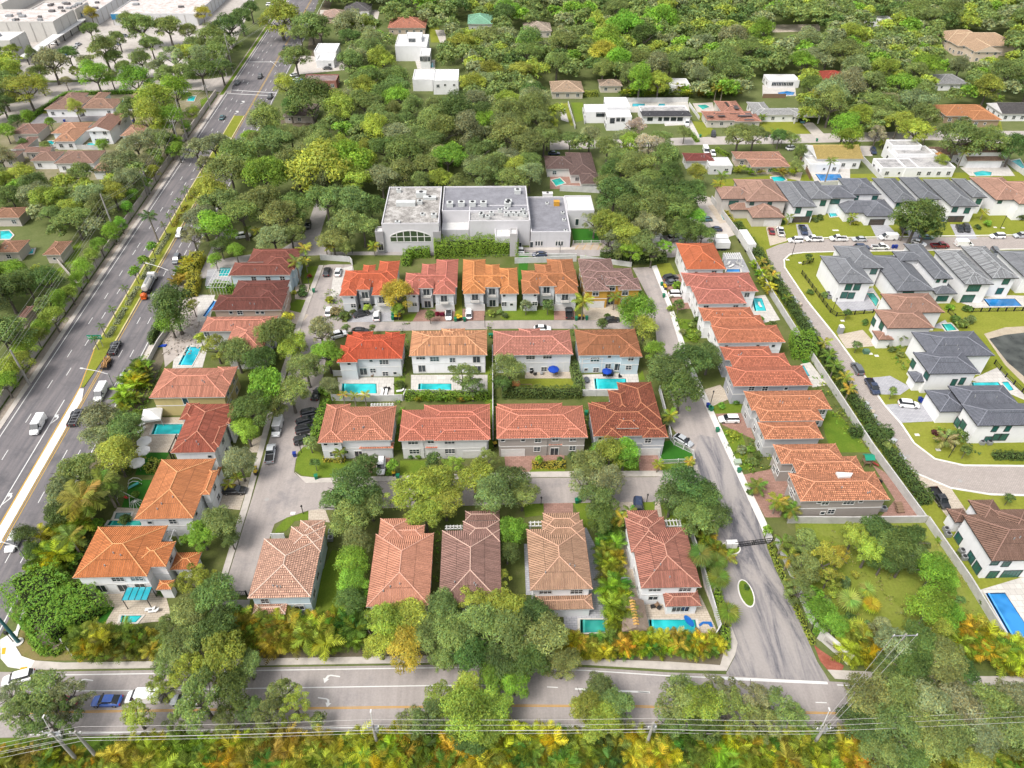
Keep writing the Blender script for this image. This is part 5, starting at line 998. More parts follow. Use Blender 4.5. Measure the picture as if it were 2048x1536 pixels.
H('white roofed two-storey house facing the highway junction', 'the white junction house', WH, (.7, .7, .7), [(628, 104, 680, 88, 5, 'flat'), (632, 122, 674, 108, 3.4, 'flat')], tc=WFR, **LOW)
H('flat red-brown roofed house with circular drive beside the highway', 'the flat red-brown house', (.35, .16, .13), (.4, .2, .15), [(606, 163, 678, 150, 3.5, 'flat')], tc=flat_roof('red_flat_roof', (.16, .13, .13), (.30, .20, .19), (.36, .30, .28)), **LOW)
H('brown roofed bungalow with tan yard beside the highway oaks', 'the brown roadside bungalow', (.5, .45, .4), (.25, .19, .16), [(565, 232, 640, 208, 3.2)], **LOW)
H('brown roofed L-shaped house with white patch roof and green pool behind the school', 'the brown L-shaped house', (.74, .73, .70), (.20, .13, .115), [(1092, 338, 1150, 312, 3.3), (1140, 350, 1182, 305, 3.4), (1162, 368, 1200, 346, 3.3)], **LOW)
H('maroon roofed house with white flat wing between the oak groups', 'the maroon and white house', (.7, .7, .7), (.28, .07, .06), [(1372, 322, 1420, 306, 3.3), (1420, 333, 1455, 316, 3.1, 'flat')], tc=WFR, **LOW)
H('salmon roofed hidden house behind the white modernist house', 'the hidden salmon house', (.6, .5, .4), (.60, .24, .16), [(775, 56, 855, 38, 3.5)], **LOW)
H('cream terrace roofed house almost hidden in the northern trees', 'the hidden cream house', (.6, .55, .48), (.55, .45, .36), [(1048, 62, 1100, 46, 3.5)], **LOW)
H('pale roofed low house glimpsed at the top among dark trees', 'the far pale house', WH, (.6, .6, .6), [(1742, 40, 1775, 33, 3.5, 'flat')], tc=WFR, **LOW)
H('grey roofed white house glimpsed between eastern canopies', 'the glimpsed grey house', WH, (.4, .4, .4), [(1875, 168, 1912, 150, 3.2)], **LOW)
H('white roofed L house glimpsed left of the far palms', 'the glimpsed white house', WH, (.55, .55, .55), [(1340, 172, 1372, 158, 3.4, 'flat')], tc=WFR, **LOW)
H('low pale house at the very top beside the highway', 'the far roadside house', WH, (.16, .15, .15), [(685, 22, 745, 8, 3.4)], **LOW)
H('pink walled low house with broad yard near the top of the highway', 'the far pink house', (.62, .48, .38), (.60, .42, .34), [(640, 35, 700, 22, 3.2)], **LOW)
TW = (.40, .22, .16)
for lab, sh, wc, rc, ws in (
  ('brown roofed townhouse with white garage door on the cul-de-sac, western one', 'the western garage townhouse', WH, (.42, .26, .21), [(88, 219, 184, 194, 3.4), (112, 205, 178, 186, 3.45)]),
  ('brown roofed townhouse with hipped front on the cul-de-sac, eastern one', 'the eastern garage townhouse', WH, (.45, .27, .20), [(161, 217, 247, 198, 3.4), (172, 206, 222, 185, 3.45)]),
  ('pink gabled townhouse beside its turquoise pool near the side road', 'the pink gabled townhouse', WH, (.52, .32, .26), [(248, 206, 302, 187, 3.4)]),
  ('orange roofed townhouse with kidney pool to its west', 'the orange townhouse', WH, (.60, .32, .20), [(105, 283, 178, 256, 3.5), (102, 267, 186, 245, 3.55)]),
  ('white walled two-storey townhouse with steep brown gable', 'the steep-gabled townhouse', WH, (.40, .22, .17), [(172, 262, 246, 236, 5.5, 'gy'), (205, 250, 262, 228, 4.5, 'gx')]),
  ('brown roofed townhouse at the west edge south of the lane', 'the west-edge townhouse', (.6, .55, .5), (.36, .21, .17), [(20, 268, 100, 248, 3.4), (26, 298, 78, 274, 3.3), (48, 305, 112, 294, 3.2, 'gx')]),
  ('long brown roofed townhouse south of the white wall', 'the long brown townhouse', WH, (.38, .23, .18), [(108, 327, 212, 301, 3.6), (60, 322, 130, 303, 3.4)]),
  ('orange strip roofed townhouse beside a small round pool', 'the strip-roofed townhouse', WH, (.58, .34, .24), [(182, 342, 232, 318, 3.4), (240, 272, 300, 250, 3.4)]),
  ('small brown roofed outbuilding at the far west edge', 'the small west outbuilding', (.5, .45, .4), (.32, .20, .16), [(-20, 318, 48, 302, 3.4)]),
  ('rust roofed house with dark round tank near the west edge', 'the rust-roofed tank house', (.6, .55, .5), (.42, .22, .14), [(-15, 505, 60, 480, 3.3), (85, 510, 145, 482, 3.2), (-20, 436, 60, 414, 3.3)]),
  ('salmon roofed low house half hidden beside the boundary wall', 'the half-hidden salmon house', (.5, .4, .35), (.45, .25, .20), [(30, 640, 70, 612, 3.3)])):
    H(lab, sh, wc, rc, ws, **dict(LOW, auto='n'))
CW = (.66, .64, .60)
H('tall panelled warehouse with stained white roof at the top left', 'the tall warehouse', CW, (.7, .7, .7), [(-60, 44, 146, 20, 10, 'flat'), (60, 20, 175, 5, 9, 'flat')], tc=flat_roof('stained_white_roof', (.42, .32, .28), (.62, .58, .55), (.76, .75, .74)), auto='', course=False, name='warehouse', cat='warehouse')
H('lower warehouse with pale roof at the left edge by the car park', 'the lower warehouse', CW, (.7, .7, .7), [(-80, 82, 50, 64, 10, 'flat')], tc=WFR, auto='', course=False, name='warehouse', cat='warehouse')
H('long white shopping block with blue parapet corners along the car park', 'the long shopping block', (.70, .70, .70), (.7, .7, .7), [(222, 28, 470, -40, 6, 'flat'), (130, 25, 260, -20, 6.5, 'flat')], tc=flat_roof('stained_white_roof', (.42, .32, .28), (.62, .58, .55), (.76, .75, .74)), auto='', course=False, name='shopping_block', cat='building')
BP_ = plain('blue_parapet', (.03, .22, .42), .5, .4)
for lab in ('tall panelled', 'lower warehouse', 'long white shopping'):
    o = [q for q in COL.objects if (q.get('label') or '').startswith(lab)][0]
    for w_ in [c for c in list(COL.objects) if c.parent == o and c.name.split('.')[0] == 'wall']:
        X = [v.co.x for v in w_.data.vertices]; Y = [v.co.y for v in w_.data.vertices]; Z = max(v.co.z for v in w_.data.vertices); n = int((max(X)-min(X))/6)
        for i in range(n+1): b = MB(); u = min(X)+i*(max(X)-min(X))/n; b.box(u-.2, min(Y)-.15, 0, u+.2, min(Y)+.05, Z); part('pilaster', b, stucco((.5, .48, .45)), o)
        n = int((max(Y)-min(Y))/7)
        for i in range(n+1): b = MB(); u = min(Y)+i*(max(Y)-min(Y))/n; b.box(max(X)-.05, u-.2, 0, max(X)+.15, u+.2, Z); part('pilaster', b, stucco((.5, .48, .45)), o)
        b = MB(); b.box(min(X)-.3, min(Y)-.3, Z-.6 if lab[0] != 'l' else Z-2.5, min(X)+9, min(Y)-.02, Z+.3); part('sign_band', b, BP_, o)
        for i in range(9):
            b = MB(); u, v = random.uniform(min(X)+2, max(X)-2), random.uniform(min(Y)+2, max(Y)-2); q = random.uniform(.6, 1.6); b.box(u-q, v-q*.8, Z, u+q, v+q*.8, Z+1.3); part('roof_unit', b, plain('dark_unit', (.16, .15, .15), .6, .3) if i % 2 else GREYMETAL, o)
H('broad low white roofed store block at the top left corner', 'the low store block', CW, (.7, .7, .7), [(-300, 8, 120, -50, 7, 'flat'), (150, -8, 330, -70, 6, 'flat')], tc=flat_roof('stained_white_roof', (.42, .32, .28), (.62, .58, .55), (.76, .75, .74)), auto='', course=False, name='store_block', cat='building')
t = thing('covered_walkway', 'white flat covered walkway on posts along the warehouses', 'canopy', (0, 0, 0)); P = [G(x, y, 4) for x, y in ((40, 112), (55, 116), (172, 38), (160, 33))]
mb = MB(); mb.prism(P, 3.7, 4.05); part('roof', mb, WFR, t)
for i in range(9): x, y = G(52+i*14.5, 113-i*9.4, 4); mb = MB(); mb.box(x-.2, y-.2, 0, x+.2, y+.2, 3.7); part('post', mb, BLACK, t)
GRAVEL = flat_roof('gravel_roof', (.12, .11, .10), (.34, .32, .30), (.62, .60, .57)); MEMB = flat_roof('membrane_roof', (.20, .20, .22), (.25, .25, .28), (.31, .31, .34))
SW = (.66, .65, .67)
school = H('sprawling pale school with arched hall window and equipment on flat roofs', 'the pale school', SW, (.6, .6, .6), [(763, 449, 884, 375, 9.5, 'flat')], tc=GRAVEL, auto='', course=False, name='school', cat='school')
sx, sy = school.location.x, school.location.y
def sblock(nx, ny, fx, fy, h, roofm, wall=None):
    x0, y0 = G(nx, ny, h); x1, y1 = G(fx, fy, h); x0 -= sx; x1 -= sx; y0 -= sy; y1 -= sy; p = .3
    wb = MB(); wb.box(x0, y0, -.1, x1, y1, h-.35); part('wall', wb, stucco(wall or SW), school)
    wb = MB(); e = .03
    wb.box(x0-e, y0-e, h-.35, x1+e, y0+p, h+.4); wb.box(x0-e, y1-p, h-.35, x1+e, y1+e, h+.4); wb.box(x0-e, y0+p, h-.35, x0+p, y1-p, h+.4); wb.box(x1-p, y0+p, h-.35, x1+e, y1-p, h+.4); part('parapet', wb, stucco(wall or SW), school)
    rb = MB(); rb.box(x0+p, y0+p, h-.35, x1-p, y1-p, h-.05); part('roof', rb, roofm, school); return (x0, y0, x1, y1)
sblock(884, 424, 1052, 374, 8.6, MEMB); sblock(938, 444, 1057, 412, 8.3, FR); b3 = sblock(1062, 466, 1128, 395, 5.2, MEMB); sblock(1134, 423, 1181, 393, 6.0, WFR); sblock(884, 462, 938, 440, 5.0, WFR); sblock(990, 475, 1034, 455, 5.5, WFR)
sblock(750, 466, 768, 455, 7.0, WFR, (.36, .35, .36)); sblock(866, 466, 882, 455, 6.6, WFR, (.36, .35, .36)); sblock(1020, 470, 1034, 458, 7.4, WFR, (.50, .48, .48))
y_f = G(763, 449, 9.5)[1]; wl = ray_plane(781, 483, 1, y_f); wr = ray_plane(863, 483, 1, y_f); W_ = wr[0]-wl[0]; cxw = (wl[0]+wr[0])/2-sx; z0 = wl[2]
mb = MB(); g = MB(); hh = 3.4
def arch_z(u): return z0+1.7+1.9*sin(pi*max(0, min(1, u)))**.8
for i in range(13):
    u = i/12
    if i % 2 == 0: mb.box(cxw-W_/2+u*W_-.12, y_f-sy-.14, z0, cxw-W_/2+u*W_+.12, y_f-sy+.05, arch_z(u))
for i in range(12):
    u0, u1 = i/12, (i+1)/12; xa, xb = cxw-W_/2+u0*W_, cxw-W_/2+u1*W_; yy = y_f-sy
    mb.poly8([(xa, yy-.14, arch_z(u0)), (xb, yy-.14, arch_z(u1)), (xb, yy+.05, arch_z(u1)), (xa, yy+.05, arch_z(u0)), (xa, yy-.14, arch_z(u0)+.3), (xb, yy-.14, arch_z(u1)+.3), (xb, yy+.05, arch_z(u1)+.3), (xa, yy+.05, arch_z(u0)+.3)])
    g.face([(xa, yy-.04, z0), (xb, yy-.04, z0), (xb, yy-.04, arch_z(u1)), (xa, yy-.04, arch_z(u0))])
mb.box(cxw-W_/2, y_f-sy-.12, z0-.2, cxw+W_/2, y_f-sy+.05, z0); mb.box(cxw-W_/2, y_f-sy-.11, z0+1.55, cxw+W_/2, y_f-sy+.05, z0+1.75)
aw = part('window', mb, WHITE, school); part('pane', g, plain('hall_glass', (.06, .09, .05), .1, .8), aw)
def school_window(px, py, w_, h_, yf, arch=False, name='window', fr=WHITE):
    x, y, z = ray_plane(px, py, 1, yf); put_window(school, x-sx, yf-sy, z, 'n', w_, h_, 'arch' if arch else 'plain', fr, GLASS, name)
yb3 = b3[1]+sy
for px in (1072.5, 1078, 1083.5, 1113, 1118.5, 1124): school_window(px, 487, .55, 1.5, yb3, True)
school_window(1063, 490, .9, 2.2, yb3, name='door'); ys4 = G(1134, 423, 6)[1]; school_window(1154, 444, 1.0, 2.2, ys4, name='door'); school_window(1038, 492, 1.5, 2.4, yb3, name='door')
x, y, z = ray_plane(762, 494, 1, G(750, 466, 7)[1]); put_window(school, x-sx, y-sy, max(1.3, z), 'n', 1.4, 2.2, 'arch', WHITE, BLACK, 'door')
def runit(px, py, h0, w_, d_, h_, mat, fan=True):
    x, y = G(px, py, h0); mb = MB(); mb.box(-w_/2, -d_/2, 0, w_/2, d_/2, h_); mb.box(-w_/2-.06, -d_/2-.06, h_, w_/2+.06, d_/2+.06, h_+.08); o = part('roof_unit', mb, mat, school, (x-sx, y-sy, h0-.05))
    if fan: f = MB(); f.tube([(0, 0, h_+.08), (0, 0, h_+.22)], min(w_, d_)*.32, 10); part('fan', f, BLACK, o)
LG = plain('equipment_grey', (.62, .64, .63), .5, .4)
for px, py, w_, d_, h_ in ((843, 393, 3.2, 2, 1.6), (860, 398, 4, 1.5, .8), (840, 407, 1.6, 1.4, 1), (868, 434, 1.6, 1.4, 1), (845, 430, 1.2, 1.2, .5), (798, 384, 1.4, 1.2, 1.0), (795, 447-2, 1.5, 1, .4)): runit(px, py, 9.5, w_, d_, h_, LG)
x, y = G(812, 410, 9.5); mb = MB(); mb.box(-3, -1, 0, 3, 1, 1.3); part('duct', mb, LG, school, (x-sx, y-sy, 9.45))
for px, py in ((900, 412), (923, 411), (945, 411), (967, 411), (1015, 412), (1035, 386), (1017, 408)): runit(px, py, 8.6, 2.0, 1.8, 1.3, LG)
for px, py in ((963, 431), (983, 430), (1000, 424), (1012, 422), (1012, 431), (1022, 430), (1032, 431), (1042, 430), (1046, 424), (1050, 433), (962, 434), (975, 437)): runit(px, py, 8.35, 1.3, 1.1, 1.0, LG)
runit(1113, 410, 5.2, 1.8, 1.6, 1.4, plain('orange_plastic', (.62, .32, .04), .6, .3), False)
for px, py in ((1125, 427), (1128, 441), (1131, 463), (1094, 408)): runit(px, py, 5.2, 1.0, .9, .5, LG)
runit(1095, 391, 5.3, 3.4, 1.4, 1.0, WHITE)
SP = plain('solar_panel', (.05, .035, .035), .3, .5); slx, sly = sol.location.x, sol.location.y
for px, py, w_, d_ in ((1437, 227, 4, 1.4), (1452, 226, 5, 1.6), (1468, 227, 4, 1.6), (1420, 233, 3, 1.2), (1443, 232, 3, 1.2), (1457, 209, 2.2, 6), (1472, 215, 2, 4), (1484, 232, 3.4, 1.8), (1497, 230, 2.4, 3.4), (1498, 240, 4, 1.2)):
    x, y = G(px, py, 4.3); mb = MB(); mb.box(-w_/2, -d_/2, 0, w_/2, d_/2, .12); o = part('solar_panel', mb, SP, sol, (x-slx, y-sly, 4.35))
_px = G3(1651, 945, 7.2); _t = MB(); P = [G(*p, 7.4) for p in ((1672, 944), (1706, 946), (1702, 953), (1678, 954))]; _t.prism(P, 6.9, 7.45)
h6 = [o for o in COL.objects if o.get('label', '').startswith('mottled orange roofed taupe')][0]; o = part('roof_patch', _t, WHITE, h6); o.location = (-h6.location.x, -h6.location.y, 0)
pool([(684, 767), (753, 767), (754, 787), (683, 787)], desc='turquoise pool with tanning ledge'); pool([(837, 767), (903, 767), (903, 787), (835, 787)], desc='turquoise pool with pale cover end'); pool([(1188, 757), (1252, 757), (1254, 778), (1190, 778)], desc='bright turquoise rectangular pool')
pool([(375, 693), (404, 694), (384, 731), (356, 730)], (.015, .40, .52), 'large azure rectangular pool', steps=True); pool([(310, 848), (366, 848), (360, 868), (302, 869)], desc='turquoise railed pool'); pool([(427, 601), (434, 603), (412, 634), (405, 632)], BLUE, 'long narrow blue pool')
pool([(440, 535), (463, 535), (456, 552), (437, 552)], TURQ, 'screened turquoise pool', steps=False); pool([(220, 1041), (283, 1041), (283, 1051), (213, 1051)], TEAL, 'green-teal lap pool'); pool([(232, 1025), (263, 1025), (258, 1038), (228, 1038)], (.25, .42, .40), 'pale green spa pool', steps=False); pool([(243, 1231), (285, 1231), (272, 1245), (240, 1245)], TURQ, 'palm-screened turquoise pool')
pool([(1160, 1239), (1211, 1239), (1213, 1264), (1160, 1266)], TEAL, 'sea-green pool with curved steps'); pool([(1297, 1239), (1391, 1239), (1396, 1268), (1299, 1268)], TURQ, 'turquoise pool with blue float'); pool([(1503, 596), (1524, 596), (1533, 622), (1509, 622)], TURQ, 'small turquoise pool'); pool([(1454, 538), (1480, 538), (1481, 544), (1452, 544)], BLUE, 'small blue plunge pool', steps=False); pool([(1603, 731), (1608, 731), (1620, 752), (1614, 753)], (.05, .3, .35), 'sliver-like side pool', steps=False)
pool([(1436, 419), (1455, 419), (1466, 439), (1447, 440)], TURQ, 'small turquoise pool'); pool([(1653, 417), (1665, 417), (1676, 432), (1660, 434)], TURQ, 'turquoise courtyard pool'); pool([(1549, 390), (1561, 389), (1556, 408), (1549, 407)], (.02, .3, .5), 'narrow blue side pool', steps=False); pool([(1732, 586), (1747, 586), (1758, 600), (1752, 614)], TEAL, 'dark green pool'); pool([(1966, 598), (2030, 597), (2045, 612), (1978, 613)], BLUE, 'deep blue rectangular pool')
pool([(1882, 648), (1902, 647), (1914, 660), (1892, 662)], (.02, .42, .36), 'green turquoise pool'); pool([(1942, 765), (1997, 764), (2003, 772), (1946, 775)], TURQ, 'turquoise lap pool'); pool([(2003, 764), (2016, 763), (2028, 780), (2018, 782)], TURQ, 'small square spa', steps=False); pool([(1970, 1186), (2010, 1185), (2075, 1284), (2026, 1284)], BLUE, 'big deep blue pool')
pool([(1630, 348), (1680, 348), (1687, 360), (1640, 362)], BLUE, 'cobalt rectangular pool'); pool([(1542, 354), (1566, 352), (1572, 360), (1560, 365), (1545, 363)], TURQ, 'round-ended turquoise pool'); pool([(1946, 345), (1965, 341), (1984, 344), (1982, 351), (1952, 352)], TURQ, 'free-form turquoise pool'); pool([(2020, 322), (2040, 318), (2050, 335), (2035, 342)], (.02, .35, .35), 'teal screened pool', steps=False); pool([(1555, 185), (1575, 182), (1590, 184), (1587, 190), (1558, 191)], BLUE, 'blue kidney pool')
pool([(1265, 207), (1290, 207), (1290, 213), (1264, 213)], (.02, .38, .48), 'blue courtyard pool', steps=False); pool([(1318, 207), (1330, 207), (1330, 215), (1314, 215)], (.02, .38, .48), 'blue dipping pool', steps=False); pool([(1394, 210), (1412, 209), (1420, 214), (1405, 219)], (.03, .40, .34), 'green kidney pool', steps=False); pool([(852, 125), (867, 125), (867, 135), (851, 135)], TURQ, 'small turquoise plunge pool', steps=False); pool([(1103, 360), (1120, 356), (1130, 366), (1112, 372)], (.02, .45, .38), 'emerald kidney pool', steps=False)
pool([(96, 282), (110, 281), (104, 294), (86, 295)], TURQ, 'kidney-shaped townhouse pool', steps=False); pool([(176, 286), (193, 286), (185, 298), (168, 298)], TURQ, 'rectangular townhouse pool', steps=False); pool([(235, 199), (247, 197), (246, 205), (234, 207)], TURQ, 'small townhouse pool', steps=False); pool([(214, 310), (225, 309), (223, 317), (212, 318)], TURQ, 'round townhouse spa', steps=False); pool([(243, 285), (252, 286), (252, 293), (244, 294)], TURQ, 'tiny townhouse pool', steps=False)
pool([(0, 462), (18, 461), (26, 470), (20, 478), (0, 478)], TURQ, 'round green west-edge pool', steps=False); pool([(45, 499), (69, 497), (66, 507), (43, 509)], TURQ, 'shaded turquoise pool', steps=False); pool([(378, 192), (392, 192), (388, 202), (374, 202)], TURQ, 'roadside turquoise pool', steps=False)
WALLM = concrete((.60, .59, .57)); WW = concrete((.70, .70, .69)); DW = concrete((.58, .53, .48))
fence([(vpx(24, y), y) for y in (1050, 780, 560, 400, 250, 190)], 2.2, DW, label='long grey concrete sound wall along the west side of the highway', panel=5, th=.25, post=.4)
fence([(1422, 403), (1469, 466), (1495, 508), (1535, 583), (1599, 685), (1677, 803), (1741, 902), (1845, 1045)], 2.1, WALLM, label='long pale boundary wall between the orange-roofed column and the paver road', panel=4, th=.2)
fence([(1575, 1046), (1700, 1047), (1848, 1045)], 2.0, WALLM, label='pale wall between the taupe house and the vacant lot', panel=4, th=.2); fence([(1852, 1047), (1933, 1165), (2046, 1350)], 2.0, WALLM, label='pale diagonal wall between vacant lot and deep blue pool', panel=3.5, th=.2)
fence([(1030, 527), (1120, 524), (1152, 523)], 1.9, WW, label='white fence behind the burnt-orange upper-row house'); fence([(642, 520), (700, 524), (705, 560-30)], 1.9, WW, label='white fence at the head of the west street'); fence([(1160, 520), (1262, 534)], 1.6, WW, label='white fence behind the ochre house')
fence([(665, 801), (740, 803), (805, 802)], 1.9, WW, label='white fence below the tanning-ledge pool'); fence([(1163, 792), (1220, 792)], 1.9, WW, label='white fence below the bright turquoise pool'); fence([(985, 640+60), (986, 880)], 1.6, WW, label='narrow white side fence between the two middle lots'); fence([(808, 800), (812, 790), (975, 792)], 1.7, WW, label='white fence behind the apricot house garden')
fence([(1318, 782), (1330, 830), (1341, 880)], 1.6, WW, label='white fence along the east side of the dark red house'); fence([(1338, 876), (1348, 890), (1385, 908), (1388, 925), (1322, 928), (1314, 908)], 1.3, WW, rail=.25, label='white picket fence round the artificial lawn by the gate street', cat='fence', name='picket_fence')
fence([(1382, 1075), (1400, 1130), (1438, 1260), (1428, 1278)], 1.9, WW, label='white side wall of the entrance gate house by the gate street'); fence([(1550, 1085), (1580, 1150), (1600, 1200), (1618, 1240), (1636, 1268)], 1.8, WW, label='white entrance wall along the east side of the gate street')
fence([(545, 1078), (570, 1078)], 1.6, WW, label='white gate fence beside the peach roofed house'); fence([(668, 752), (686, 752)], 1.7, WW, label='short white fence west of the scarlet roofed house'); fence([(1035, 497+15), (1152, 513)], .9, WW, label='low white wall along the school lane') 
fence([(1605, 530), (1618, 527), (1625, 524)], 1.3, BLACK, rail=.35, label='short black railing at the corner house garden', cat='fence', name='railing'); fence([(1603, 548), (1660, 625), (1672, 633), (1745, 626)], 1.3, BLACK, rail=.35, label='black railing round the corner house lawn', cat='fence', name='railing', panel=2.5)
fence([(1944, 624), (2060, 622)], 1.3, BLACK, rail=.4, label='black railing below the deep blue rectangular pool', cat='fence', name='railing', panel=2.5); fence([(1988, 728), (2010, 755), (2060, 800)], 1.3, BLACK, rail=.4, label='black railing along the pond bank', cat='fence', name='railing', panel=2.5); fence([(1895, 625), (1932, 657)], 1.3, BLACK, rail=.4, label='black railing beside the green turquoise pool', cat='fence', name='railing', panel=2.5); fence([(2020, 563), (2060, 588)], 1.3, BLACK, rail=.4, label='black railing right of the balcony house', cat='fence', name='railing', panel=2.5)
fence([(440, 1192), (495, 1193)], 1.7, BLACK, rail=.3, label='black fence closing the end of the west street', cat='fence', name='railing'); fence([(1120, 385-3), (1198, 386)], 2.2, WW, label='buttressed wall behind the school with white posts', panel=4.2); fence([(1146, 490), (1200, 489)], 1.5, WW, rail=.3, label='pale railing round the school playground', cat='fence', name='railing')
fence([(1136, 210), (1150, 258)], 1.6, WW, label='thin white wall left of the white cube house'); fence([(1165, 222), (1169, 248)], 1.5, WW, label='short white wall beside the cube house'); fence([(1378, 212), (1398, 240)], 1.5, WW, label='white wall right of the black-edged house'); fence([(1252, 205), (1375, 204)], 2.0, WW, label='white rear wall of the long pool yard'); fence([(1715, 312), (1770, 372)], 1.8, WW, label='white wall along the flat grey-white house')
fence([(1600, 318), (1620, 360)], 1.6, WOOD, label='weathered fence beside the yellow roofed house'); fence([(1990, 310), (2048, 352)], 1.7, WW, label='white wall right of the brown-roofed porch house'); fence([(1525, 196), (1570, 196)], 1.8, WOOD, label='brown timber fence below the blue kidney pool', cat='fence', name='timber_fence'); fence([(1470, 368), (1560, 373), (1960, 368)], 1.4, WW, label='low white wall behind the estate row')
fence([(0, 312), (110, 298), (205, 300)], 1.8, WW, label='white wall across the townhouse gardens'); fence([(300, 186), (378, 190)], 1.6, WW, label='white wall behind the roadside pool'); fence([(160, 590-15), (118, 528)], 1.6, DW, label='grey tarpaulin-like wall near the sound wall')
fence([(72, 1212), (90, 1240), (118, 1276)], 2.4, OFFWHITE, label='angled cream entrance wall at the highway corner', panel=4, th=.4, post=1.0); fence([(126, 1286), (150, 1318), (162, 1308)], 1.2, WW, label='low white wall at the end of the corner hedge'); fence([(340, 660), (318, 690), (300, 725)], 1.6, OFFWHITE, label='cream wall beside the highway sidewalk')
pergola(1248, 1154-13, 352-352+1270, 1070, 4, label=None) if False else None
pergola(318, 1083, 353, 1058, 4.5, 'white lattice pergola on the corner orange house'); pergola(440, 787, 452, 773, 4.5, 'small white pergola at the cream-walled salmon house'); pergola(338, 902, 354, 868, 3.2, 'dark slatted pergola beside the umbrella terrace', mat=BLACK); pergola(308, 965, 322, 930, 3.2, 'dark slatted pergola on the long orange house garden', mat=BLACK)
pergola(1058, 1052, 1088, 1042, 4, 'white pergola at the front of the tan-roofed house'); pergola(1332, 1053, 1362, 1038, 4, 'white pergola at the front of the gate house'); pergola(890, 1057, 925, 1050, 4, 'white pergola at the mauve-brown bottom-row house'); pergola(740, 812, 788, 806, 4, 'white pergola behind the salmon corner house')
pergola(760, 724, 803, 718, 4.6, 'white pergola over the scarlet house balcony'); pergola(1163, 718, 1206, 710, 4.6, 'white pergola over the pale blue house balcony'); pergola(1452, 518, 1480, 505, 3, 'white slatted pergola by the blue plunge pool')
hedge([(870, 510), (960, 505), (1035, 503)], 5.5, 4.6, TREECOL['b'], label='tall glossy green hedge in front of the school'); hedge([(812, 533), (818, 515), (860, 512)], 2.5, 3.0, TREECOL['b'], label='green hedge corner behind the vermilion and rose roofed houses'); hedge([(1200, 520), (1262, 524), (1330, 522)], 3.0, 3.0, TREECOL['d'], label='dark hedge between the ochre house and the parking area')
hedge([(1005, 793), (1085, 793), (1162, 793)], 2.2, 2.6, TREECOL['d'], label='dark green hedge below the garden with the swing set'); hedge([(812, 798), (900, 797), (978, 797)], 1.8, 2.0, TREECOL['b'], label='low palm-leaved hedge behind the apricot house pool'); hedge([(1145, 735), (1162, 790)], 2.0, 2.4, TREECOL['g'], label='hedge between the lawn with swing set and the blue umbrella pool')
hedge([(655, 810), (640, 850), (632, 880)], 2.0, 2.0, TREECOL['b'], label='bright hedge beside the parked black cars'); hedge([(70, 1165), (100, 1225), (145, 1265)], 9.0, 4.0, TREECOL['b'], label='broad bright green hedge at the highway corner'); hedge([(150, 1200), (185, 1245)], 7.0, 3.8, TREECOL['b'], label='dense hedge bordering the corner pool terrace')
hedge([(1470, 455), (1512, 508), (1555, 575), (1615, 668), (1695, 790), (1760, 885), (1850, 1010)], 2.6, 2.2, TREECOL['d'], label='long dark hedge along the estate side of the boundary wall'); hedge([(1580, 700), (1625, 705)], 8, 4.0, TREECOL['b'], label='big billowing bright green hedge behind the fourth east house'); hedge([(1430, 400), (1468, 455)], 1.8, 1.6, TREECOL['o'], label='golden hedge at the north end of the boundary wall')
hedge([(430, 578), (470, 585), (500, 580)], 2.2, 2.4, TREECOL['b'], label='hedge between the maroon and oxblood roofed houses'); hedge([(395, 560), (385, 595)], 3.0, 3.4, TREECOL['o'], label='golden croton hedge by the highway'); hedge([(400, 520), (378, 555)], 4.0, 3.2, TREECOL['o'], label='yellow-leaved hedge opposite the grey sport utility vehicle'); hedge([(545, 580-60), (600, 518)], 1.6, 1.6, TREECOL['b'], label='clipped hedge north of the maroon roofed house')
hedge([(300, 938), (318, 940)], 2.5, 2.0, TREECOL['y'], label='yellow-green hedge between umbrella terrace and playground'); hedge([(1405, 1100), (1425, 1160), (1448, 1250), (1450, 1300)], 1.4, 1.5, TREECOL['b'], label='narrow clipped hedge outside the gate house wall'); hedge([(1538, 1092), (1590, 1215), (1625, 1290)], .9, .7, TREECOL['y'], label='thin yellow border hedge along the gate street')
hedge([(1415, 1035+240), (1448, 1300)], 2.0, 1.4, TREECOL['o'], label='golden hedge at the gate street corner'); hedge([(648, 920), (690, 922)], 1.6, .8, TREECOL['o'], label='golden border bed on the corner lawn'); hedge([(1065, 932), (1130, 932)], 2.0, .8, TREECOL['o'], label='wavy yellow border hedge before the taupe house')
hedge([(1985, 918-3), (2048, 916), (2100, 915)], 1.8, 1.4, TREECOL['d'], label='clipped hedge on the lawn south of the road-bend charcoal house'); hedge([(1395, 455-170), (1375, 262)], 1.5, 1.2, TREECOL['b'], label='hedge beside the north driveway'); hedge([(1105, 193), (1195, 192)], 2.5, 2.2, TREECOL['y'], label='yellow-green hedge in front of the tan low house'); hedge([(1432, 302), (1455, 315)], 1.5, 1.5, TREECOL['b'], label='clipped hedge right of the maroon and white house')
hedge([(62, 1225), (56, 1250), (66, 1285), (88, 1308), (115, 1308), (130, 1295)], 1.0, .8, TREECOL['b'], label='curved low hedge round the gravel bed at the corner'); hedge([(vpx(258, 600), 600), (vpx(258, 690), 690)], 1.2, 2.5, TREECOL['d'], label='narrow hedge along the highway sidewalk near the oxblood house'); hedge([(1700, 870), (1780, 872)], 2.5, 2.2, TREECOL['d'], label='dark hedge south of the fifth east house lawn'); hedge([(55, 245), (110, 205), (135, 190), (330, 186)], 1.6, 1.6, TREECOL['b'], label='long hedge between townhouses and side road')
hm = [(vpx(160, y), y) for y in (640, 560, 505)]
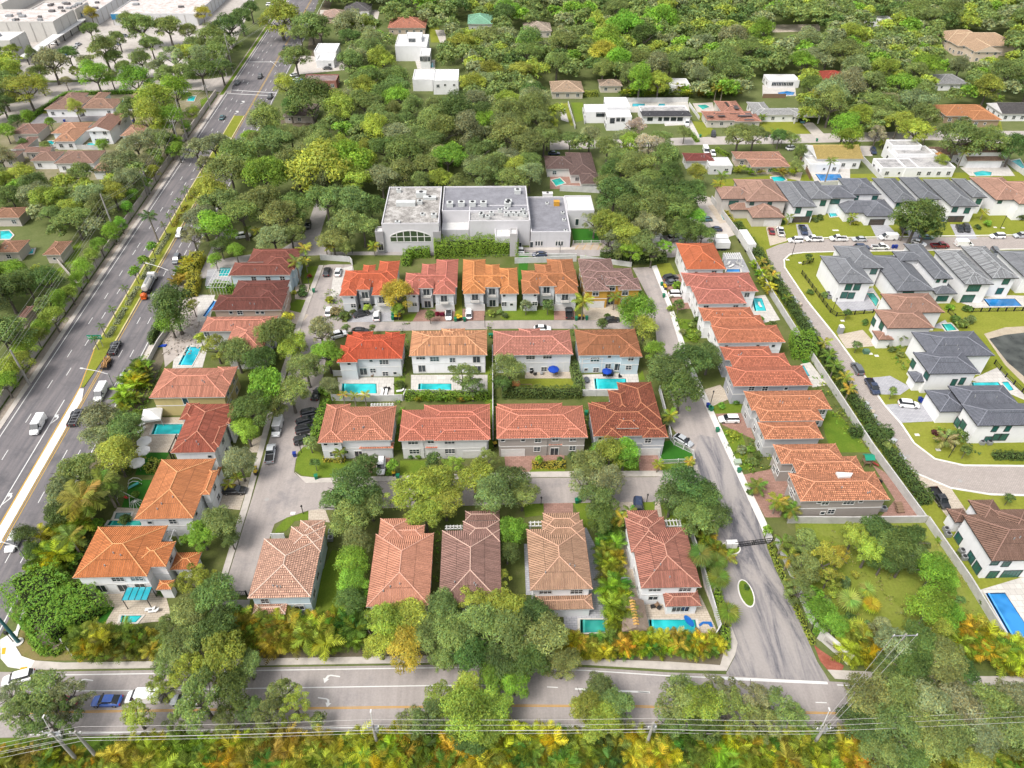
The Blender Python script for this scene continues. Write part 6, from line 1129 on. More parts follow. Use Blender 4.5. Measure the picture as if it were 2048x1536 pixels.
for i, (y0, y1) in enumerate(((676, 655), (650, 618), (612, 585), (583, 575), (560, 520), (510, 470), (455, 430), (425, 412), (400, 380))):
    hedge([(vpx(156, y0), y0), (vpx(156, y1), y1)], 1.5, .6, (.36, .40, .22) if i < 6 else TREECOL['o'], desc='clipped median hedge block', dens=40, leaf=.12)
T = [(355, 1440, 30, 'g', 'airy'), (450, 1440, 32, 'g', 'airy'), (300, 85, 24, 'g', 'oak'), (250, 35, 20, 'g', 'oak'), (310, 130, 22, 'a', 'oak'), (360, 140, 24, 'g', 'oak'), (390, 85, 24, 'g', 'oak'), (405, 110, 26, 'a', 'oak'), (440, 130, 26, 'd', 'oak'), (170, 120, 20, 'a', 'oak'), (75, 140, 22, 'g', 'oak'), (150, 140, 18, 'y', 'airy'), (220, 150, 20, 'g', 'oak'), (235, 75, 20, 'g', 'oak'), (450, 85, 26, 'g', 'oak'), (20, 95, 20, 'y', 'oak'), (60, 105, 18, 'g', 'oak'), (240, 235, 16, 'g', 'round'), (100, 245, 12, 'b', 'round'), (205, 290, 14, 'b', 'round'), (90, 290, 14, 'g', 'oak'), (30, 240, 16, 'd', 'round'), (10, 262, 18, 'b', 'round'), (160, 345, 26, 'g', 'oak'), (40, 345, 28, 'y', 'oak'), (1095, 262, 26, 'g', 'oak'), (1140, 275, 24, 'g', 'oak'), (1180, 268, 26, 'a', 'oak'), (1215, 290, 28, 'g', 'oak'), (1245, 315, 30, 'g', 'oak'), (1335, 305, 28, 'g', 'oak'), (1225, 335, 30, 'd', 'oak'), (1285, 325, 32, 'g', 'oak'), (1340, 345, 30, 'd', 'oak'), (1215, 362, 28, 'g', 'oak'), (1250, 270, 26, 'a', 'oak'), (1055, 275, 30, 'g', 'oak'), (1060, 320, 30, 'g', 'oak'), (1100, 240, 20, 'y', 'oak'), (1300, 355, 28, 'g', 'oak'), (1395, 345, 22, 'y', 'round'), (1370, 262, 18, 'g', 'oak'), (1640, 300, 10, 'g', 'round'), (640, 262, 30, 'g', 'oak'), (700, 120, 30, 'g', 'oak'), (735, 90, 26, 'g', 'oak'), (700, 70, 24, 'd', 'oak'),
 (925, 745, 34, 'g', 'airy'), (945, 770, 26, 'd', 'airy'), (1018, 735, 34, 'g', 'oak'), (1005, 765, 24, 'd', 'airy'), (795, 590, 30, 'o', 'round'), (795, 618, 16, 'b', 'round'), (1275, 628, 36, 'b', 'round'), (1290, 655, 26, 'y', 'round'), (1385, 715, 42, 'd', 'oak'), (1335, 735, 46, 'd', 'oak'), (1365, 775, 46, 'd', 'oak'), (1420, 708, 34, 'd', 'oak'), (1310, 700, 22, 'b', 'round'), (1300, 690, 20, 'g', 'oak'),
 (470, 700, 38, 'g', 'oak'), (550, 660, 46, 'g', 'oak'), (585, 690, 34, 'y', 'oak'), (640, 660, 36, 'a', 'airy'), (655, 705, 34, 'b', 'oak'), (610, 730, 38, 'g', 'oak'), (520, 715, 36, 'd', 'oak'), (530, 770, 46, 'b', 'oak'), (580, 780, 40, 'g', 'oak'), (500, 815, 44, 'd', 'oak'), (490, 855, 34, 'b', 'oak'), (545, 810, 30, 'g', 'oak'), (430, 690, 30, 'y', 'airy'), (660, 770, 24, 'a', 'round'), (735, 675-60, 10, 'y', 'airy'),
 (345, 612, 46, 'd', 'round'), (338, 640, 28, 'b', 'round'), (385, 610, 18, 'y', 'airy'), (400, 700-25, 14, 'y', 'airy'), (478, 925, 34, 'a', 'round'), (205, 840, 40, 'a', 'round'), (250, 850, 42, 'g', 'oak'), (200, 870, 34, 'a', 'oak'), (230, 910, 40, 'y', 'round'), (150, 940, 48, 'g', 'oak'), (125, 985, 40, 'a', 'oak'), (190, 960, 34, 'g', 'oak'), (50, 1070, 26, 'd', 'round'), (65, 1100, 24, 'd', 'oak'), (225, 985, 24, 'g', 'round'), (120, 1030, 26, 'd', 'round'),
 (440, 1040, 36, 'g', 'oak'), (400, 1065, 34, 'b', 'oak'), (460, 1075, 24, 'd', 'oak'), (390, 1160, 42, 'y', 'airy'), (430, 1190, 46, 'g', 'oak'), (375, 1225, 40, 'g', 'oak'), (430, 1255, 50, 'd', 'oak'), (340, 1250, 34, 'g', 'airy'), (365, 1290, 46, 'g', 'oak'), (440, 1310, 54, 'y', 'oak'), (380, 1340, 50, 'y', 'airy'), (495, 1330, 34, 'g', 'oak'), (330, 1330, 36, 'g', 'airy'), (400, 1395, 58, 'g', 'airy'), (460, 1380, 44, 'd', 'oak'), (320, 1375, 36, 'y', 'airy'), (270, 1430, 36, 'y', 'airy'),
 (80, 1385, 52, 'g', 'airy'), (130, 1390, 46, 'a', 'airy'), (40, 1420, 48, 'g', 'airy'), (95, 1440, 50, 'd', 'airy'), (15, 1385, 30, 'a', 'airy'), (560, 1385, 40, 'g', 'airy'), (590, 1410, 40, 'y', 'airy'), (540, 1430, 40, 'g', 'airy'), (500, 1420, 34, 'd', 'airy'), (635, 1440, 18, 'g', 'airy'),
 (705, 970, 52, 'd', 'oak'), (675, 1000, 38, 'd', 'oak'), (740, 1000, 40, 'g', 'oak'), (700, 1030, 40, 'g', 'oak'), (730, 930, 30, 'd', 'oak'), (830, 980, 50, 'y', 'oak'), (870, 960, 46, 'y', 'oak'), (850, 1025, 42, 'y', 'oak'), (890, 1000, 40, 'y', 'oak'), (950, 950, 44, 'y', 'oak'), (985, 985, 48, 'g', 'oak'), (1020, 960, 38, 'd', 'oak'), (1045, 985, 34, 'g', 'oak'), (1025, 1060, 32, 'b', 'oak'), (1015, 1100, 26, 'd', 'oak'), (905, 925, 26, 'y', 'airy'), (975, 915, 26, 'g', 'airy'),
 (1180, 930, 38, 'g', 'oak'), (1210, 955, 40, 'a', 'oak'), (1165, 960, 34, 'a', 'airy'), (1195, 990, 40, 'g', 'oak'), (1200, 1030, 32, 'd', 'oak'), (1370, 965, 44, 'd', 'oak'), (1345, 995, 38, 'd', 'oak'), (1405, 990, 42, 'd', 'oak'), (1390, 1030, 44, 'g', 'oak'), (1430, 1025, 34, 'd', 'oak'), (1220, 905, 34, 'y', 'round'), (1250, 905, 32, 'b', 'round'), (1200, 900, 20, 'b', 'round'),
 (715, 1085, 32, 'g', 'round'), (705, 1125, 34, 'b', 'round'), (705, 1165, 32, 'b', 'round'), (700, 1200, 30, 'd', 'round'), (720, 1195, 22, 'b', 'round'),
 (770, 1240, 46, 'y', 'oak'), (815, 1235, 46, 'y', 'oak'), (760, 1285, 40, 'y', 'oak'), (810, 1290, 46, 'o', 'oak'), (850, 1265, 42, 'g', 'oak'), (890, 1215, 44, 'g', 'oak'), (905, 1265, 48, 'g', 'oak'), (945, 1195, 42, 'y', 'airy'), (960, 1250, 50, 'g', 'oak'), (1005, 1210, 46, 'y', 'oak'), (1020, 1265, 54, 'g', 'oak'), (1070, 1225, 42, 'd', 'oak'), (1090, 1270, 50, 'g', 'oak'), (940, 1300, 42, 'd', 'oak'), (1000, 1320, 42, 'd', 'oak'), (1060, 1320, 46, 'd', 'oak'), (1125, 1325, 38, 'g', 'oak'), (1030, 1360, 36, 'b', 'oak'), (985, 1350, 36, 'b', 'oak'), (885, 1310, 34, 'g', 'oak'), (1100, 1200-40, 20, 'b', 'airy'), (995, 1160, 30, 'y', 'airy'),
 (930, 1380, 42, 'y', 'oak'), (985, 1410, 42, 'y', 'oak'), (880, 1400, 40, 'y', 'airy'), (930, 1430, 54, 'y', 'oak'), (860, 1435, 44, 'g', 'airy'), (975, 1450, 42, 'y', 'oak'), (820, 1440, 30, 'g', 'airy'), (940, 1480, 34, 'd', 'oak'),
 (1200, 1375, 38, 'g', 'oak'), (1175, 1410, 44, 'y', 'oak'), (1230, 1405, 44, 'g', 'oak'), (1205, 1440, 46, 'y', 'oak'), (1365, 1375, 36, 'g', 'airy'), (1350, 1410, 44, 'g', 'airy'), (1400, 1410, 46, 'y', 'oak'), (1445, 1385, 40, 'a', 'airy'), (1460, 1420, 50, 'g', 'airy'), (1510, 1400, 46, 'a', 'airy'), (1560, 1410, 44, 'g', 'airy'), (1520, 1440, 44, 'g', 'airy'), (1410, 1450, 40, 'd', 'airy'), (1590, 1430, 30, 'g', 'airy'), (1340, 1445, 34, 'g', 'airy'),
 (1740, 1400, 50, 'g', 'oak'), (1800, 1390, 54, 'g', 'oak'), (1860, 1400, 54, 'a', 'oak'), (1920, 1410, 50, 'a', 'oak'), (1980, 1410, 54, 'g', 'oak'), (2040, 1400, 50, 'a', 'oak'), (1730, 1450, 50, 'd', 'oak'), (1790, 1450, 56, 'g', 'oak'), (1850, 1460, 56, 'g', 'oak'), (1910, 1470, 50, 'g', 'oak'), (1970, 1470, 50, 'a', 'oak'), (2030, 1460, 50, 'g', 'oak'), (1760, 1500, 46, 'g', 'oak'), (1820, 1510, 46, 'd', 'oak'), (1950, 1520, 42, 'y', 'oak'), (1780, 1350, 34, 'g', 'oak'),
 (1790, 1290, 44, 'a', 'airy'), (1840, 1280, 48, 'd', 'oak'), (1890, 1310, 48, 'g', 'oak'), (1830, 1330, 50, 'd', 'oak'), (1890, 1350, 42, 'g', 'oak'), (1790, 1340, 38, 'd', 'oak'), (1920, 1340, 32, 'd', 'oak'), (1740+30, 1260, 30, 'a', 'airy'),
 (1615, 1085, 36, 'g', 'airy'), (1650, 1120, 42, 'y', 'airy'), (1610, 1140, 40, 'g', 'airy'), (1600, 1180, 32, 'g', 'airy'), (1680, 1110, 26, 'o', 'airy'), (1710, 1070, 34, 'y', 'airy'), (1755, 1060, 38, 'd', 'oak'), (1790, 1090, 42, 'd', 'oak'), (1740, 1100, 36, 'y', 'airy'), (1825, 1070, 38, 'd', 'oak'), (1810, 1120, 36, 'd', 'oak'), (1770, 1120, 30, 'd', 'oak'), (1835, 1110, 30, 'g', 'oak'), (1870, 1140, 38, 'b', 'round'), (1895, 1160, 26, 'b', 'round'), (1660, 1150, 26, 'y', 'airy'), (1860, 1215, 40, 'b', 'round'), (1895, 1230, 32, 'b', 'round'), (1880, 1250, 30, 'y', 'round'), (1960, 1245, 18, 'o', 'airy'), (1640, 1225, 30, 'b', 'round'), (1665, 1250, 30, 'b', 'round'), (1625, 1190, 24, 'b', 'airy'), (1535, 1000+60, 12, 'b', 'airy'),
 (1220, 445, 40, 'y', 'oak'), (1190, 440, 26, 'a', 'airy'), (1250, 465, 36, 'y', 'oak'), (1225, 480, 28, 'a', 'airy'), (1230, 385, 40, 'd', 'oak'), (1280, 375, 40, 'g', 'oak'), (1330, 375, 40, 'd', 'oak'), (1260, 415, 38, 'd', 'oak'), (1310, 415, 40, 'g', 'oak'), (1300, 445, 34, 'a', 'oak'), (1350, 415, 40, 'g', 'oak'), (1380, 385, 34, 'd', 'oak'), (1385, 430, 30, 'b', 'oak'), (1285, 480, 34, 'g', 'oak'), (1265, 495, 26, 'b', 'oak'), (1330, 490, 22, 'b', 'airy'), (1375, 460, 32, 'd', 'oak'), (1405, 465, 26, 'd', 'oak'), (1350, 455, 24, 'g', 'oak'), (1305, 505, 24, 'g', 'airy'), (1240, 505, 18, 'g', 'airy'),
 (560, 430, 42, 'g', 'oak'), (545, 470, 34, 'a', 'oak'), (590, 410, 36, 'g', 'oak'), (580, 465, 30, 'g', 'oak'), (650, 395, 40, 'g', 'oak'), (700, 400, 42, 'g', 'oak'), (740, 410, 32, 'd', 'oak'), (690, 440, 40, 'g', 'oak'), (725, 450, 32, 'g', 'oak'), (665, 475, 30, 'g', 'oak'), (690, 490, 22, 'g', 'oak'), (440, 400, 40, 'g', 'oak'), (400, 430, 38, 'a', 'oak'), (430, 455, 36, 'b', 'round'), (480, 420, 44, 'g', 'oak'), (520, 400, 42, 'g', 'oak'), (385, 470, 26, 'a', 'airy'), (440, 490, 22, 'd', 'round'), (470, 500, 18, 'b', 'round'), (420, 385, 40, 'y', 'oak'), (430, 520, 16, 'b', 'round'),
 (640, 330, 66, 'y', 'oak'), (690, 320, 52, 'b', 'oak'), (590, 320, 44, 'g', 'oak'), (530, 345, 44, 'b', 'oak'), (1215, 90, 34, 'b', 'round'), (1235, 120, 26, 'b', 'round'), (1205, 110, 26, 'o', 'round'), (1250, 50, 40, 'b', 'oak'), (1320, 35, 34, 'b', 'oak'), (1690, 255, 34, 'b', 'round'), (1700, 275, 28, 'b', 'round'), (1640, 190, 24, 'o', 'oak'), (390, 295, 28, 'a', 'airy'), (425, 285, 34, 'a', 'oak'), (410, 325, 24, 'a', 'airy'), (1270, 250, 26, 'p', 'airy'), (1300, 285, 34, 'p', 'airy'), (1320, 275, 26, 'g', 'oak'), (1480, 265, 34, 'g', 'oak'), (1510, 268, 26, 'g', 'oak'), (1755, 265, 22, 'p', 'airy'), (1835, 255, 34, 'y', 'oak'), (1920, 270, 44, 'g', 'oak'), (1980, 275, 40, 'g', 'oak'), (2030, 290, 30, 'd', 'oak'), (1010, 200, 18, 'b', 'round'), (1008, 170, 12, 'o', 'airy'),
 (1840, 430, 44, 'd', 'oak'), (1855, 450, 30, 'd', 'oak'), (1815, 445, 26, 'd', 'oak'), (1595, 330+0, 16, 'g', 'round'), (1600, 305, 18, 'g', 'round'), (1560, 270, 20, 'd', 'oak'), (1585, 275, 18, 'g', 'oak'), (1885, 320, 16, 'y', 'round'), (1618, 513, 9, 'd', 'airy'), (1715, 690, 10, 'g', 'airy'), (1695, 625, 9, 'd', 'airy'), (1786, 782, 11, 'g', 'airy'), (1830, 1010-30, 8, 'd', 'airy'), (2020, 995, 11, 'd', 'airy'), (1920, 870, 16, 'd', 'round'), (1933, 900, 12, 'd', 'airy'), (1775, 890, 10, 'g', 'airy'),
 (1052, 611, 13, 'a', 'round'), (1096, 609, 14, 'd', 'round'), (860, 630, 11, 'd', 'round'), (1205, 648, 14, 'd', 'oak'), (745, 655, 9, 'g', 'airy'), (692, 600+55, 10, 'g', 'airy'), (620, 885, 17, 'g', 'airy'), (865, 922, 20, 'd', 'round'), (630, 925, 12, 'd', 'round'), (785, 930, 16, 'b', 'round'), (1078, 918, 10, 'b', 'round'), (1358, 608, 12, 'd', 'round'), (575, 650-14, 16, 'o', 'round'),
 (280, 50, 34, 'g', 'oak'), (335, 50, 30, 'g', 'oak'), (375, 60, 22, 'g', 'oak'), (205, 95, 34, 'g', 'oak'), (225, 110, 24, 'd', 'oak'), (100, 120, 34, 'a', 'oak'), (135, 105, 24, 'd', 'oak'), (280, 115, 26, 'g', 'oak'), (345, 110, 30, 'a', 'airy'), (375, 105, 28, 'y', 'oak'), (400, 135, 32, 'd', 'oak'), (420, 70, 34, 'g', 'oak'), (455, 50, 34, 'd', 'oak'), (430, 100, 30, 'g', 'oak'), (480, 30, 26, 'd', 'oak'), (330, 145, 24, 'g', 'oak'), (190, 150, 28, 'b', 'round'), (270, 160, 32, 'b', 'round'), (50, 175, 34, 'y', 'round'), (80, 165, 18, 'y', 'round'), (20, 140, 24, 'd', 'oak'), (245, 130, 20, 'g', 'oak'), (180, 25, 18, 'o', 'round'), (178, 55, 22, 'd', 'oak'), (405, 25, 16, 'o', 'round'), (55, 235, 16, 'b', 'round'), (150, 215, 20, 'y', 'round'), (260, 215, 30, 'g', 'oak'), (310, 200, 40, 'y', 'round'), (350, 185, 28, 'b', 'round'), (300, 240, 32, 'y', 'round'), (340, 235, 30, 'b', 'round'), (270, 285, 34, 'a', 'oak'), (310, 270, 26, 'a', 'airy'), (45, 285, 12, 'd', 'round'), (130, 240-80, 14, 'a', 'airy'), (355, 300, 18, 'b', 'round'), (230, 320, 30, 'a', 'oak'), (285, 320, 24, 'a', 'oak'),
 (560, 35, 40, 'y', 'oak'), (620, 45, 34, 'g', 'oak'), (600, 65, 24, 'g', 'oak'), (640, 60, 24, 'g', 'oak'), (570, 170, 24, 'y', 'round'), (590, 110, 30, 'g', 'oak'), (530, 230, 34, 'g', 'oak'), (620, 200, 44, 'd', 'round'), (580, 215, 22, 'd', 'round'), (500, 12, 24, 'd', 'oak'), (700, 40, 34, 'a', 'oak'),
]
for cx, cy, rp, c, f in T: tree(cx, cy, rp, c, f)
for i in range(24):
    q = i/23; y = 770-q*540; x = vpx(24, y)-16-10*(1-q); tree(x+random.uniform(-7, 3), y+random.uniform(-6, 6), (26-12*q)*random.uniform(.8, 1.15), random.choice('bbyy'), 'round', hk=.8)
def inpoly(x, y, P):
    c = False; j = len(P)-1
    for i in range(len(P)):
        if (P[i][1] > y) != (P[j][1] > y) and x < (P[j][0]-P[i][0])*(y-P[i][1])/(P[j][1]-P[i][1])+P[i][0]: c = not c
        j = i
    return c
KEEP = [(1090, 155, 1175, 205), (1130, 185, 1520, 262), (1195, 155, 1245, 178), (1500, 140, 1600, 285), (1600, 240, 1660, 290), (1630, 138, 1690, 158), (1885, 60, 2010, 115), (1875, 200, 2000, 255), (2000, 195, 2060, 250), (820, 128, 925, 195), (785, 60, 872, 140), (600, 80, 692, 185), (555, 200, 650, 255), (920, 28, 990, 55), (1085, 295, 1205, 385), (1370, 300, 1480, 350), (765, 40, 860, 62), (1040, 45, 1105, 68), (1300, 278, 1420, 292), (635, 5, 760, 32), (1540, 45, 1645, 70), (1875, 150, 1915, 172), (1335, 152, 1375, 172), (1700, 262, 1880, 275), (0, 455, 75, 515), (90, 478, 145, 520), (30, 612, 75, 640), (130, 480, 165, 590), (255, 440, 300, 470), (20, 300, 215, 345), (-20, 410, 62, 440), (80, 478, 150, 515), (868, 55, 890, 85), (1740, 30, 1780, 45)]
placed = []
for cx, cy, rp, c, f in T:
    x, y = G(cx, cy, 6); placed.append((x, y, rp/scale_at(cx, cy, 6)))
FOR = [[(527, 262), (548, 225), (575, 245), (650, 190), (690, 80), (640, 20), (650, -55), (2160, -55), (2160, 290), (1660, 288), (1640, 262), (1530, 262), (1430, 262), (1430, 340), (1400, 370), (1200, 400), (1060, 405), (770, 408), (760, 410), (600, 400), (462, 400), (492, 330)],
       [(-40, 345), (60, 350), (110, 360), (200, 362), (290, 350), (330, 300), (355, 305), (270, 400), (190, 520), (60, 700), (-40, 820)],
       [(-40, 130), (30, 150), (20, 250), (-40, 280)]]
cand = []
for fi, poly in enumerate(FOR):
    ws = [G(x, y) for x, y in poly]; x0, x1 = min(p[0] for p in ws), max(p[0] for p in ws); y0, y1 = min(p[1] for p in ws), max(p[1] for p in ws)
    for _ in range(int((x1-x0)*(y1-y0)/6)):
        x, y = random.uniform(x0, x1), random.uniform(y0, y1)
        if not inpoly(x, y, ws): continue
        R = random.uniform(4.8, 8.8) if fi != 1 else random.uniform(3.6, 6.6); px, py = proj(x, y, 5.5)
        if px < -30 or px > 2080 or py < -45: continue
        s_ = scale_at(px, py, 5)*R
        if any(a-s_*.55 < px < c+s_*.55 and b-s_*.15 < py < d+s_*.75 for a, b, c, d in KEEP): continue
        if any((x-a)**2+(y-b)**2 < (.55*(R+r))**2 for a, b, r in placed): continue
        placed.append((x, y, R)); cand.append((x, y, R, px, py, fi))
cand.sort(key=lambda t: -(t[2]*scale_at(t[3], t[4], 5)))
nman = len(T)+24; NIND = 190
far = []
PAL = 'gggggggaaayydb'
for k, (x, y, R, px, py, fi) in enumerate(cand):
    col = random.choice(PAL)
    if k < NIND: tree(0, 0, 0, col, random.choice(('oak', 'oak', 'oak', 'round')), group=None, wx=(x, y, R))
    else: far.append((x, y, R, col))
if far:
    arr = []
    for me in FARCROWN:
        n = len(me.vertices); v = np.empty(n*3, np.float32); me.vertices.foreach_get('co', v); m = len(me.polygons); c = np.empty(m*16, np.float32); me.color_attributes['tint'].data.foreach_get('color', c); arr.append((v.reshape(-1, 3), c.reshape(-1, 4)[::4, :3]))
    VV, TT = [], []
    for x, y, R, col in far:
        v, c = random.choice(arr); a = random.uniform(0, 6.28); rot = np.array(((cos(a), -sin(a), 0), (sin(a), cos(a), 0), (0, 0, 1))); VV.append((v@rot.T)*R+np.array((x, y, R*.95+1.2))); cc = np.array(TREECOL[col])*random.uniform(1.0, 1.3); TT.append(c*cc)
    V = np.concatenate(VV); Tn = np.concatenate(TT); o = link('far_woodland', mesh_np('far_woodland', V, np.arange(len(V)).reshape(-1, 4), Tn, LEAF)); o.color = (1, 1, 1, 1); o['kind'] = 'stuff'
print('TREES manual', nman, 'candidates', len(cand), 'far', len(far))
def undergrowth(polys, dens, size, cols, name='undergrowth'):
    P, C = [], []
    for poly in polys:
        ws = [G(x, y) for x, y in poly]; x0, x1 = min(p[0] for p in ws), max(p[0] for p in ws); y0, y1 = min(p[1] for p in ws), max(p[1] for p in ws)
        for _ in range(int((x1-x0)*(y1-y0)*dens)):
            x, y = random.uniform(x0, x1), random.uniform(y0, y1)
            if inpoly(x, y, ws):
                cc = random.choice(cols); h = random.uniform(.2, 1.3)
                for k in range(9): P.append((x+random.gauss(0, .4), y+random.gauss(0, .4), random.uniform(.05, h))); C.append(cc)
    P = np.array(P); n = len(P); Nn = unit(n, _r)+np.array((0, 0, .8)); Nn /= np.linalg.norm(Nn, axis=1, keepdims=True)
    V, Fq = leaf_quads(P, Nn, size*_r.uniform(.6, 1.5, n), _r); o = link(name, mesh_np(name, V, Fq, leaf_tint(n, _r)*np.array(C), LEAF)); o.color = (1, 1, 1, 1); o['kind'] = 'stuff'
undergrowth([[(792, 880), (800, 640), (818, 640), (806, 900)], [(980, 900), (975, 650), (990, 650), (995, 900)], [(1140, 650), (1155, 650), (1160, 735), (1145, 735)], [(1176, 900), (1165, 810), (1180, 810), (1190, 900)], [(655, 580), (690, 600), (720, 618), (700, 642), (650, 640), (645, 600)], [(1340, 590), (1370, 640), (1400, 700), (1380, 690), (1345, 640)], [(1440, 860), (1490, 870), (1560, 930), (1500, 950), (1470, 930)], [(865, 1050), (882, 1050), (880, 1210), (868, 1210)], [(1195, 1010), (1225, 1010), (1250, 1050), (1215, 1090), (1200, 1060)], [(1880, 700), (1860, 690), (1790, 685), (1770, 695), (1800, 740), (1815, 745)], [(1860, 880), (1900, 895), (1960, 915), (1940, 890), (1880, 850)], [(1610, 690), (1690, 800), (1750, 895), (1720, 900), (1640, 800)], [(100, 1060), (200, 1010), (210, 1080), (140, 1160), (90, 1140)], [(300, 800), (330, 740), (290, 760), (270, 830), (285, 850)], [(230, 760), (300, 700), (290, 840), (240, 900)]], .45, .26, [TREECOL['g'], TREECOL['b'], TREECOL['d'], TREECOL['y']])
undergrowth([[(1590, 1060), (1850, 1055), (1925, 1160), (2010, 1300), (1720, 1300), (1640, 1230)]], .25, .18, [(.22, .26, .05), (.30, .28, .10), (.16, .22, .04)], 'weeds')
GOLD = (.34, .35, .055); GREENP = (.16, .24, .04); MIXP = (.26, .30, .04)
def clump_row(pts, step, h, cols, group, label, rows=1, dy=0, jit=4):
    for r_ in range(rows):
        for (x0, y0), (x1, y1) in zip(pts[:-1], pts[1:]):
            n = max(1, int(abs(x1-x0)/step)) if abs(x1-x0) > abs(y1-y0) else max(1, int(abs(y1-y0)/step))
            for i in range(n):
                q = (i+.5*(r_ % 2)+random.uniform(-.2, .2))/n; clump(x0+(x1-x0)*q+random.uniform(-jit, jit), y0+(y1-y0)*q+dy*r_+random.uniform(-jit, jit), h*random.uniform(.75, 1.15), random.choice(cols), group, label, 1.25, r_)
clump_row([(230, 1512), (700, 1505), (1010, 1500), (1660, 1505), (1760, 1515)], 27, 3.4, [GOLD, GOLD, MIXP, GREENP], 'areca palms massed along the bottom edge', 'golden-green areca palm in the mass along the bottom edge of the road', 3, 24, 6)
clump_row([(1760, 1530), (2060, 1530)], 34, 3.2, [GREENP, MIXP], 'areca palms under the bottom right oaks', 'green areca palm under the oaks at the bottom right corner', 2, 24, 8); clump_row([(0, 1520), (230, 1530)], 34, 2.6, [GREENP, MIXP], 'areca palms at the bottom left', 'green areca palm at the bottom left corner below the poles', 2, 22, 8)
clump_row([(160, 1290), (250, 1290), (330, 1292)], 22, 3.6, [MIXP, GREENP, GOLD], 'areca palms south of the corner orange house', 'areca palm in the screen south of the corner orange house', 2, 14, 4)
clump_row([(440, 1262), (500, 1270), (720, 1270)], 24, 3.9, [GOLD, MIXP, GREENP, GOLD], 'areca palms south of the peach-roofed house', 'golden areca palm in the screen below the peach-roofed house', 2, 22, 4)
clump_row([(1130, 1293), (1220, 1298), (1440, 1291)], 21, 2.8, [GOLD, MIXP, GREENP], 'areca palms below the two eastern bottom-row pools', 'golden-green areca palm below the pools of the eastern bottom row', 2, 10, 3)
clump_row([(1212, 1080), (1222, 1150), (1228, 1200), (1245, 1270)], 20, 3.6, [GREENP, GREENP, MIXP], 'areca palms between tan-roofed and dusty red roofed houses', 'green areca palm in the row between the tan and dusty red roofed houses', 2, 6, 6)
clump_row([(1690, 1335-25), (1760, 1330)], 20, 3.4, [GOLD], 'areca palms right of the entrance sign', 'golden areca palm right of the entrance sign wall', 2, -20, 5); clump_row([(1900, 1262), (1960, 1290), (2060, 1320)], 26, 3.6, [GOLD, MIXP], 'areca palms near the deep blue pool', 'golden areca palm between vacant lot and deep blue pool', 3, 14, 8)
clump_row([(1510, 540), (1545, 600)], 14, 2.6, [GOLD, MIXP], 'areca palms by the boundary wall', 'yellow areca palm beside the northern boundary wall', 1); clump_row([(255, 800), (280, 760), (300, 720)], 14, 3.4, [MIXP, GREENP], 'areca palms by the highway sidewalk', 'areca palm beside the highway sidewalk near the cream-walled house', 3, 14, 8)
clump_row([(360, 570), (385, 520)], 14, 3.0, [GOLD, MIXP], 'areca palms east of the highway', 'golden areca palm on the verge east of the highway', 2, 5, 4); clump_row([(940, 800), (820, 800)], 14, 1.6, [GREENP], 'low palms behind the coral-roofed house', 'low green palm behind the coral-roofed house', 1); clump_row([(1250, 192), (1480, 196)], 16, 3.6, [MIXP, GREENP], 'palms behind the long pool yard', 'palm in the screen north of the long white-walled pool yard', 2, -6, 3)
clump_row([(1480, 345), (1600, 355)], 18, 2.6, [GOLD, MIXP], 'arecas behind the pink ranch house', 'golden areca palm south of the pink ranch house', 1); clump_row([(1400, 990+60), (1428, 1130)], 16, 2.6, [GREENP, MIXP], 'palms beside the gate house wall', 'green palm beside the gate house wall', 2, 8, 4); clump_row([(1655, 720), (1690, 790)], 18, 2.6, [GREENP], 'palms inside the boundary wall', 'green palm inside the boundary wall by the fourth and fifth east houses', 1)
clump_row([(100, 1130), (170, 1030), (200, 1000)], 22, 4.2, [GREENP, GREENP, MIXP], 'broad leaved palms west of the corner orange house', 'large-leaved green palm in the jungle west of the corner orange house', 3, 10, 14)
palm(0, 0, 7.5, 5.2, 20, (.26, .27, .05), top=(163, 1000), desc='big sprawling yellow-green palm')
palm(0, 0, 7.5, 3.6, 15, GREENP, top=(205, 965), desc='large green palm'); palm(0, 0, 6, 3.2, 14, GREENP, top=(140, 1075), desc='green palm'); palm(317, 485, 9, 3.2, 15, (.08, .14, .04), desc='tall dark royal palm on the median', lean=(-.2, 0))
for x, y, h, l, c in ((616, 533, 6, 3.0, GOLD), (602, 568, 7.5, 3.0, (.2, .25, .06)), (615, 520+25, 4, 2.0, GOLD), (1163, 640, 6, 3.4, MIXP), (1226, 620, 4.5, 2.2, GREENP), (1335, 848+8, 4, 2.4, MIXP), (1313, 945, 2.6, 1.6, MIXP), (1375, 940, 2.6, 1.5, GOLD), (655, 512, 5, 2.6, GOLD), (665, 520, 4.5, 2.2, GOLD), (750, 512, 3.5, 2.4, MIXP), (1435, 395, 8, 3.0, GREENP), (1428, 405, 7, 2.6, MIXP), (1545, 1028, 4, 2.4, MIXP), (1510, 985, 2, 2.6, GREENP), (1575, 1040, 3, 2.4, GREENP), (1560, 1030, 3.5, 2.2, GREENP), (1440, 205, 7, 3.2, GOLD), (1428, 203, 6, 3.0, GOLD), (1178, 130, 8, 4.0, GREENP), (1560, 295, 5, 3.4, GREENP), (1545, 290, 5, 3.2, GREENP), (1845, 290, 6, 3.4, MIXP), (1762, 298, 3, 2.6, MIXP), (1522, 248, 3, 2.4, GREENP), (1648, 370, 9, 2.6, GREENP), (1985, 225, 6, 3.0, GREENP), (1915, 335, 6, 2.8, MIXP), (1885, 893, 2.2, 3.2, (.28, .28, .12)), (683, 925, 3, 1.8, GREENP), (1345, 1160-8, 0.1, .1, GREENP)):
    if l > .5: palm(x, y, h, l, 13, c)
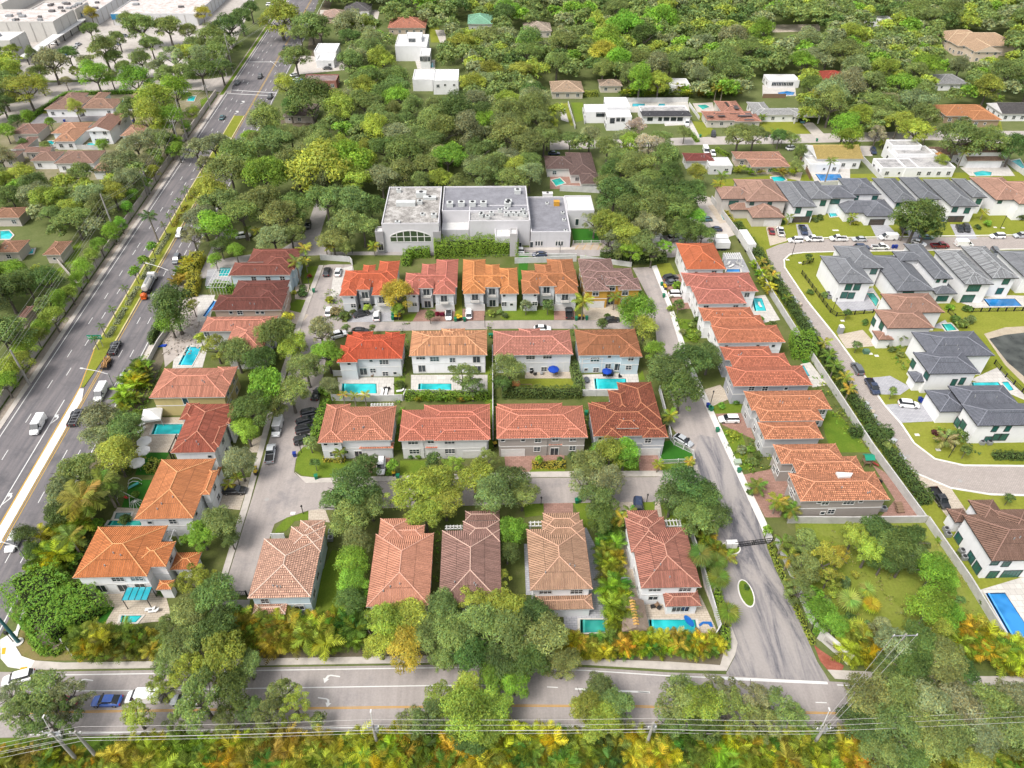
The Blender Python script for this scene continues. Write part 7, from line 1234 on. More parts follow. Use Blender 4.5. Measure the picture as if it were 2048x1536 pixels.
for x, y, h, l in ((690, 810, 3.2, 1.6), (712, 812, 3.2, 1.6), (733, 812, 3.4, 1.7), (500, 482, 4, 2), (520, 484, 4, 2), (592, 480, 4, 2), (1528, 560, 4, 2.2), (1538, 575, 4, 2.4), (1515, 545, 4, 2.2), (1650, 735, 4, 2.6), (1660, 755, 4, 2.6), (1680, 780, 4, 2.6), (1690, 800, 3.5, 2.2), (1640, 710, 4, 2.4), (1570, 610, 2.5, 1.8), (1448, 1135, 3, 2.4), (1470, 1160-20, 0, 0), (1225, 1055, 4, 2.2), (1240, 1062, 4, 2.0), (1255, 1045, 3.5, 1.8), (462, 985, 2.4, 1.7), (480, 970, 2.4, 1.7), (1555, 1110, 4, 2.4), (1568, 1140, 4, 2.4), (1585, 1185, 4, 2.4), (285, 930, 2.2, 1.6), (1575, 455-5, 3, 2.0), (1700, 450, 3, 2.0), (1960, 440, 3, 2.2), (1990, 425, 3, 2.2), (1795, 690, 3, 2.2)):
    if l: palm(x, y, h, l, 10, random.choice((MIXP, GREENP, GOLD)), 'royal', desc='small feather palm')
for y in (700, 675, 640, 598, 558, 470, 452, 436, 420, 404, 395, 350): palm(vpx(150, y), y, 3.6, 1.5, 9, (.10, .17, .03), 'royal', group='young palms on the highway median', desc='young palm on the median')
for x, y, r_ in ((303, 495, 13), (287, 522, 13), (268, 545, 13)): tree(x, y-2, r_, 'b', 'round', hk=1.5, desc='small round median tree')
for x, y, h, l, c in ((1690, 1215, 2.6, 2.6, (.32, .40, .10)), (1735, 1222, 2.2, 2.0, (.44, .44, .04)), (1708, 1275, 2.4, 2.4, (.42, .44, .06)), (1725, 1195, 2.4, 2.0, (.32, .40, .08)), (1380, 1160, 7, 2.8, (.14, .21, .05)), (1425, 1190, 5.5, 2.6, (.15, .22, .04)), (1445, 1255, 5, 2.5, (.18, .24, .04)), (1328, 845+10, 3, 2.2, (.16, .2, .08)), (1425, 1148, 4, 2.2, (.17, .24, .05))):
    palm(x, y, h, l, 22, c, 'fan', lean=(.9, .6) if h == 7 else (0, 0))
for x, y, r_, c in ((700, 598, 12, 'g'), (672, 625, 14, 'a'), (690, 632, 13, 'd'), (660, 600, 10, 'y'), (707, 625, 8, 'd'), (874, 628, 6, (.20, .015, .03)), (884, 629, 6, (.20, .015, .03)), (982, 627, 10, 'y'), (1010, 632, 8, 'd'), (1000, 625, 8, 'g'), (605, 575, 8, 'd'), (619, 553, 6, (.30, .05, .03)), (604, 587, 12, 'd'), (588, 585, 6, 'o'), (822, 912, 8, 'd'), (836, 913, 8, 'b'), (1120, 920, 8, 'd'), (1145, 915, 13, 'd'), (1160, 905, 8, 'b'), (1175, 925, 12, 'b'), (780, 945, 9, 'b'), (323, 1187, 9, 'd'), (1442, 812, 9, 'b'), (1472, 805, 8, 'd'), (1465, 870, 14, 'y'), (1483, 900, 12, 'a'), (1500, 900, 10, 'b'), (1505, 925, 14, 'g'), (1515, 910, 10, 'd'), (1355, 572, 12, 'b'), (1340, 618, 8, 'y'), (1385, 650, 10, 'g'), (1395, 640, 10, 'd'), (1365, 665, 9, 'g'), (1385, 675, 12, 'b'), (1398, 668, 9, 'g'), (1410, 660, 9, 'a'), (1265, 600, 10, 'd'), (1275, 585, 10, 'b'), (1262, 615, 8, 'y'), (1215, 632, 7, 'd'), (1150, 562, 8, 'b'), (795, 680, 8, 'b'), (806, 700, 9, 'd'), (803, 740, 9, 'b'), (800, 770, 12, 'd'), (650, 780, 15, 'b'), (668, 790, 12, 'b'), (1010, 770, 10, 'd'), (1150, 780, 12, 'b'), (1620, 585, 8, 'd'), (1650, 590, 8, 'g'), (1545, 650, 10, 'd'), (1520, 640, 10, 'b'), (1530, 655, 8, 'y'), (1905, 880, 8, (.12, .03, .03)), (1890, 870, 10, (.12, .03, .03)), (1870, 865, 8, (.10, .03, .03)), (1925, 650, 14, 'g'), (1910, 640, 12, 'd'), (1940, 640, 12, 'g'), (1935, 618, 10, 'd'), (1900, 615, 9, 'b'), (1730, 645, 8, 'd'), (1770, 690, 8, 'd'), (1785, 700, 8, 'd'), (1800, 710, 8, 'g'), (1820, 490, 5, 'o'), (1700, 440, 8, 'b'), (1712, 447, 7, 'y'), (1565, 445, 7, 'd'), (1480, 448, 7, 'd'), (1640, 435, 8, 'd'), (1630, 440, 7, 'g'), (2040, 435, 10, 'd'), (1975, 448, 9, 'b'), (1955, 455, 7, 'd'), (1310, 512, 6, 'd'), (1170, 485+30, 5, 'b'), (270, 990, 10, 'b'), (250, 1040, 14, 'd'), (195, 1050, 16, 'b'), (180, 1095, 18, 'd'), (150, 1120, 20, 'b'), (120, 1150, 18, 'g'), (200, 1130, 14, 'b'), (130, 1180, 18, 'b'), (170, 1160, 14, 'd'), (85, 1135, 16, 'b'), (230, 905, 14, 'd'), (250, 940, 16, 'd'), (270, 830, 12, 'b'), (1500, 985, 8, 'd'), (1855, 1090, 8, 'g'), (1880, 1080, 9, 'b'), (1965, 1205, 9, 'g'), (1930, 1140, 7, 'g'), (1915, 1110, 8, 'd'), (78, 1240, 5, 'o'), (70, 1265, 6, 'o'), (95, 1295, 7, 'o'), (105, 1280, 6, 'o'), (1360, 940, 6, 'b'), (1650, 1205, 16, 'g'), (1665, 1185, 14, 'y'), (1690, 1165, 14, 'g'), (1710, 1150, 10, 'y'), (1700, 1235, 12, 'd'), (1735, 1250, 10, 'g'), (1750, 1275, 14, 'a'), (1640, 1265, 14, 'b'), (1680, 1285, 12, 'y'), (1630, 1150, 16, 'g'), (1600, 1110, 14, 'd'), (1765, 1245, 9, 'a'), (1920, 1200, 10, 'g'), (1945, 1270, 12, 'y'), (960, 1230-290, 10, 'y'), (575, 1250, 10, 'd'), (1550, 1260-160, 6, 'y'), (1220, 1060, 12, 'd'), (1205, 1100, 8, 'b')):
    bush(x, y, r_, c)
for c in [  # centre px, heading px, kind, colour
 (202, 786, -1, 1.9, 'van', 'white', 'white van'), (250, 755, -1, 1.9, 'pickup', 'silver', 'silver pickup truck'), (229, 696, 1, -1.9, 'pickup', 'black', 'black pickup truck'), (353, 518, -.8, 1.7, 'suv', 'grey', 'slate grey sport utility vehicle'), (359, 466, -.8, 1.7, 'suv', 'white', 'white car half under the oak'), (76, 851, -1, 1.8, 'van', 'white', 'white van with open rear'), (151, 835, 1, -1.9, 'pickup', 'black', 'black pickup with ladder rack'), (475, 165, .6, -1, 'suv', 'grey', 'grey car'), (444.5, 234, .6, -1, 'sedan', 'teal', 'teal car'), (520, 153, -.6, 1, 'suv', 'black', 'black car'), (569, 95, -.6, 1, 'sedan', 'navy', 'navy car'), (579, 94, -.6, 1, 'sedan', 'black', 'black car'), (604, 66, -.6, 1, 'suv', 'navy', 'dark car'), (540, 193, -.6, 1, 'suv', 'black', 'black sport utility vehicle'), (432, 336, -.8, 1.6, 'suv', 'black', 'black car under the oak edge'), (36, 1356, -2, .5, 'suv', 'white', 'white sport utility vehicle'), (27, 1083, -1, 2, 'suv', 'white', 'white car hidden by shrubs'),
 (213, 1401, -1, .02, 'sedan', 'blue', 'vivid blue car'), (288, 1394, -1, .02, 'van', 'white', 'white van'), (126, 1403, -1, .02, 'sedan', 'red', 'dark red car'), (370, 1399, -1, .02, 'sedan', 'silver', 'silver car'),
 (654, 543, .25, -1, 'suv', 'black', 'black sport utility vehicle'), (676, 543, .2, -1, 'sedan', 'white', 'white car'), (657, 622, .2, -1, 'sedan', 'white', 'white car'), (723, 627, 1, -.25, 'sedan', 'black', 'dark grey car'), (753, 631, 0, -1, 'suv', 'white', 'white sport utility vehicle'), (897, 629, 0, 1, 'sedan', 'white', 'white car with black roof', 'blackroof'), (937.5, 627, 0, -1, 'sedan', 'white', 'white car'), (721, 661, 1, 0, 'sedan', 'black', 'black car'), (677, 669, 1, -.25, 'suv', 'white', 'white sport utility vehicle'),
 (1138, 625, -.05, -1, 'pickup', 'black', 'black pickup truck'), (1224, 639, 1, -.1, 'sedan', 'black', 'black car'), (1085, 656, 1, 0, 'sedan', 'white', 'white car mostly behind the roof'), (1341, 555, 1, -.2, 'suv', 'black', 'black sport utility vehicle'), (1345, 564, 1, -.2, 'sedan', 'grey', 'grey car'), (1354, 588, 1, 0, 'suv', 'white', 'white sport utility vehicle'), (1034, 502, -1, 0, 'suv', 'white', 'white sport utility vehicle'), (1079, 508, -1, 0, 'sedan', 'navy', 'navy car'), (1310, 471, 1, -.1, 'suv', 'white', 'white sport utility vehicle'), (1350, 476, 1, -.1, 'suv', 'silver', 'silver sport utility vehicle'), (1312, 481, 1, -.1, 'van', 'white', 'white van'), (1411, 438, -1, 0, 'sedan', 'teal', 'blue-green car'), (1430, 458, -1, 0, 'sedan', 'navy', 'navy car'),
 (616, 450, -.2, 1, 'suv', 'black', 'black sport utility vehicle'), (486, 471, 1, -.15, 'suv', 'white', 'white sport utility vehicle with dark roof rack'), (622, 825, 1, -.22, 'suv', 'black', 'glossy black car, northernmost of the parked four'), (613, 842, 1, -.3, 'suv', 'black', 'black car, second of the parked four from the north'), (612, 858, 1, -.22, 'suv', 'black', 'black car, third of the parked four from the north'), (609, 879, 1, -.25, 'suv', 'black', 'black car, southernmost of the parked four'), (633, 787, .4, -1, 'sedan', 'black', 'black car'), (555, 855, -.25, 1, 'van', 'white', 'white van with roof rack'), (541, 907, .15, -1, 'pickup', 'silver', 'grey pickup truck with tools in its bed'), (762, 932, -.05, 1, 'suv', 'white', 'white sport utility vehicle with black sunroof'), (469, 980, 1, 0, 'suv', 'black', 'black sport utility vehicle'), (1367, 880, 1, .6, 'sedan', 'silver', 'silver car'), (1458, 838, -1, 0, 'suv', 'white', 'white sport utility vehicle'), (1276, 1013, 0, 1, 'suv', 'navy', 'dark navy sport utility vehicle'),
 (1879, 996, .5, .72, 'pickup', 'black', 'large black pickup truck'), (1818, 808, 1, .1, 'suv', 'white', 'white sport utility vehicle'), (1745, 773, .6, 1, 'pickup', 'navy', 'dark navy pickup truck'), (1715, 737, -.6, -1, 'suv', 'grey', 'dark grey sport utility vehicle'),
 (1543, 461, -.3, -1, 'sedan', 'red', 'dark red car'), (1561, 463, -.35, -1, 'pickup', 'white', 'white pickup truck'), (1606.5, 460, .5, 1, 'pickup', 'navy', 'dark blue-grey pickup'), (1591, 480, -1, 0, 'suv', 'white', 'white sport utility vehicle'), (1628, 478, -1, 0, 'pickup', 'white', 'white pickup with ladder, front one'), (1677, 477, -1, 0, 'pickup', 'white', 'white pickup, rear one of the pair'), (1719, 478, -1, 0, 'sedan', 'silver', 'silver car'), (1776, 475, -1, 0, 'van', 'white', 'white work van'), (1853, 474, 1, 0, 'sedan', 'teal', 'teal cart-like car'), (1920, 456, .5, 1, 'sedan', 'black', 'black car, left of the pair'), (1933, 456, .5, 1, 'suv', 'black', 'black car, right of the pair'), (1995, 472, -1, 0, 'suv', 'white', 'white sport utility vehicle'), (2042, 471, -1, 0, 'suv', 'silver', 'silver sport utility vehicle'), (1724, 494, 1, 0, 'suv', 'navy', 'navy vehicle behind the roof'), (1760, 494, 1, 0, 'pickup', 'white', 'white pickup truck'), (1880, 491, 1, 0, 'pickup', 'red', 'crimson pickup truck'), (1928, 488, 1, 0, 'van', 'white', 'white van'), (1991, 504, .6, 1, 'suv', 'grey', 'dark grey car'), (1808, 459, .5, 1, 'sedan', 'black', 'black car'), (1838, 485, 1, .3, 'sedan', 'white', 'white car mostly behind the roof'),
 (1584, 296, 1, -.1, 'suv', 'white', 'white sport utility vehicle'), (1604, 241, .5, 1, 'sedan', 'teal', 'blue-grey car in the carport'), (1747, 302, .5, 1, 'suv', 'navy', 'dark green car'), (1374, 246, 0, 1, 'suv', 'white', 'white sport utility vehicle'), (1427, 268, 0, 1, 'suv', 'black', 'black sport utility vehicle'), (1412, 302, .4, 1, 'van', 'white', 'white van'), (1426, 305, .4, 1, 'sedan', 'white', 'white car'), (1108, 306, 1, 0, 'sedan', 'navy', 'dark car'),
 (227, 74, 1, -.3, 'sedan', 'silver', 'silver car'), (234, 87, 1, .2, 'sedan', 'navy', 'dark blue car'), (250, 71, 1, .2, 'sedan', 'grey', 'grey car'), (156, 88, .8, -.5, 'sedan', 'silver', 'silver car'), (148, 95, .8, -.5, 'sedan', 'white', 'white car'), (135, 106, .8, -.5, 'sedan', 'blue', 'blue car'), (9, 190, 1, -.2, 'suv', 'black', 'black car'), (540, 9, 1, 0, 'suv', 'white', 'white car'), (499, 12, 1, -.3, 'sedan', 'blue', 'blue car'), (655, 136, 1, 0, 'sedan', 'black', 'black car'), (590, 149, 1, -.2, 'sedan', 'white', 'white car'), (596, 158, 1, 0, 'sedan', 'silver', 'silver car'), (603, 164, 1, 0, 'pickup', 'blue', 'blue vehicle'), (1620, 24, 1, 0, 'suv', 'white', 'white car'), (110, 90-4, 1, 0, 'sedan', 'white', 'white car')]:
    car(*c[:7-1], desc=c[6], far=c[1] < 320, extra=c[7] if len(c) > 7 else None)
def lw(px, py, z=0): return G3(px, py, z)
x, y = G(299, 567, 1); t = thing('tank_truck', 'white tank truck with equipment on its back on the highway beside the median', 'truck', (x, y, .04)); x2, y2 = G(310, 545, 1); t.rotation_euler.z = atan2(y2-y, x2-x)
b = MB(); b.box(-4.5, -1.1, .6, 2.4, 1.1, 1.0); part('chassis', b, BLACK, t); b = loft_body([(2.5, .7, 2.6, 1.1), (3.6, .7, 2.7, 1.1), (4.4, .7, 1.9, 1.08), (4.9, .7, 1.5, 1.0)], 1.1); part('cab', b, WHITE, t); b = loft_body([(3.5, 1.7, 2.5, 1.05), (4.2, 1.7, 2.1, 1.02)], 1); part('windscreen', b, CARGLASS, t)
b = MB(); b.tube([(-4.3, 0, 1.9), (-4.1, 0, 1.9), (.4, 0, 1.9), (.6, 0, 1.9)], [.7, .95, .95, .7], 14); part('tank', b, OFFWHITE, t); b = MB(); b.box(.9, -1.0, 1.0, 2.2, 1.0, 2.2); b.box(1.0, -.6, 2.2, 1.8, .5, 2.6); part('machinery', b, GREYMETAL, t); b = MB(); b.tube([(-3.6, 1.1, 1.4), (2, 1.15, 1.4)], .12, 6); b.tube([(-3.6, -1.1, 1.4), (2, -1.15, 1.4)], .12, 6); b.bar((-3, 0, 2.9), (.2, 0, 2.9), .5, .08); part('hose_rack', b, GREYMETAL, t)
for sx in (-3.6, -2.4, 3.4):
    for sy in (-1, 1): w_ = MB(); w_.tube([(sx, sy*.95-.15, .5), (sx, sy*.95+.15, .5)], .5, 12); part('wheel', w_, RUBBER, t)
OR = plain('orange_paint', (.66, .12, .015), .5, .4)
x, y = G(289, 594, .6); t = thing('cement_mixer', 'small orange towed machine behind the tank truck', 'trailer', (x, y, .04), atan2(y2-y, x2-x)); b = MB(); b.tube([(-1, 0, 1.0), (-.2, 0, 1.1), (.6, 0, 1.3)], [.7, 1.0, .5], 10); part('drum', b, OR, t); b = MB(); b.box(-1.1, -.7, .45, .7, .7, .6); b.bar((.7, 0, .5), (2.3, 0, .5), .12); part('frame', b, OR, t)
for sy in (-1, 1): w_ = MB(); w_.tube([(-.3, sy*.8-.1, .35), (-.3, sy*.8+.1, .35)], .35, 10); part('wheel', w_, RUBBER, t)
x, y = G(212, 727, .8); x2, y2 = G(223, 706, .8); a = atan2(y2-y, x2-x); t = thing('timber_trailer', 'flat trailer heaped with cut branches and timber behind the black pickup', 'trailer', (x, y, .04), a); b = MB(); b.box(-2, -1, .5, 2, 1, .65); b.bar((2, 0, .55), (3.2, 0, .55), .1); part('deck', b, BLACK, t)
b = MB()
for i in range(40): u, v = random.uniform(-1.6, 1.6), random.uniform(-.8, .8); b.bar((u-.7, v, .75+random.random()*.7), (u+random.uniform(.2, .9), v+random.uniform(-.3, .3), .75+random.random()*.8), .16)
part('timber', b, plain('cut_timber', (.42, .24, .10), .8, .2), t)
for sy in (-1, 1): w_ = MB(); w_.tube([(-.3, sy*1.05-.1, .35), (-.3, sy*1.05+.1, .35)], .35, 10); part('wheel', w_, RUBBER, t)
def rack(px, py, dx, dy, label):
    x, y = G(px, py, 1.9); x2, y2 = G(px+dx, py+dy, 1.9); t = thing('ladder_rack', label, 'rack', (x, y, 1.25), atan2(y2-y, x2-x)); b = MB()
    for s in (-.7, .7): b.bar((-2.3, s, .9), (2.0, s, .9), .07)
    for u in (-2.2, -1.2, -.2, .8, 1.9): b.bar((u, -.8, .9), (u, .8, .9), .06)
    for u in (-2.2, 0): 
        for s in (-.8, .8): b.bar((u, s, -.2), (u, s, .9), .06)
    part('rail', b, GREYMETAL, t)
rack(151, 835, 1, -1.9, 'grey ladder rack on the black pickup in the lower carriageway'); rack(229, 696, 1, -1.9, 'ladder rack on the black pickup that tows the timber')
def pole(bx, by, ty, r=.22, arms=((0, 2.4),), label=None, group=None, tx=None, mat=None, cat='utility pole', kind='utility_pole', lamp=None):
    x, y = G(bx, by); h = height_to(bx, by, ty); t = thing(kind, label, cat, (x, y, 0), 0, group, 'utility pole')
    b = MB(); b.tube([(0, 0, -.3), (0, 0, h*.5), (0, 0, h)], [r*1.25, r, r*.7], 8); part('shaft', b, mat or POLEM, t)
    for dz, L in arms:
        b = MB(); b.bar((-L/2, 0, h-.5-dz), (L/2, 0, h-.5-dz), .14); part('crossarm', b, GREYMETAL, t)
        for s in (-1, 0, 1): i_ = MB(); i_.tube([(s*L*.45, 0, h-.5-dz), (s*L*.45, 0, h-.05-dz)], .09, 6); part('insulator', i_, WHITE, t)
    return t, h
def wire(a, b, sag, label, r=.022, group=None):
    n = 14; P = []
    for i in range(n+1): q = i/n; P.append((a[0]+(b[0]-a[0])*q, a[1]+(b[1]-a[1])*q, a[2]+(b[2]-a[2])*q-4*sag*q*(1-q)))
    o = link('power_line', None); cx, cy = P[0][0], P[0][1]; mb = MB(); mb.tube([(p[0]-cx, p[1]-cy, p[2]) for p in P], r, 4)
    bpy.data.objects.remove(o); o = link('power_line', mb.mesh('power_line', WIREM), None, (cx, cy, 0)); return tag(o, label, 'cable', group)
WIREM = plain('pale_wire', (.62, .60, .57), .5, .4)
BP = []
for i, (bx, by, ty, arms, lab) in enumerate(((160, 1526, 1462, ((0, 2.6), (1.2, 1.8)), 'concrete utility pole with two crossarms, leftmost at the bottom edge'), (202, 1523, 1463, ((0, 1.6),), 'concrete utility pole second from the left at the bottom edge'), (757, 1496, 1448, ((.6, 1.8),), 'concrete utility pole by the road near the bottom centre'), (1290, 1500, 1446, ((1.0, 1.2),), 'concrete utility pole right of the bottom centre'), (1620, 1499, 1450, ((.8, 2.2),), 'concrete utility pole beside the bottom right oaks'))):
    t, h = pole(bx, by, ty, .24, arms, lab); BP.append((t.location.x, t.location.y, h))
    if i in (0, 2, 3, 4): cb = MB(); cb.tube([(.45, .1, h-2.4), (.45, .1, h-1.2)], .3, 10); part('transformer', cb, GREYMETAL, t)
for k, (dx, dz) in enumerate(((-.9, .05), (0, -.2), (.9, -.5), (0, -1.9), (.1, -3.2))):
    pts = [(-130, 34, BP[0][2]+dz)]+[(x, y+dx, h+dz) for x, y, h in BP[1:]]+[(150, BP[4][1]+dx+2, BP[4][2]+dz)]
    for j, (a, b) in enumerate(zip(pts[:-1], pts[1:])): wire(a, b, .35, f'{("farthest top", "second", "third", "fourth", "lowest")[k]} bottom-road cable, {("left edge to first pole", "first to second pole", "second to centre pole", "centre to right-centre pole", "right-centre to right pole", "beyond the right pole")[j]}', group='overhead cables along the bottom road')
for bx, by, ty in ((133, 1498, 1442), (756, 1496, 1431), (1626, 1480, 1427)):
    x, y = G(bx, by); h = height_to(bx, by, ty); t = thing('street_lamp', {133: 'slim street lamp between the leftmost bottom poles', 756: 'slim street lamp at the bottom centre pole', 1626: 'slim street lamp at the bottom right pole'}[bx], 'street lamp', (x, y, 0)); b = MB(); b.tube([(0, 0, 0), (0, 0, h*.6), (.1, .5, h)], [.1, .08, .05], 6); part('shaft', b, WHITE, t); b = MB(); b.box(0, .4, h-.05, .2, .9, h+.06); part('lamp_head', b, WHITE, t)
t, h = pole(1775, 1322, 1268, .2, ((0, 4.2), (1.4, 2.6)), 'wooden utility pole with wide crossarms among the oaks right of the entrance sign'); ex, ey = t.location.x, t.location.y
for d in (-1.9, 0, 1.9): wire((ex+d, ey, h-.4), (BP[4][0]+d*.4, BP[4][1], BP[4][2]-.8), .6, f'{dict(zip((-1.9, 0, 1.9), ("left", "middle", "right")))[d]} cable slanting from the oak-side pole to the bottom right pole', group='cables to the bottom right pole')
WPL = []
for bx, by, ty in ((238, 484, 388), (296, 391, 346), (301, 387, 342), (375, 281, 199), (362, 300, 240), (422, 219, 170), (467, 146, 66), (454, 154, 120), (60, 770, 700)):
    lab = {238: 'tall leaning concrete pole nearest along the sound wall', 296: 'left pole of the twin concrete poles by the sound wall', 301: 'right pole of the twin concrete poles by the sound wall', 375: 'tall bare concrete pole north of the twin poles', 362: 'crossarmed pole by the townhouses beside the sound wall', 422: 'crossarmed pole near the highway junction verge', 467: 'tall bare pole at the far highway junction', 454: 'short lamp pole at the far highway junction', 60: 'concrete pole at the left edge by the sound wall'}[bx]
    t, h = pole(bx, by, ty, .26, ((0, 2.2),) if bx in (296, 362, 422) else (), lab); WPL.append((t.location.x, t.location.y, h))
chain = [(-105, 20, 14), WPL[0], WPL[1], WPL[3], WPL[5], WPL[6]]; e = WPL[6]
chain.append((e[0]+35, e[1]+190, 16))
for dx, dz in ((-.8, -.6), (.8, -.6), (-1.6, -4.5), (-.5, -4.2), (.6, -4.0)):
    for j, (a, b) in enumerate(zip(chain[:-1], chain[1:])): wire((a[0]+dx, a[1], min(a[2], 15)+dz), (b[0]+dx, b[1], min(b[2], 15)+dz), .8, f'highway-side cable, {("upper left", "upper right", "lower left", "lower middle", "lower right")[int(round((dx+1.6)*10)) % 5]} wire, span {("before the nearest pole", "nearest to twin poles", "twin poles to tall pole", "tall pole to junction", "across the junction", "beyond the junction")[j]}', group='overhead cables beside the highway')
def lamp(bx, by, ty, ax, ay, label):
    x, y = G(bx, by); h = height_to(bx, by, ty); x2, y2 = G(ax, ay, h+.6); t = thing('street_lamp', label, 'street lamp', (x, y, 0)); b = MB(); b.tube([(0, 0, 0), (0, 0, h)], [.16, .1], 8); part('shaft', b, GREYMETAL, t)
    dx, dy = x2-x, y2-y; b = MB(); b.tube([(0, 0, h-.2), (dx*.4, dy*.4, h+.35), (dx, dy, h+.6)], .07, 6); part('arm', b, WHITE, t); b = MB(); b.bar((dx, dy, h+.6), (dx*1.12, dy*1.12, h+.6), .35, .16); part('lamp_head', b, WHITE, t)
lamp(345, 562, 540, 296, 527, 'white-armed street lamp above the tank truck'); lamp(232, 782, 747, 166, 737, 'white-armed street lamp over the median nose'); lamp(66, 1138, 1093, 4, 1084, 'white-armed street lamp at the left edge of the highway'); lamp(562, 172, 133, 542, 123, 'street lamp at the far junction corner'); lamp(608, 66, 42, 590, 32, 'street lamp beside the far northbound lane'); lamp(424, 372, 350, 386, 358, 'street lamp by the northern median'); lamp(472, 292, 281, 452, 272, 'street lamp above the shaded lanes')
for bx, by, h, lab in ((1420, 812, 4.5, 'black lamp post on the east street sidewalk'), (1583, 513, 4.5, 'black lamp post on the rounded estate lawn'), (1664, 625, 4.5, 'black lamp post at the railed lawn corner'), (1882, 898, 4, 'black lamp post on the bend lawn nearest the red shrubs'), (1897, 915, 3.5, 'black signpost on the bend lawn'), (2000, 458, 4.5, 'black lamp post on the estate row lawn'), (621, 582, 4.5, 'thin lamp post beside the driveway of the maroon house'), (705, 507, 4.5, 'pale post on the shaded school verge'), (603, 905, 3, 'black lamp post on the corner lawn'), (1372, 900, 3.5, 'thin lamp post inside the picket fence'), (970, 655, 3.6, 'thin lamp post between upper row and apricot house'), (1120, 505, 2.5, 'small signpost in the school lane'), (607, 1028, 2.4, 'dark signpost on the lower street corner lawn'), (1082, 1010, 2.2, 'dark post before the tan-roofed house drive'), (1293, 1004, 2.2, 'dark post before the gate house drive'), (1622, 1262, 3, 'black lamp post behind the entrance wall')):
    x, y = G(bx, by); t = thing('lamp_post', lab, 'lamp post', (x, y, 0)); b = MB(); b.tube([(0, 0, 0), (0, 0, h)], .08, 6); part('shaft', b, BLACK, t); b = MB(); b.tube([(0, 0, h), (0, 0, h+.35)], [.22, .12], 6); part('lamp_head', b, BLACK, t)
TM = plain('teal_metal', (.02, .13, .15), .5, .4); x, y = G(38, 1285); h = height_to(38, 1285, 1236); t = thing('signal_mast', 'thick teal traffic signal mast on the round corner base', 'signal mast', (x, y, 0)); b = MB(); b.tube([(0, 0, 0), (0, 0, h)], [.32, .22], 10); part('shaft', b, TM, t); b = MB(); b.tube([(0, 0, 0), (0, 0, .25)], .8, 16); part('base', b, WCONC, t); b = MB(); b.tube([(0, 0, h-.3), (-5, 3, h+.3)], [.16, .1], 8); part('arm', b, TM, t)
x, y = G(27, 1284); t = thing('signal_post', 'thin black push-button post beside the teal mast', 'post', (x, y, 0)); b = MB(); b.tube([(0, 0, 0), (0, 0, 3)], .08, 6); part('shaft', b, BLACK, t); b = MB(); b.box(-.25, -.2, 2.6, .25, .2, 3.3); part('signal_head', b, BLACK, t)
x, y = G(198, 694); t = thing('road_sign', 'wide green street name sign on the grassy median tip', 'sign', (x, y, 0)); G_ = plain('sign_green', (.01, .30, .19), .5, .4)
for s in (-1, 1): b = MB(); b.box(s*1.1-.06, -.05, 0, s*1.1+.06, .05, 3.0); part('post', b, GREYMETAL, t)
b = MB(); b.box(-1.8, -.06, 2.5, 1.8, -.02, 3.9); sg = part('sign_panel', b, G_, t)
def text(s, size, mat, parent, loc, rot, ext=.01, name='lettering', align='CENTER', sx=1.0):
    c = bpy.data.curves.new(name, 'FONT'); c.body = s; c.size = size; c.align_x = align; c.align_y = 'CENTER'; c.extrude = ext; c.materials.append(mat)
    o = bpy.data.objects.new(name, c); COL.objects.link(o); bpy.context.view_layer.update(); me = bpy.data.meshes.new_from_object(o.evaluated_get(bpy.context.evaluated_depsgraph_get())); bpy.data.objects.remove(o)
    o = link(name, me, parent, loc); o.rotation_euler = rot; return o
text('SW 152 St', .8, WHITE, sg, (0, -.07, 3.2), (pi/2, 0, 0))
x0, y0 = G(1640, 1278); x1, y1 = G(1694, 1325); a = atan2(y1-y0, x1-x0); L = sqrt((x1-x0)**2+(y1-y0)**2); t = thing('entrance_sign', 'pale entrance sign wall with dark lettering at the gate street corner', 'sign', ((x0+x1)/2, (y0+y1)/2, 0), a); b = MB(); b.box(-L/2, -.25, 0, L/2, .25, 2.3); b.box(-L/2-.1, -.35, 2.3, L/2+.1, .35, 2.5); b.box(-L/2-.4, -.35, 0, -L/2+.3, .35, 2.6); b.box(L/2-.3, -.35, 0, L/2+.4, .35, 2.6); sg = part('sign_wall', b, OFFWHITE, t); b = MB(); b.box(-L/2+.6, -.30, .7, L/2-.6, -.26, 2.05); part('sign_panel', b, concrete((.5, .48, .44)), t)
DK_ = plain('dark_bronze', (.05, .04, .03), .5, .4); text('THE', .35, DK_, sg, (0, -.32, 1.82), (pi/2, 0, 0)); text('EDEN ESTATES', .48, DK_, sg, (0, -.32, 1.22), (pi/2, 0, 0))
gp('planting_bed', [(1628, 1290), (1640, 1300), (1688, 1332), (1682, 1345), (1655, 1340), (1640, 1322)], ground_mat('red_flower_bed', (.20, .06, .03), (.34, .10, .07), (.5, .2, .14), 3.0), .08)
x0, y0 = G(1467, 1096); x1, y1 = G(1545, 1086); a = atan2(y1-y0, x1-x0); L = sqrt((x1-x0)**2+(y1-y0)**2)
for k in range(2):
    xa, ya = (x0, y0) if k == 0 else ((x0+x1)/2, (y0+y1)/2); t = thing('vehicle_gate', ('black barred gate leaf beside the keypad kiosk', 'black barred gate leaf on the sidewalk side')[k], 'gate', (xa, ya, 0), a); l = L/2-.15; b = MB(); b.box(0, -.05, .2, l, .05, .32); b.box(0, -.05, 1.6, l, .05, 1.72); b.box(0, -.05, .2, .1, .05, 1.72); b.box(l-.1, -.05, .2, l, .05, 1.72); b.box(0, -.06, .9, l, .06, 1.0); part('frame', b, BLACK, t); bm = MB(); bm.box(-.03, -.03, .3, .03, .03, 1.6); bm = bm.mesh('bar', BLACK)
    for i in range(int(l/.35)): link('bar', bm, t, ((i+.5)*.35, 0, 0))
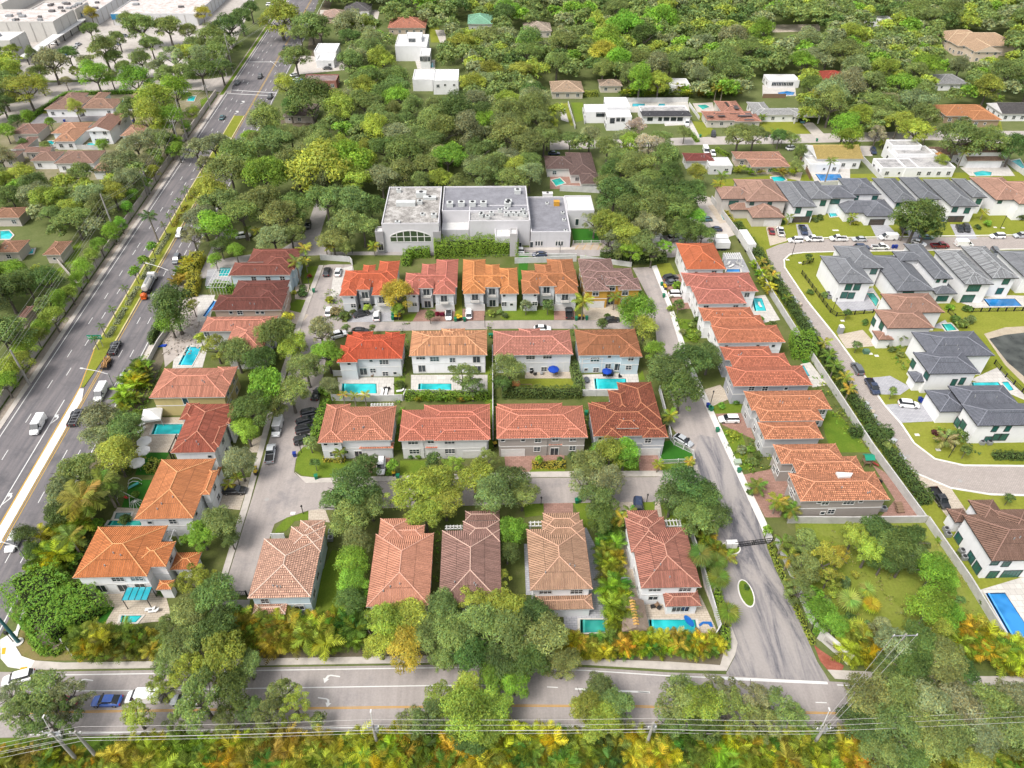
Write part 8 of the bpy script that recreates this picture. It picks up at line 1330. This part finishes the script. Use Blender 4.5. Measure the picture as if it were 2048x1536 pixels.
x, y = G(1461, 1094); t = thing('gate_kiosk', 'white keypad kiosk on the small rounded island at the gate', 'kiosk', (x, y, 0))
for s in (-1, 1): b = MB(); b.box(s*.55-.5, -.5, 0, s*.55+.5, .5, 1.5); b.box(s*.55-.53, -.53, 1.5, s*.55+.53, .53, 1.62); part('cabinet', b, WHITE, t)
def island(cx, cy, w_, d_, grassm, label):
    x, y = G(cx, cy); P = [(x+cos(a)*w_*abs(cos(a))**-.3 if False else x+cos(a)*w_, y+sin(a)*d_) for a in [2*pi*i/20 for i in range(20)]]
    b = MB(); Q = [(x+cos(a)*(w_+.25), y+sin(a)*(d_+.25)) for a in [2*pi*i/20 for i in range(20)]]; b.prism(Q, 0, .16); structure('kerb', b, WCONC); b = MB(); b.prism(P, 0, .2); structure('traffic_island', b, grassm)
island(1461, 1097, 1.7, 1.3, LAWN, ''); island(1492, 1187, 1.15, 2.7, LAWN, '')
bush(1493, 1175, 7, 'd', label='dark shrub on the long traffic island'); bush(1461, 1103, 7, 'd', label='small shrub on the gate island')
BG, BY, BB = plain('green_bin', (.01, .20, .10), .5, .4), plain('yellow_lid', (.62, .42, .02), .5, .4), plain('blue_bin', (.01, .04, .30), .5, .4)
def bin_(px, py, body, lid, desc):
    x, y = G(px, py); t = thing('wheeled_bin', None, 'bin', (x, y, .1), random.uniform(-.3, .3), None, desc); b = MB(); b.poly8([(-.28, -.3, .05), (.28, -.3, .05), (.28, .3, .05), (-.28, .3, .05), (-.36, -.4, 1.05), (.36, -.4, 1.05), (.36, .4, 1.05), (-.36, .4, 1.05)]); part('body', b, body, t); b = MB(); b.box(-.38, -.42, 1.05, .38, .44, 1.13); part('lid', b, lid, t)
for x, y, k in ((628, 585, 'g'), (786, 640, 'g'), (792, 634, 'y'), (799, 634, 'y'), (786, 633, 'g'), (792, 639, 'y'), (799, 639, 'y'), (911, 643, 'g'), (916, 637, 'y'), (922, 640, 'y'), (929, 643, 'g'), (916, 642, 'y'), (1152, 641, 'g'), (1159, 638, 'y'), (1166, 638, 'y'), (1173, 640, 'g'), (1323, 572, 'g'), (1328, 576, 'y'), (1330, 580, 'y'), (1327, 595, 'g'), (1434, 864, 'g'), (1415, 815, 'b'), (1419, 820, 'g'), (1422, 822, 'g'), (633, 958, 'g'), (788, 952, 'y'), (796, 957, 'g'), (552, 821, 'y'), (551, 828, 'y'), (562, 818, 'k'), (512, 942, 'y'), (513, 950, 'y'), (1153, 1006, 'g'), (1158, 1004, 'g'), (1172, 830, 'g'), (980, 675, 'g'), (985, 675, 'g'), (1785, 497, 'b'), (1791, 497, 'b'), (1838, 803, 'b'), (1842, 806, 'b'), (1885, 443, 'b'), (1890, 441, 'b'), (1532, 275, 'g'), (1544, 275, 'g'), (1633, 283, 'g'), (1400, 275, 'g'), (130, 245, 'b'), (262, 247, 'b'), (268, 246, 'b'), (1477, 1035-90, 'g'), (590, 913, 'b'), (990, 893, 'y')):
    bin_(x, y, {'g': BG, 'y': BLACK, 'b': BB, 'k': BLACK}[k], {'g': BG, 'y': BY, 'b': BB, 'k': BLACK}[k], {'g': 'green wheeled bin', 'y': 'yellow-lidded bin', 'b': 'blue wheeled bin', 'k': 'black wheeled bin'}[k])
def umbrella(px, py, R, h, mat, label):
    x, y = G(px, py, h); t = thing('parasol', label, 'umbrella', (x, y, 0)); b = MB(); n = 8
    for i in range(n): a0, a1 = 2*pi*i/n, 2*pi*(i+1)/n; b.face([(0, 0, h+.5), (cos(a0)*R, sin(a0)*R, h), (cos(a1)*R, sin(a1)*R, h)]); b.face([(cos(a0)*R, sin(a0)*R, h), (cos(a0)*R, sin(a0)*R, h-.2), (cos(a1)*R, sin(a1)*R, h-.2), (cos(a1)*R, sin(a1)*R, h)])
    part('canopy', b, mat, t); b = MB(); b.tube([(0, 0, 0), (0, 0, h+.4)], .05, 6); part('pole', b, GREYMETAL, t)
for px, py, lab in ((288, 882, 'white parasol nearest the railed pool'), (285, 901, 'middle white parasol of the three on the terrace'), (274, 925, 'white parasol furthest towards the playground')): umbrella(px, py, 1.6, 2.6, WHITE, lab)
BLUEF = plain('blue_fabric', (.01, .06, .42), .7, .2); umbrella(1107, 738, 1.4, 2.4, BLUEF, 'blue umbrella on the salmon second-row patio'); umbrella(1214, 742, 1.2, 2.4, BLUEF, 'blue umbrella beside the dark spa of the pale blue house')
x, y = G(274, 1187, 3); t = thing('glass_canopy', 'turquoise glass patio canopy on four thin posts at the corner orange house', 'canopy', (x, y, 0)); TG = plain('turquoise_glass', (.03, .38, .46), .15, .6)
for i in range(4): b = MB(); b.box(-2.2+i*1.1+.04, -1.3, 2.95, -2.2+(i+1)*1.1-.04, 1.3, 3.0); part('panel', b, TG, t)
b = MB()
for i in range(5): b.box(-2.2+i*1.1-.04, -1.3, 2.92, -2.2+i*1.1+.04, 1.3, 3.06)
part('rafter', b, BLACK, t)
for sx in (-2.1, 2.1):
    for sy in (-1.2, 1.2): b = MB(); b.box(sx-.06, sy-.06, 0, sx+.06, sy+.06, 2.95); part('post', b, BLACK, t)
x, y = G(302, 824, 3); t = thing('white_tent', 'white fabric shade tent beside the cream-walled salmon house', 'tent', (x, y, 0), .2); b = MB(); A = (0, 0, 3.4); Q = [(-2.1, -2.1, 2.4), (2.1, -2.1, 2.4), (2.1, 2.1, 2.4), (-2.1, 2.1, 2.4)]
for i in range(4): b.face([A, Q[i], Q[(i+1) % 4]]); q0, q1 = Q[i], Q[(i+1) % 4]; b.face([q0, (q0[0], q0[1], 1.9), (q1[0], q1[1], 1.9), q1])
part('canopy', b, WHITE, t)
for q in Q: b = MB(); b.tube([(q[0], q[1], 0), q], .05, 6); part('post', b, WHITE, t)
def lounger(px, py, rz, mat, desc, s=1.0):
    x, y = G(px, py, .4); t = thing('sun_lounger', None, 'sun lounger', (x, y, .05), rz, None, desc); b = MB(); b.box(-.9, -.32, .25, .4, .32, .36); part('seat', b, mat, t); b = MB(); b.bar((.4, 0, .3), (1.0, 0, .75), .64, .08); part('backrest', b, mat, t)
    for sx in (-.8, .35):
        for sy in (-.26, .26): b = MB(); b.box(sx-.03, sy-.03, 0, sx+.03, sy+.03, .25); part('leg', b, mat, t)
for i in range(4): lounger(1797+i*1.5-1, 1006+i*5.5, pi+.1, WOOD, 'brown wooden lounger')
for px, py, rz in ((1457, 527, 1.0), (1477, 527, 2.4), (1482, 530, 2.2), (1462, 532, .6), (800, 781, .2), (764, 785, 1.5), (772, 785, 1.5), (300, 1218, .1), (307, 1221, .1), (285, 848, .7), (283, 860, .9), (1520, 610, 1.7), (1497, 600, 1.5)): lounger(px, py, rz, WHITE, 'white poolside lounger')
for px, py in ((716, 752), (745, 752), (1063, 746), (1070, 750), (1083, 749), (1112, 748), (1240, 755), (770, 779), (777, 779), (1305, 1215), (1312, 1213), (1318, 1217), (1236, 1139), (1750, 1000), (1757, 960), (1760, 965)):
    x, y = G(px, py); t = thing('patio_chair', None, 'chair', (x, y, .06), random.uniform(0, 6), None, 'patio chair'); m = random.choice((BLACK, WOOD, GREYMETAL)); b = MB(); b.box(-.35, -.35, .3, .35, .35, .45); part('seat', b, m, t); b = MB(); b.box(-.35, .28, .45, .35, .38, .95); part('backrest', b, m, t)
    for s in (-.3, .3): b = MB(); b.box(s-.03, -.3, 0, s+.03, .3, .3); part('leg', b, m, t)
x, y = G(1032, 782); t = thing('playhouse', 'wooden playhouse with peaked orange roof on the fenced lawn', 'playhouse', (x, y, 0)); b = MB()
for sx in (-.8, .8):
    for sy in (-.8, .8): b.box(sx-.07, sy-.07, 0, sx+.07, sy+.07, 2.3)
b.box(-.9, -.9, 1.1, .9, .9, 1.2); part('frame', b, WOOD, t); b = MB(); OW = plain('orange_wood', (.52, .22, .08), .7, .2); b.face([(-1, -1, 2.2), (1, -1, 2.2), (0, -1, 3.3)]); b.face([(-1, 1, 2.2), (1, 1, 2.2), (0, 1, 3.3)]); b.face([(-1, -1, 2.2), (0, -1, 3.3), (0, 1, 3.3), (-1, 1, 2.2)]); b.face([(1, -1, 2.2), (0, -1, 3.3), (0, 1, 3.3), (1, 1, 2.2)]); part('roof', b, OW, t); b = MB(); b.bar((.9, 0, 2.1), (3.8, 0, 2.1), .12); b.bar((3.8, -.9, 0), (3.8, 0, 2.1), .1); b.bar((3.8, .9, 0), (3.8, 0, 2.1), .1); part('swing_beam', b, WOOD, t)
x, y = G(1730, 930); t = thing('play_tower', 'wooden play tower with green tarpaulin roof north of the red terrace', 'playground tower', (x, y, 0)); b = MB()
for sx in (-.7, .7):
    for sy in (-.7, .7): b.box(sx-.07, sy-.07, 0, sx+.07, sy+.07, 2.6)
b.box(-.8, -.8, 1.3, .8, .8, 1.4); part('frame', b, WOOD, t); b = MB(); b.face([(-1.1, -1, 2.5), (1.1, -1, 2.5), (1.1, 0, 3.1), (-1.1, 0, 3.1)]); b.face([(-1.1, 1, 2.5), (-1.1, 0, 3.1), (1.1, 0, 3.1), (1.1, 1, 2.5)]); part('roof', b, plain('green_tarp', (.01, .28, .17), .6, .3), t); b = MB(); b.bar((.8, 0, 1.3), (2.8, -.4, .2), .6, .08); part('slide', b, plain('red_slide', (.45, .05, .04), .4, .4), t)
x, y = G(1231, 1116); t = thing('trampoline', 'round dark trampoline in the paved side garden', 'trampoline', (x, y, 0)); b = MB(); b.tube([(0, 0, .7), (0, 0, .78)], 1.55, 24); part('bed', b, BLACK, t); b = MB(); n = 24
for i in range(n): a0, a1 = 2*pi*i/n, 2*pi*(i+1)/n; b.bar((cos(a0)*1.7, sin(a0)*1.7, .8), (cos(a1)*1.7, sin(a1)*1.7, .8), .28, .08)
part('rim', b, plain('olive_pad', (.20, .25, .16), .7, .2), t)
for i in range(6): a = pi/3*i; b = MB(); b.box(cos(a)*1.6-.05, sin(a)*1.6-.05, 0, cos(a)*1.6+.05, sin(a)*1.6+.05, .75); part('leg', b, GREYMETAL, t)
x, y = G(1247, 1183); t = thing('basketball_hoop', 'portable basketball hoop in the paved side garden', 'basketball hoop', (x, y, 0)); b = MB(); b.box(-.5, -.7, 0, .5, .7, .3); part('base', b, BLACK, t); b = MB(); b.tube([(0, 0, .2), (0, .3, 3.2)], .07, 6); part('pole', b, BLACK, t); b = MB(); b.box(-.8, .45, 2.9, .8, .5, 3.8); part('backboard', b, GREYMETAL, t); b = MB(); b.tube([(0, .75, 3.0), (0, .75, 3.04)], .25, 10); part('ring', b, OR, t)
x, y = G(1288, 520); t = thing('basketball_hoop', 'basketball hoop at the head of the east street', 'basketball hoop', (x, y, 0)); b = MB(); b.tube([(0, 0, 0), (0, 0, 3.2)], .08, 6); part('pole', b, BLACK, t); b = MB(); b.box(-.8, -.1, 2.8, .8, -.05, 3.8); part('backboard', b, WHITE, t)
x, y = G(270, 968); t = thing('climbing_arch', 'turquoise climbing arch on the playground lawn', 'climbing frame', (x, y, 0), .3); b = MB()
for s in (-.5, .5): b.tube([(-1.4, s, 0), (-.9, s, 1.0), (0, s, 1.4), (.9, s, 1.0), (1.4, s, 0)], .05, 6)
part('rail', b, WHITE, t); b = MB(); b.bar((-1.2, -.9, .15), (1.0, -.9, 1.0), .7, .1); part('slide', b, plain('teal_slide', (.02, .30, .28), .4, .4), t)
x, y = G(254, 998); t = thing('swing_set', 'white A-frame swing set with red seat on the playground lawn', 'swing', (x, y, 0), -.5); b = MB(); b.tube([(-1.6, 0, 2.1), (1.6, 0, 2.1)], .06, 6)
for sx in (-1.6, 1.6):
    for sy in (-.9, .9): b.tube([(sx, 0, 2.1), (sx*1.1, sy, 0)], .05, 6)
part('frame', b, WHITE, t); b = MB(); b.box(-.5, -.25, .5, .5, .25, .6); part('seat', b, plain('red_seat', (.55, .03, .03), .5, .4), t); b = MB(); b.bar((-.45, 0, .6), (-.45, 0, 2.1), .03); b.bar((.45, 0, .6), (.45, 0, 2.1), .03); part('chain', b, GREYMETAL, t)
x, y = G(273, 1010); t = thing('climbing_dome', 'white geodesic climbing dome beside the green-teal pool', 'climbing frame', (x, y, 0)); b = MB()
for k in range(6):
    a = pi*k/6; b.tube([(cos(a)*1.3*cos(q), sin(a)*1.3*cos(q), 1.2*sin(q)) for q in [pi*j/8 for j in range(9)]], .04, 5)
part('frame', b, WHITE, t)
x0, y0 = G(1245, 1260, 3); x1, y1 = G(1288, 1197, 3); t = thing('tiki_hut', 'long thatched tiki roof beside the pool with blue float', 'hut', ((x0+x1)/2, (y0+y1)/2, 0)); W_, D_ = abs(x1-x0), abs(y1-y0); b = MB()
roof_faces(b, -W_/2, -D_/2, W_/2, D_/2, 2.5, 'gy', .55, .2); THATCH = ground_mat('thatch', (.18, .13, .10), (.30, .23, .18), (.42, .34, .27), 3.0, .9); part('roof', b, [THATCH, THATCH, THATCH], t); b = MB()
for i in range(9): b.tube([(-.45, -D_/2+.6+i*(D_-1)/9, 2.55+W_/2*.55-.1), (0, -D_/2+.6+i*(D_-1)/9, 2.72+W_/2*.55), (.45, -D_/2+.6+i*(D_-1)/9, 2.55+W_/2*.55-.1)], .17, 5)
part('ridge_thatch', b, plain('golden_thatch', (.60, .36, .12), .8, .1), t)
for sx in (-1, 1):
    for sy in (-1, 1): b = MB(); b.tube([(sx*(W_/2-.4), sy*(D_/2-.4), 0), (sx*(W_/2-.4), sy*(D_/2-.4), 2.7)], .12, 6); part('post', b, WOOD, t)
x, y = G(1862, 313, 2.5); t = thing('thatched_gazebo', 'round golden thatched gazebo beside the flat grey-white house', 'gazebo', (x+3, y, 0)); b = MB(); b.tube([(0, 0, 2.4), (0, 0, 4.2)], [3.4, .3], 12); part('roof', b, plain('golden_brown_thatch', (.50, .25, .08), .9, .1), t)
for i in range(6): a = pi/3*i; q = MB(); q.tube([(cos(a)*2.6, sin(a)*2.6, 0), (cos(a)*2.6, sin(a)*2.6, 2.6)], .1, 6); part('post', q, WOOD, t)
x, y = G(1378, 1242, .25); t = thing('pool_float', 'blue paddle-shaped float in the gate house pool', 'pool float', (x, y, .12), -1.1); b = MB(); b.prism([(cos(a)*1.2, sin(a)*.55) for a in [2*pi*i/14 for i in range(14)]], 0, .25); part('pad', b, plain('blue_vinyl', (.01, .14, .50), .3, .5), t)
x, y = G(1410, 1250); t = thing('blue_tarp', 'crumpled bright blue tarpaulin on the gate house terrace', 'tarpaulin', (x, y, .08)); b = MB(); b.prism([(-1.2, 0), (-.3, .6), (1.2, .5), (1.3, -.5), (.8, -.4), (.6, .1), (-.2, .2), (-1.1, -.4)], 0, .12); part('sheet', b, plain('blue_vinyl', (.01, .14, .50), .3, .5), t)
x, y = G(325, 693); t = thing('blue_tarp', 'blue tarpaulin heaped on the rubble yard by the azure pool', 'tarpaulin', (x, y, .08)); b = MB(); b.prism([(-1, -.4), (-.2, .5), (1.1, .6), (.9, -.3)], 0, .25); part('sheet', b, BLUEF, t)
x, y = G(1173, 763); t = thing('paddle_float', 'dark grey paddle-shaped table on the white terrace', 'table', (x, y, .08)); b = MB(); b.prism([(cos(a)*.7, sin(a)*1.1) for a in [2*pi*i/12 for i in range(12)]], .5, .62); part('top', b, plain('slate', (.10, .11, .13), .6, .3), t); b = MB(); b.box(-.1, -.5, 0, .1, .5, .5); part('base', b, BLACK, t)
x, y = G(1215, 748); t = thing('hot_tub', 'dark covered hot tub on the pale blue house terrace', 'hot tub', (x, y, .06)); b = MB(); b.box(-1.3, -1.0, 0, 1.3, 1.0, .8); part('shell', b, BLACK, t); b = MB(); b.box(-1.35, -1.05, .8, 1.35, 1.05, .95); part('cover', b, plain('navy_cover', (.03, .05, .10), .6, .3), t)
x0, y0 = G(413, 575, 2.8); x1, y1 = G(468, 538, 2.8); t = thing('pool_cage', 'white framed screen cage over the northern maroon house pool', 'pool enclosure', ((x0+x1)/2, (y0+y1)/2, 0)); W_, D_ = abs(x1-x0), abs(y1-y0); b = MB()
for i in range(7): u = -W_/2+i*W_/6; b.bar((u, -D_/2, 2.8), (u, D_/2, 2.8), .07); b.bar((u, -D_/2, 0), (u, -D_/2, 2.8), .07)
for i in range(5): v = -D_/2+i*D_/4; b.bar((-W_/2, v, 2.8), (W_/2, v, 2.8), .07); b.bar((-W_/2, v, 0), (-W_/2, v, 2.8), .07)
part('frame', b, WHITE, t)
def box_trailer(p0, p1, w_, h, label, name='box_trailer', mat=WHITE):
    x0, y0 = G(*p0); x1, y1 = G(*p1); L = sqrt((x1-x0)**2+(y1-y0)**2); t = thing(name, label, 'trailer', ((x0+x1)/2, (y0+y1)/2, 0), atan2(y1-y0, x1-x0)); b = MB(); b.box(-L/2, -w_/2, .9, L/2, w_/2, h); part('body', b, mat, t); b = MB(); b.box(-L/2+.03, -w_/2-.02, h-.14, L/2-.03, w_/2+.02, h+.02); part('roof_rail', b, WHITE, t)
    for u in (-L/2+1.2, -L/2+2.4, L/2-1.4):
        for s in (-1, 1): q = MB(); q.tube([(u, s*(w_/2-.2)-.12, .5), (u, s*(w_/2-.2)+.12, .5)], .5, 10); part('wheel', q, RUBBER, t)
box_trailer((1481, 478), (1500, 508), 2.6, 3.4, 'long white box trailer beside the boundary wall'); box_trailer((1424, 488), (1452, 488), 2.5, 2.9, 'white flat-topped trailer behind the north-east house, northern one'); box_trailer((1427, 498), (1456, 498), 2.5, 2.9, 'white flat-topped trailer behind the north-east house, southern one')
x, y = G(1679, 666); t = thing('portable_toilet', 'grey and white portable toilet on the estate lawn', 'portable toilet', (x, y, 0)); b = MB(); b.box(-.6, -.6, 0, .6, .6, 2.2); part('body', b, plain('grey_plastic', (.30, .33, .34), .5, .4), t); b = MB(); b.poly8([(-.65, -.65, 2.2), (.65, -.65, 2.2), (.65, .65, 2.2), (-.65, .65, 2.2), (-.35, -.5, 2.5), (.35, -.5, 2.5), (.35, .5, 2.5), (-.35, .5, 2.5)]); part('roof', b, WHITE, t); b = MB(); b.box(-.4, -.64, .1, .4, -.6, 2.0); part('door', b, GREYMETAL, t)
for i, (px, py) in enumerate(((1553, 552), (1556, 560), (1563, 567), (1568, 573), (1585, 600), (1592, 606), (1598, 612), (1600, 628), (1606, 634), (1611, 640), (1617, 648), (1621, 655), (1625, 662), (1629, 670), (1632, 680), (1724, 805), (1730, 812), (1736, 820), (1742, 828), (1747, 835), (1751, 852), (1756, 860), (1762, 868), (1767, 878), (1773, 884), (1786, 884), (1782, 905), (1790, 912), (1798, 916), (1804, 920))):
    x, y = G(px, py); t = thing('paver_pallet', f'wrapped pallet beside the paver road, {["first", "second", "third", "fourth", "fifth", "sixth", "seventh", "eighth", "ninth", "tenth"][i % 10]} of the {["upper", "middle", "lower"][i//10]} ten', 'pallet', (x, y, 0), random.uniform(.4, .9), 'wrapped pallets along the paver road'); h = random.uniform(.6, 1.2); b = MB(); b.box(-.6, -.55, .15, .6, .55, h); part('load', b, plain('wrapped_pavers', (.50, .52, .54), .35, .5) if i % 3 else TANPAV, t); b = MB(); b.box(-.65, -.6, 0, .65, .6, .13); part('pallet_base', b, WOOD, t)
for px, py in ((1243, 1072), (1243, 1081), (663, 1068), (662, 1080), (1756, 1020), (1766, 1021), (1962, 888), (1977, 888), (1890, 1062), (1894, 1072), (1926, 1118), (1922, 1105), (1655, 590), (1658, 597)):
    x, y = G(px, py); t = thing('air_conditioner', None, 'air conditioner', (x, y, 0), 0, None, 'boxy air conditioner'); b = MB(); b.box(-.5, -.5, .1, .5, .5, 1.0); part('housing', b, GREYMETAL, t); b = MB(); b.tube([(0, 0, 1.0), (0, 0, 1.08)], .36, 12); part('fan', b, BLACK, t)
for px, py in ((534, 999), (1431, 976), (1321, 612), (1334, 639), (1311, 572), (1816, 913), (1920, 962), (1563, 493)):
    x, y = G(px, py); b = MB(); b.tube([(x, y, .03), (x, y, .075)], .45, 14); structure('manhole_cover', b, DCONC)
for px, py in ((1600, 526), (1575, 520), (1685, 642), (1741, 708), (1753, 712), (1876, 900), (1834, 870), (1668, 461), (1674, 461), (2006, 456), (586, 1027), (1990, 455)):
    x, y = G(px, py); b = MB(); b.box(x-.5, y-.35, 0, x+.5, y+.35, .12); structure('utility_lid', b, WCONC)
x, y = G(1731, 706); t = thing('transformer_box', 'green utility box on the estate lawn', 'utility box', (x, y, 0)); b = MB(); b.box(-.7, -.6, 0, .7, .6, .9); part('housing', b, plain('utility_green', (.10, .20, .14), .5, .4), t); b = MB(); b.box(-.74, -.64, .9, .74, .64, 1.0); part('lid', b, plain('utility_green', (.10, .20, .14), .5, .4), t)
x, y = G(1474, 928); t = thing('transformer_box', 'pale green utility box on the east sidewalk lawn', 'utility box', (x, y, 0)); b = MB(); b.box(-.7, -.6, 0, .7, .6, .9); part('housing', b, plain('pale_green', (.40, .48, .38), .5, .4), t); b = MB(); b.box(-.74, -.64, .9, .74, .64, 1.0); part('lid', b, plain('pale_green', (.40, .48, .38), .5, .4), t)
b = MB()
for i in range(260):
    px, py = random.uniform(328, 400), random.uniform(640, 712); x, y = G(px, py); s = random.uniform(.08, .45); b.poly8([(x+random.uniform(-s, s), y+random.uniform(-s, s), z) for z in (.02, .02, .02, .02, s, s*.8, s, s*.7)])
o = link('rubble', b.mesh('rubble', ground_mat('rubble_stone', (.30, .24, .20), (.50, .44, .38), (.66, .60, .54), 1.5))); o['kind'] = 'stuff'
bpy.context.view_layer.update()
NTH = ['first', 'second', 'third', 'fourth', 'fifth', 'sixth', 'seventh', 'eighth', 'ninth', 'tenth', 'eleventh', 'twelfth', 'thirteenth', 'fourteenth']
BLM = [(110, 'the leftmost pole'), (300, 'the white van on the road'), (520, 'the left roadside oaks'), (757, 'the centre pole'), (930, 'the yellow-green road oak'), (1120, 'the grass gap'), (1205, 'the lone round oak'), (1290, 'the right-centre pole'), (1450, 'the pale roadside oaks'), (1620, 'the bottom right pole'), (1760, 'the dense corner oaks'), (1950, 'the far corner oaks')]
rg = {}
for o, group, label, row, px, py, col in ROWS:
    cw = 'golden' if col[0] > .3 else ('green' if col[0] < .2 else 'yellow-green')
    if 'bottom' in group and py > 1480:
        lx, lm = min(BLM, key=lambda l: abs(l[0]-px)); k = (1, row, 'right' if px > lx else 'left', lm, lx)
    else: k = (0, row, label, '', 0)
    rg.setdefault(k, []).append((abs(px-k[4])+abs(py)*.01, o, cw))
for k, L in rg.items():
    L.sort(key=lambda t: t[0]); rw = ('back', 'middle', 'front', 'front')[k[1]]
    for i, (d, o, cw) in enumerate(L):
        n = NTH[min(i, 13)]
        o['label'] = f'{cw} areca palm, {rw} row, {n} to the {k[2]} of {k[3]}' if k[0] else ' '.join(k[2].split()[:10])+f', {rw} row, {n} from left'
ORD = ['', 'second ', 'third ', 'fourth ', 'fifth ', 'sixth ', 'seventh ', 'eighth ', 'ninth ', 'tenth ', 'eleventh ', 'twelfth ']
def side(px, py, lx, ly):
    dx, dy = px-lx, (py-ly)
    if abs(dx) > abs(dy)*1.3: return 'right of' if dx > 0 else 'left of'
    return 'below' if dy > 0 else 'above'
LP = [(x, y, s, r, proj(x, y, 3)) for x, y, s, r in LAND]
groups = {}
for o, desc in DEFER:
    x, y = o.location.x, o.location.y; px, py = proj(x, y, 2)
    best = min(LP, key=lambda l: max(0, sqrt((l[0]-x)**2+(l[1]-y)**2)-l[3]))
    q = best[4]; groups.setdefault((desc, side(px, py, *q), best[2]), []).append((max(abs(px-q[0]), abs(py-q[1])), o))
for (desc, rel, short), L in groups.items():
    L.sort(key=lambda t: t[0])
    for i, (d, o) in enumerate(L):
        if len(L) == 1: o['label'] = f'{desc} {rel} {short}'
        else: o['label'] = f'{desc} {rel} {short}, {ORD[min(i, 11)]}nearest to it'
cnt = {}
for o in COL.objects:
    if o.get('label') and o.parent is None: cnt.setdefault(o['label'], []).append(o)
for k, L in cnt.items():
    if len(L) > 1 and not L[0].get('group'):
        for o in L: o['group'] = k[:60]
GR_ = {'oak_tree': 'oaks of the neighbourhood', 'leafy_tree': 'leafy trees of the neighbourhood', 'airy_tree': 'open-crowned trees', 'car': 'cars', 'suv': 'sport utility vehicles', 'pickup_truck': 'pickup trucks', 'van': 'vans', 'swimming_pool': 'swimming pools', 'wheeled_bin': 'wheeled bins', 'shrub': 'garden shrubs', 'sun_lounger': 'sun loungers', 'patio_chair': 'patio chairs', 'feather_palm': 'feather palms', 'fan_palm': 'fan palms', 'young_palm': 'young palms', 'utility_pole': 'utility poles', 'street_lamp': 'street lamps', 'lamp_post': 'lamp posts', 'hedge': 'hedges', 'house': 'houses', 'pergola': 'pergolas', 'garden_wall': 'garden walls', 'air_conditioner': 'air conditioners', 'railing': 'railings'}
for o in COL.objects:
    if o.parent is None and not o.get('group') and o.name.split('.')[0] in GR_: o['group'] = GR_[o.name.split('.')[0]]
print('OBJ', len(COL.objects))
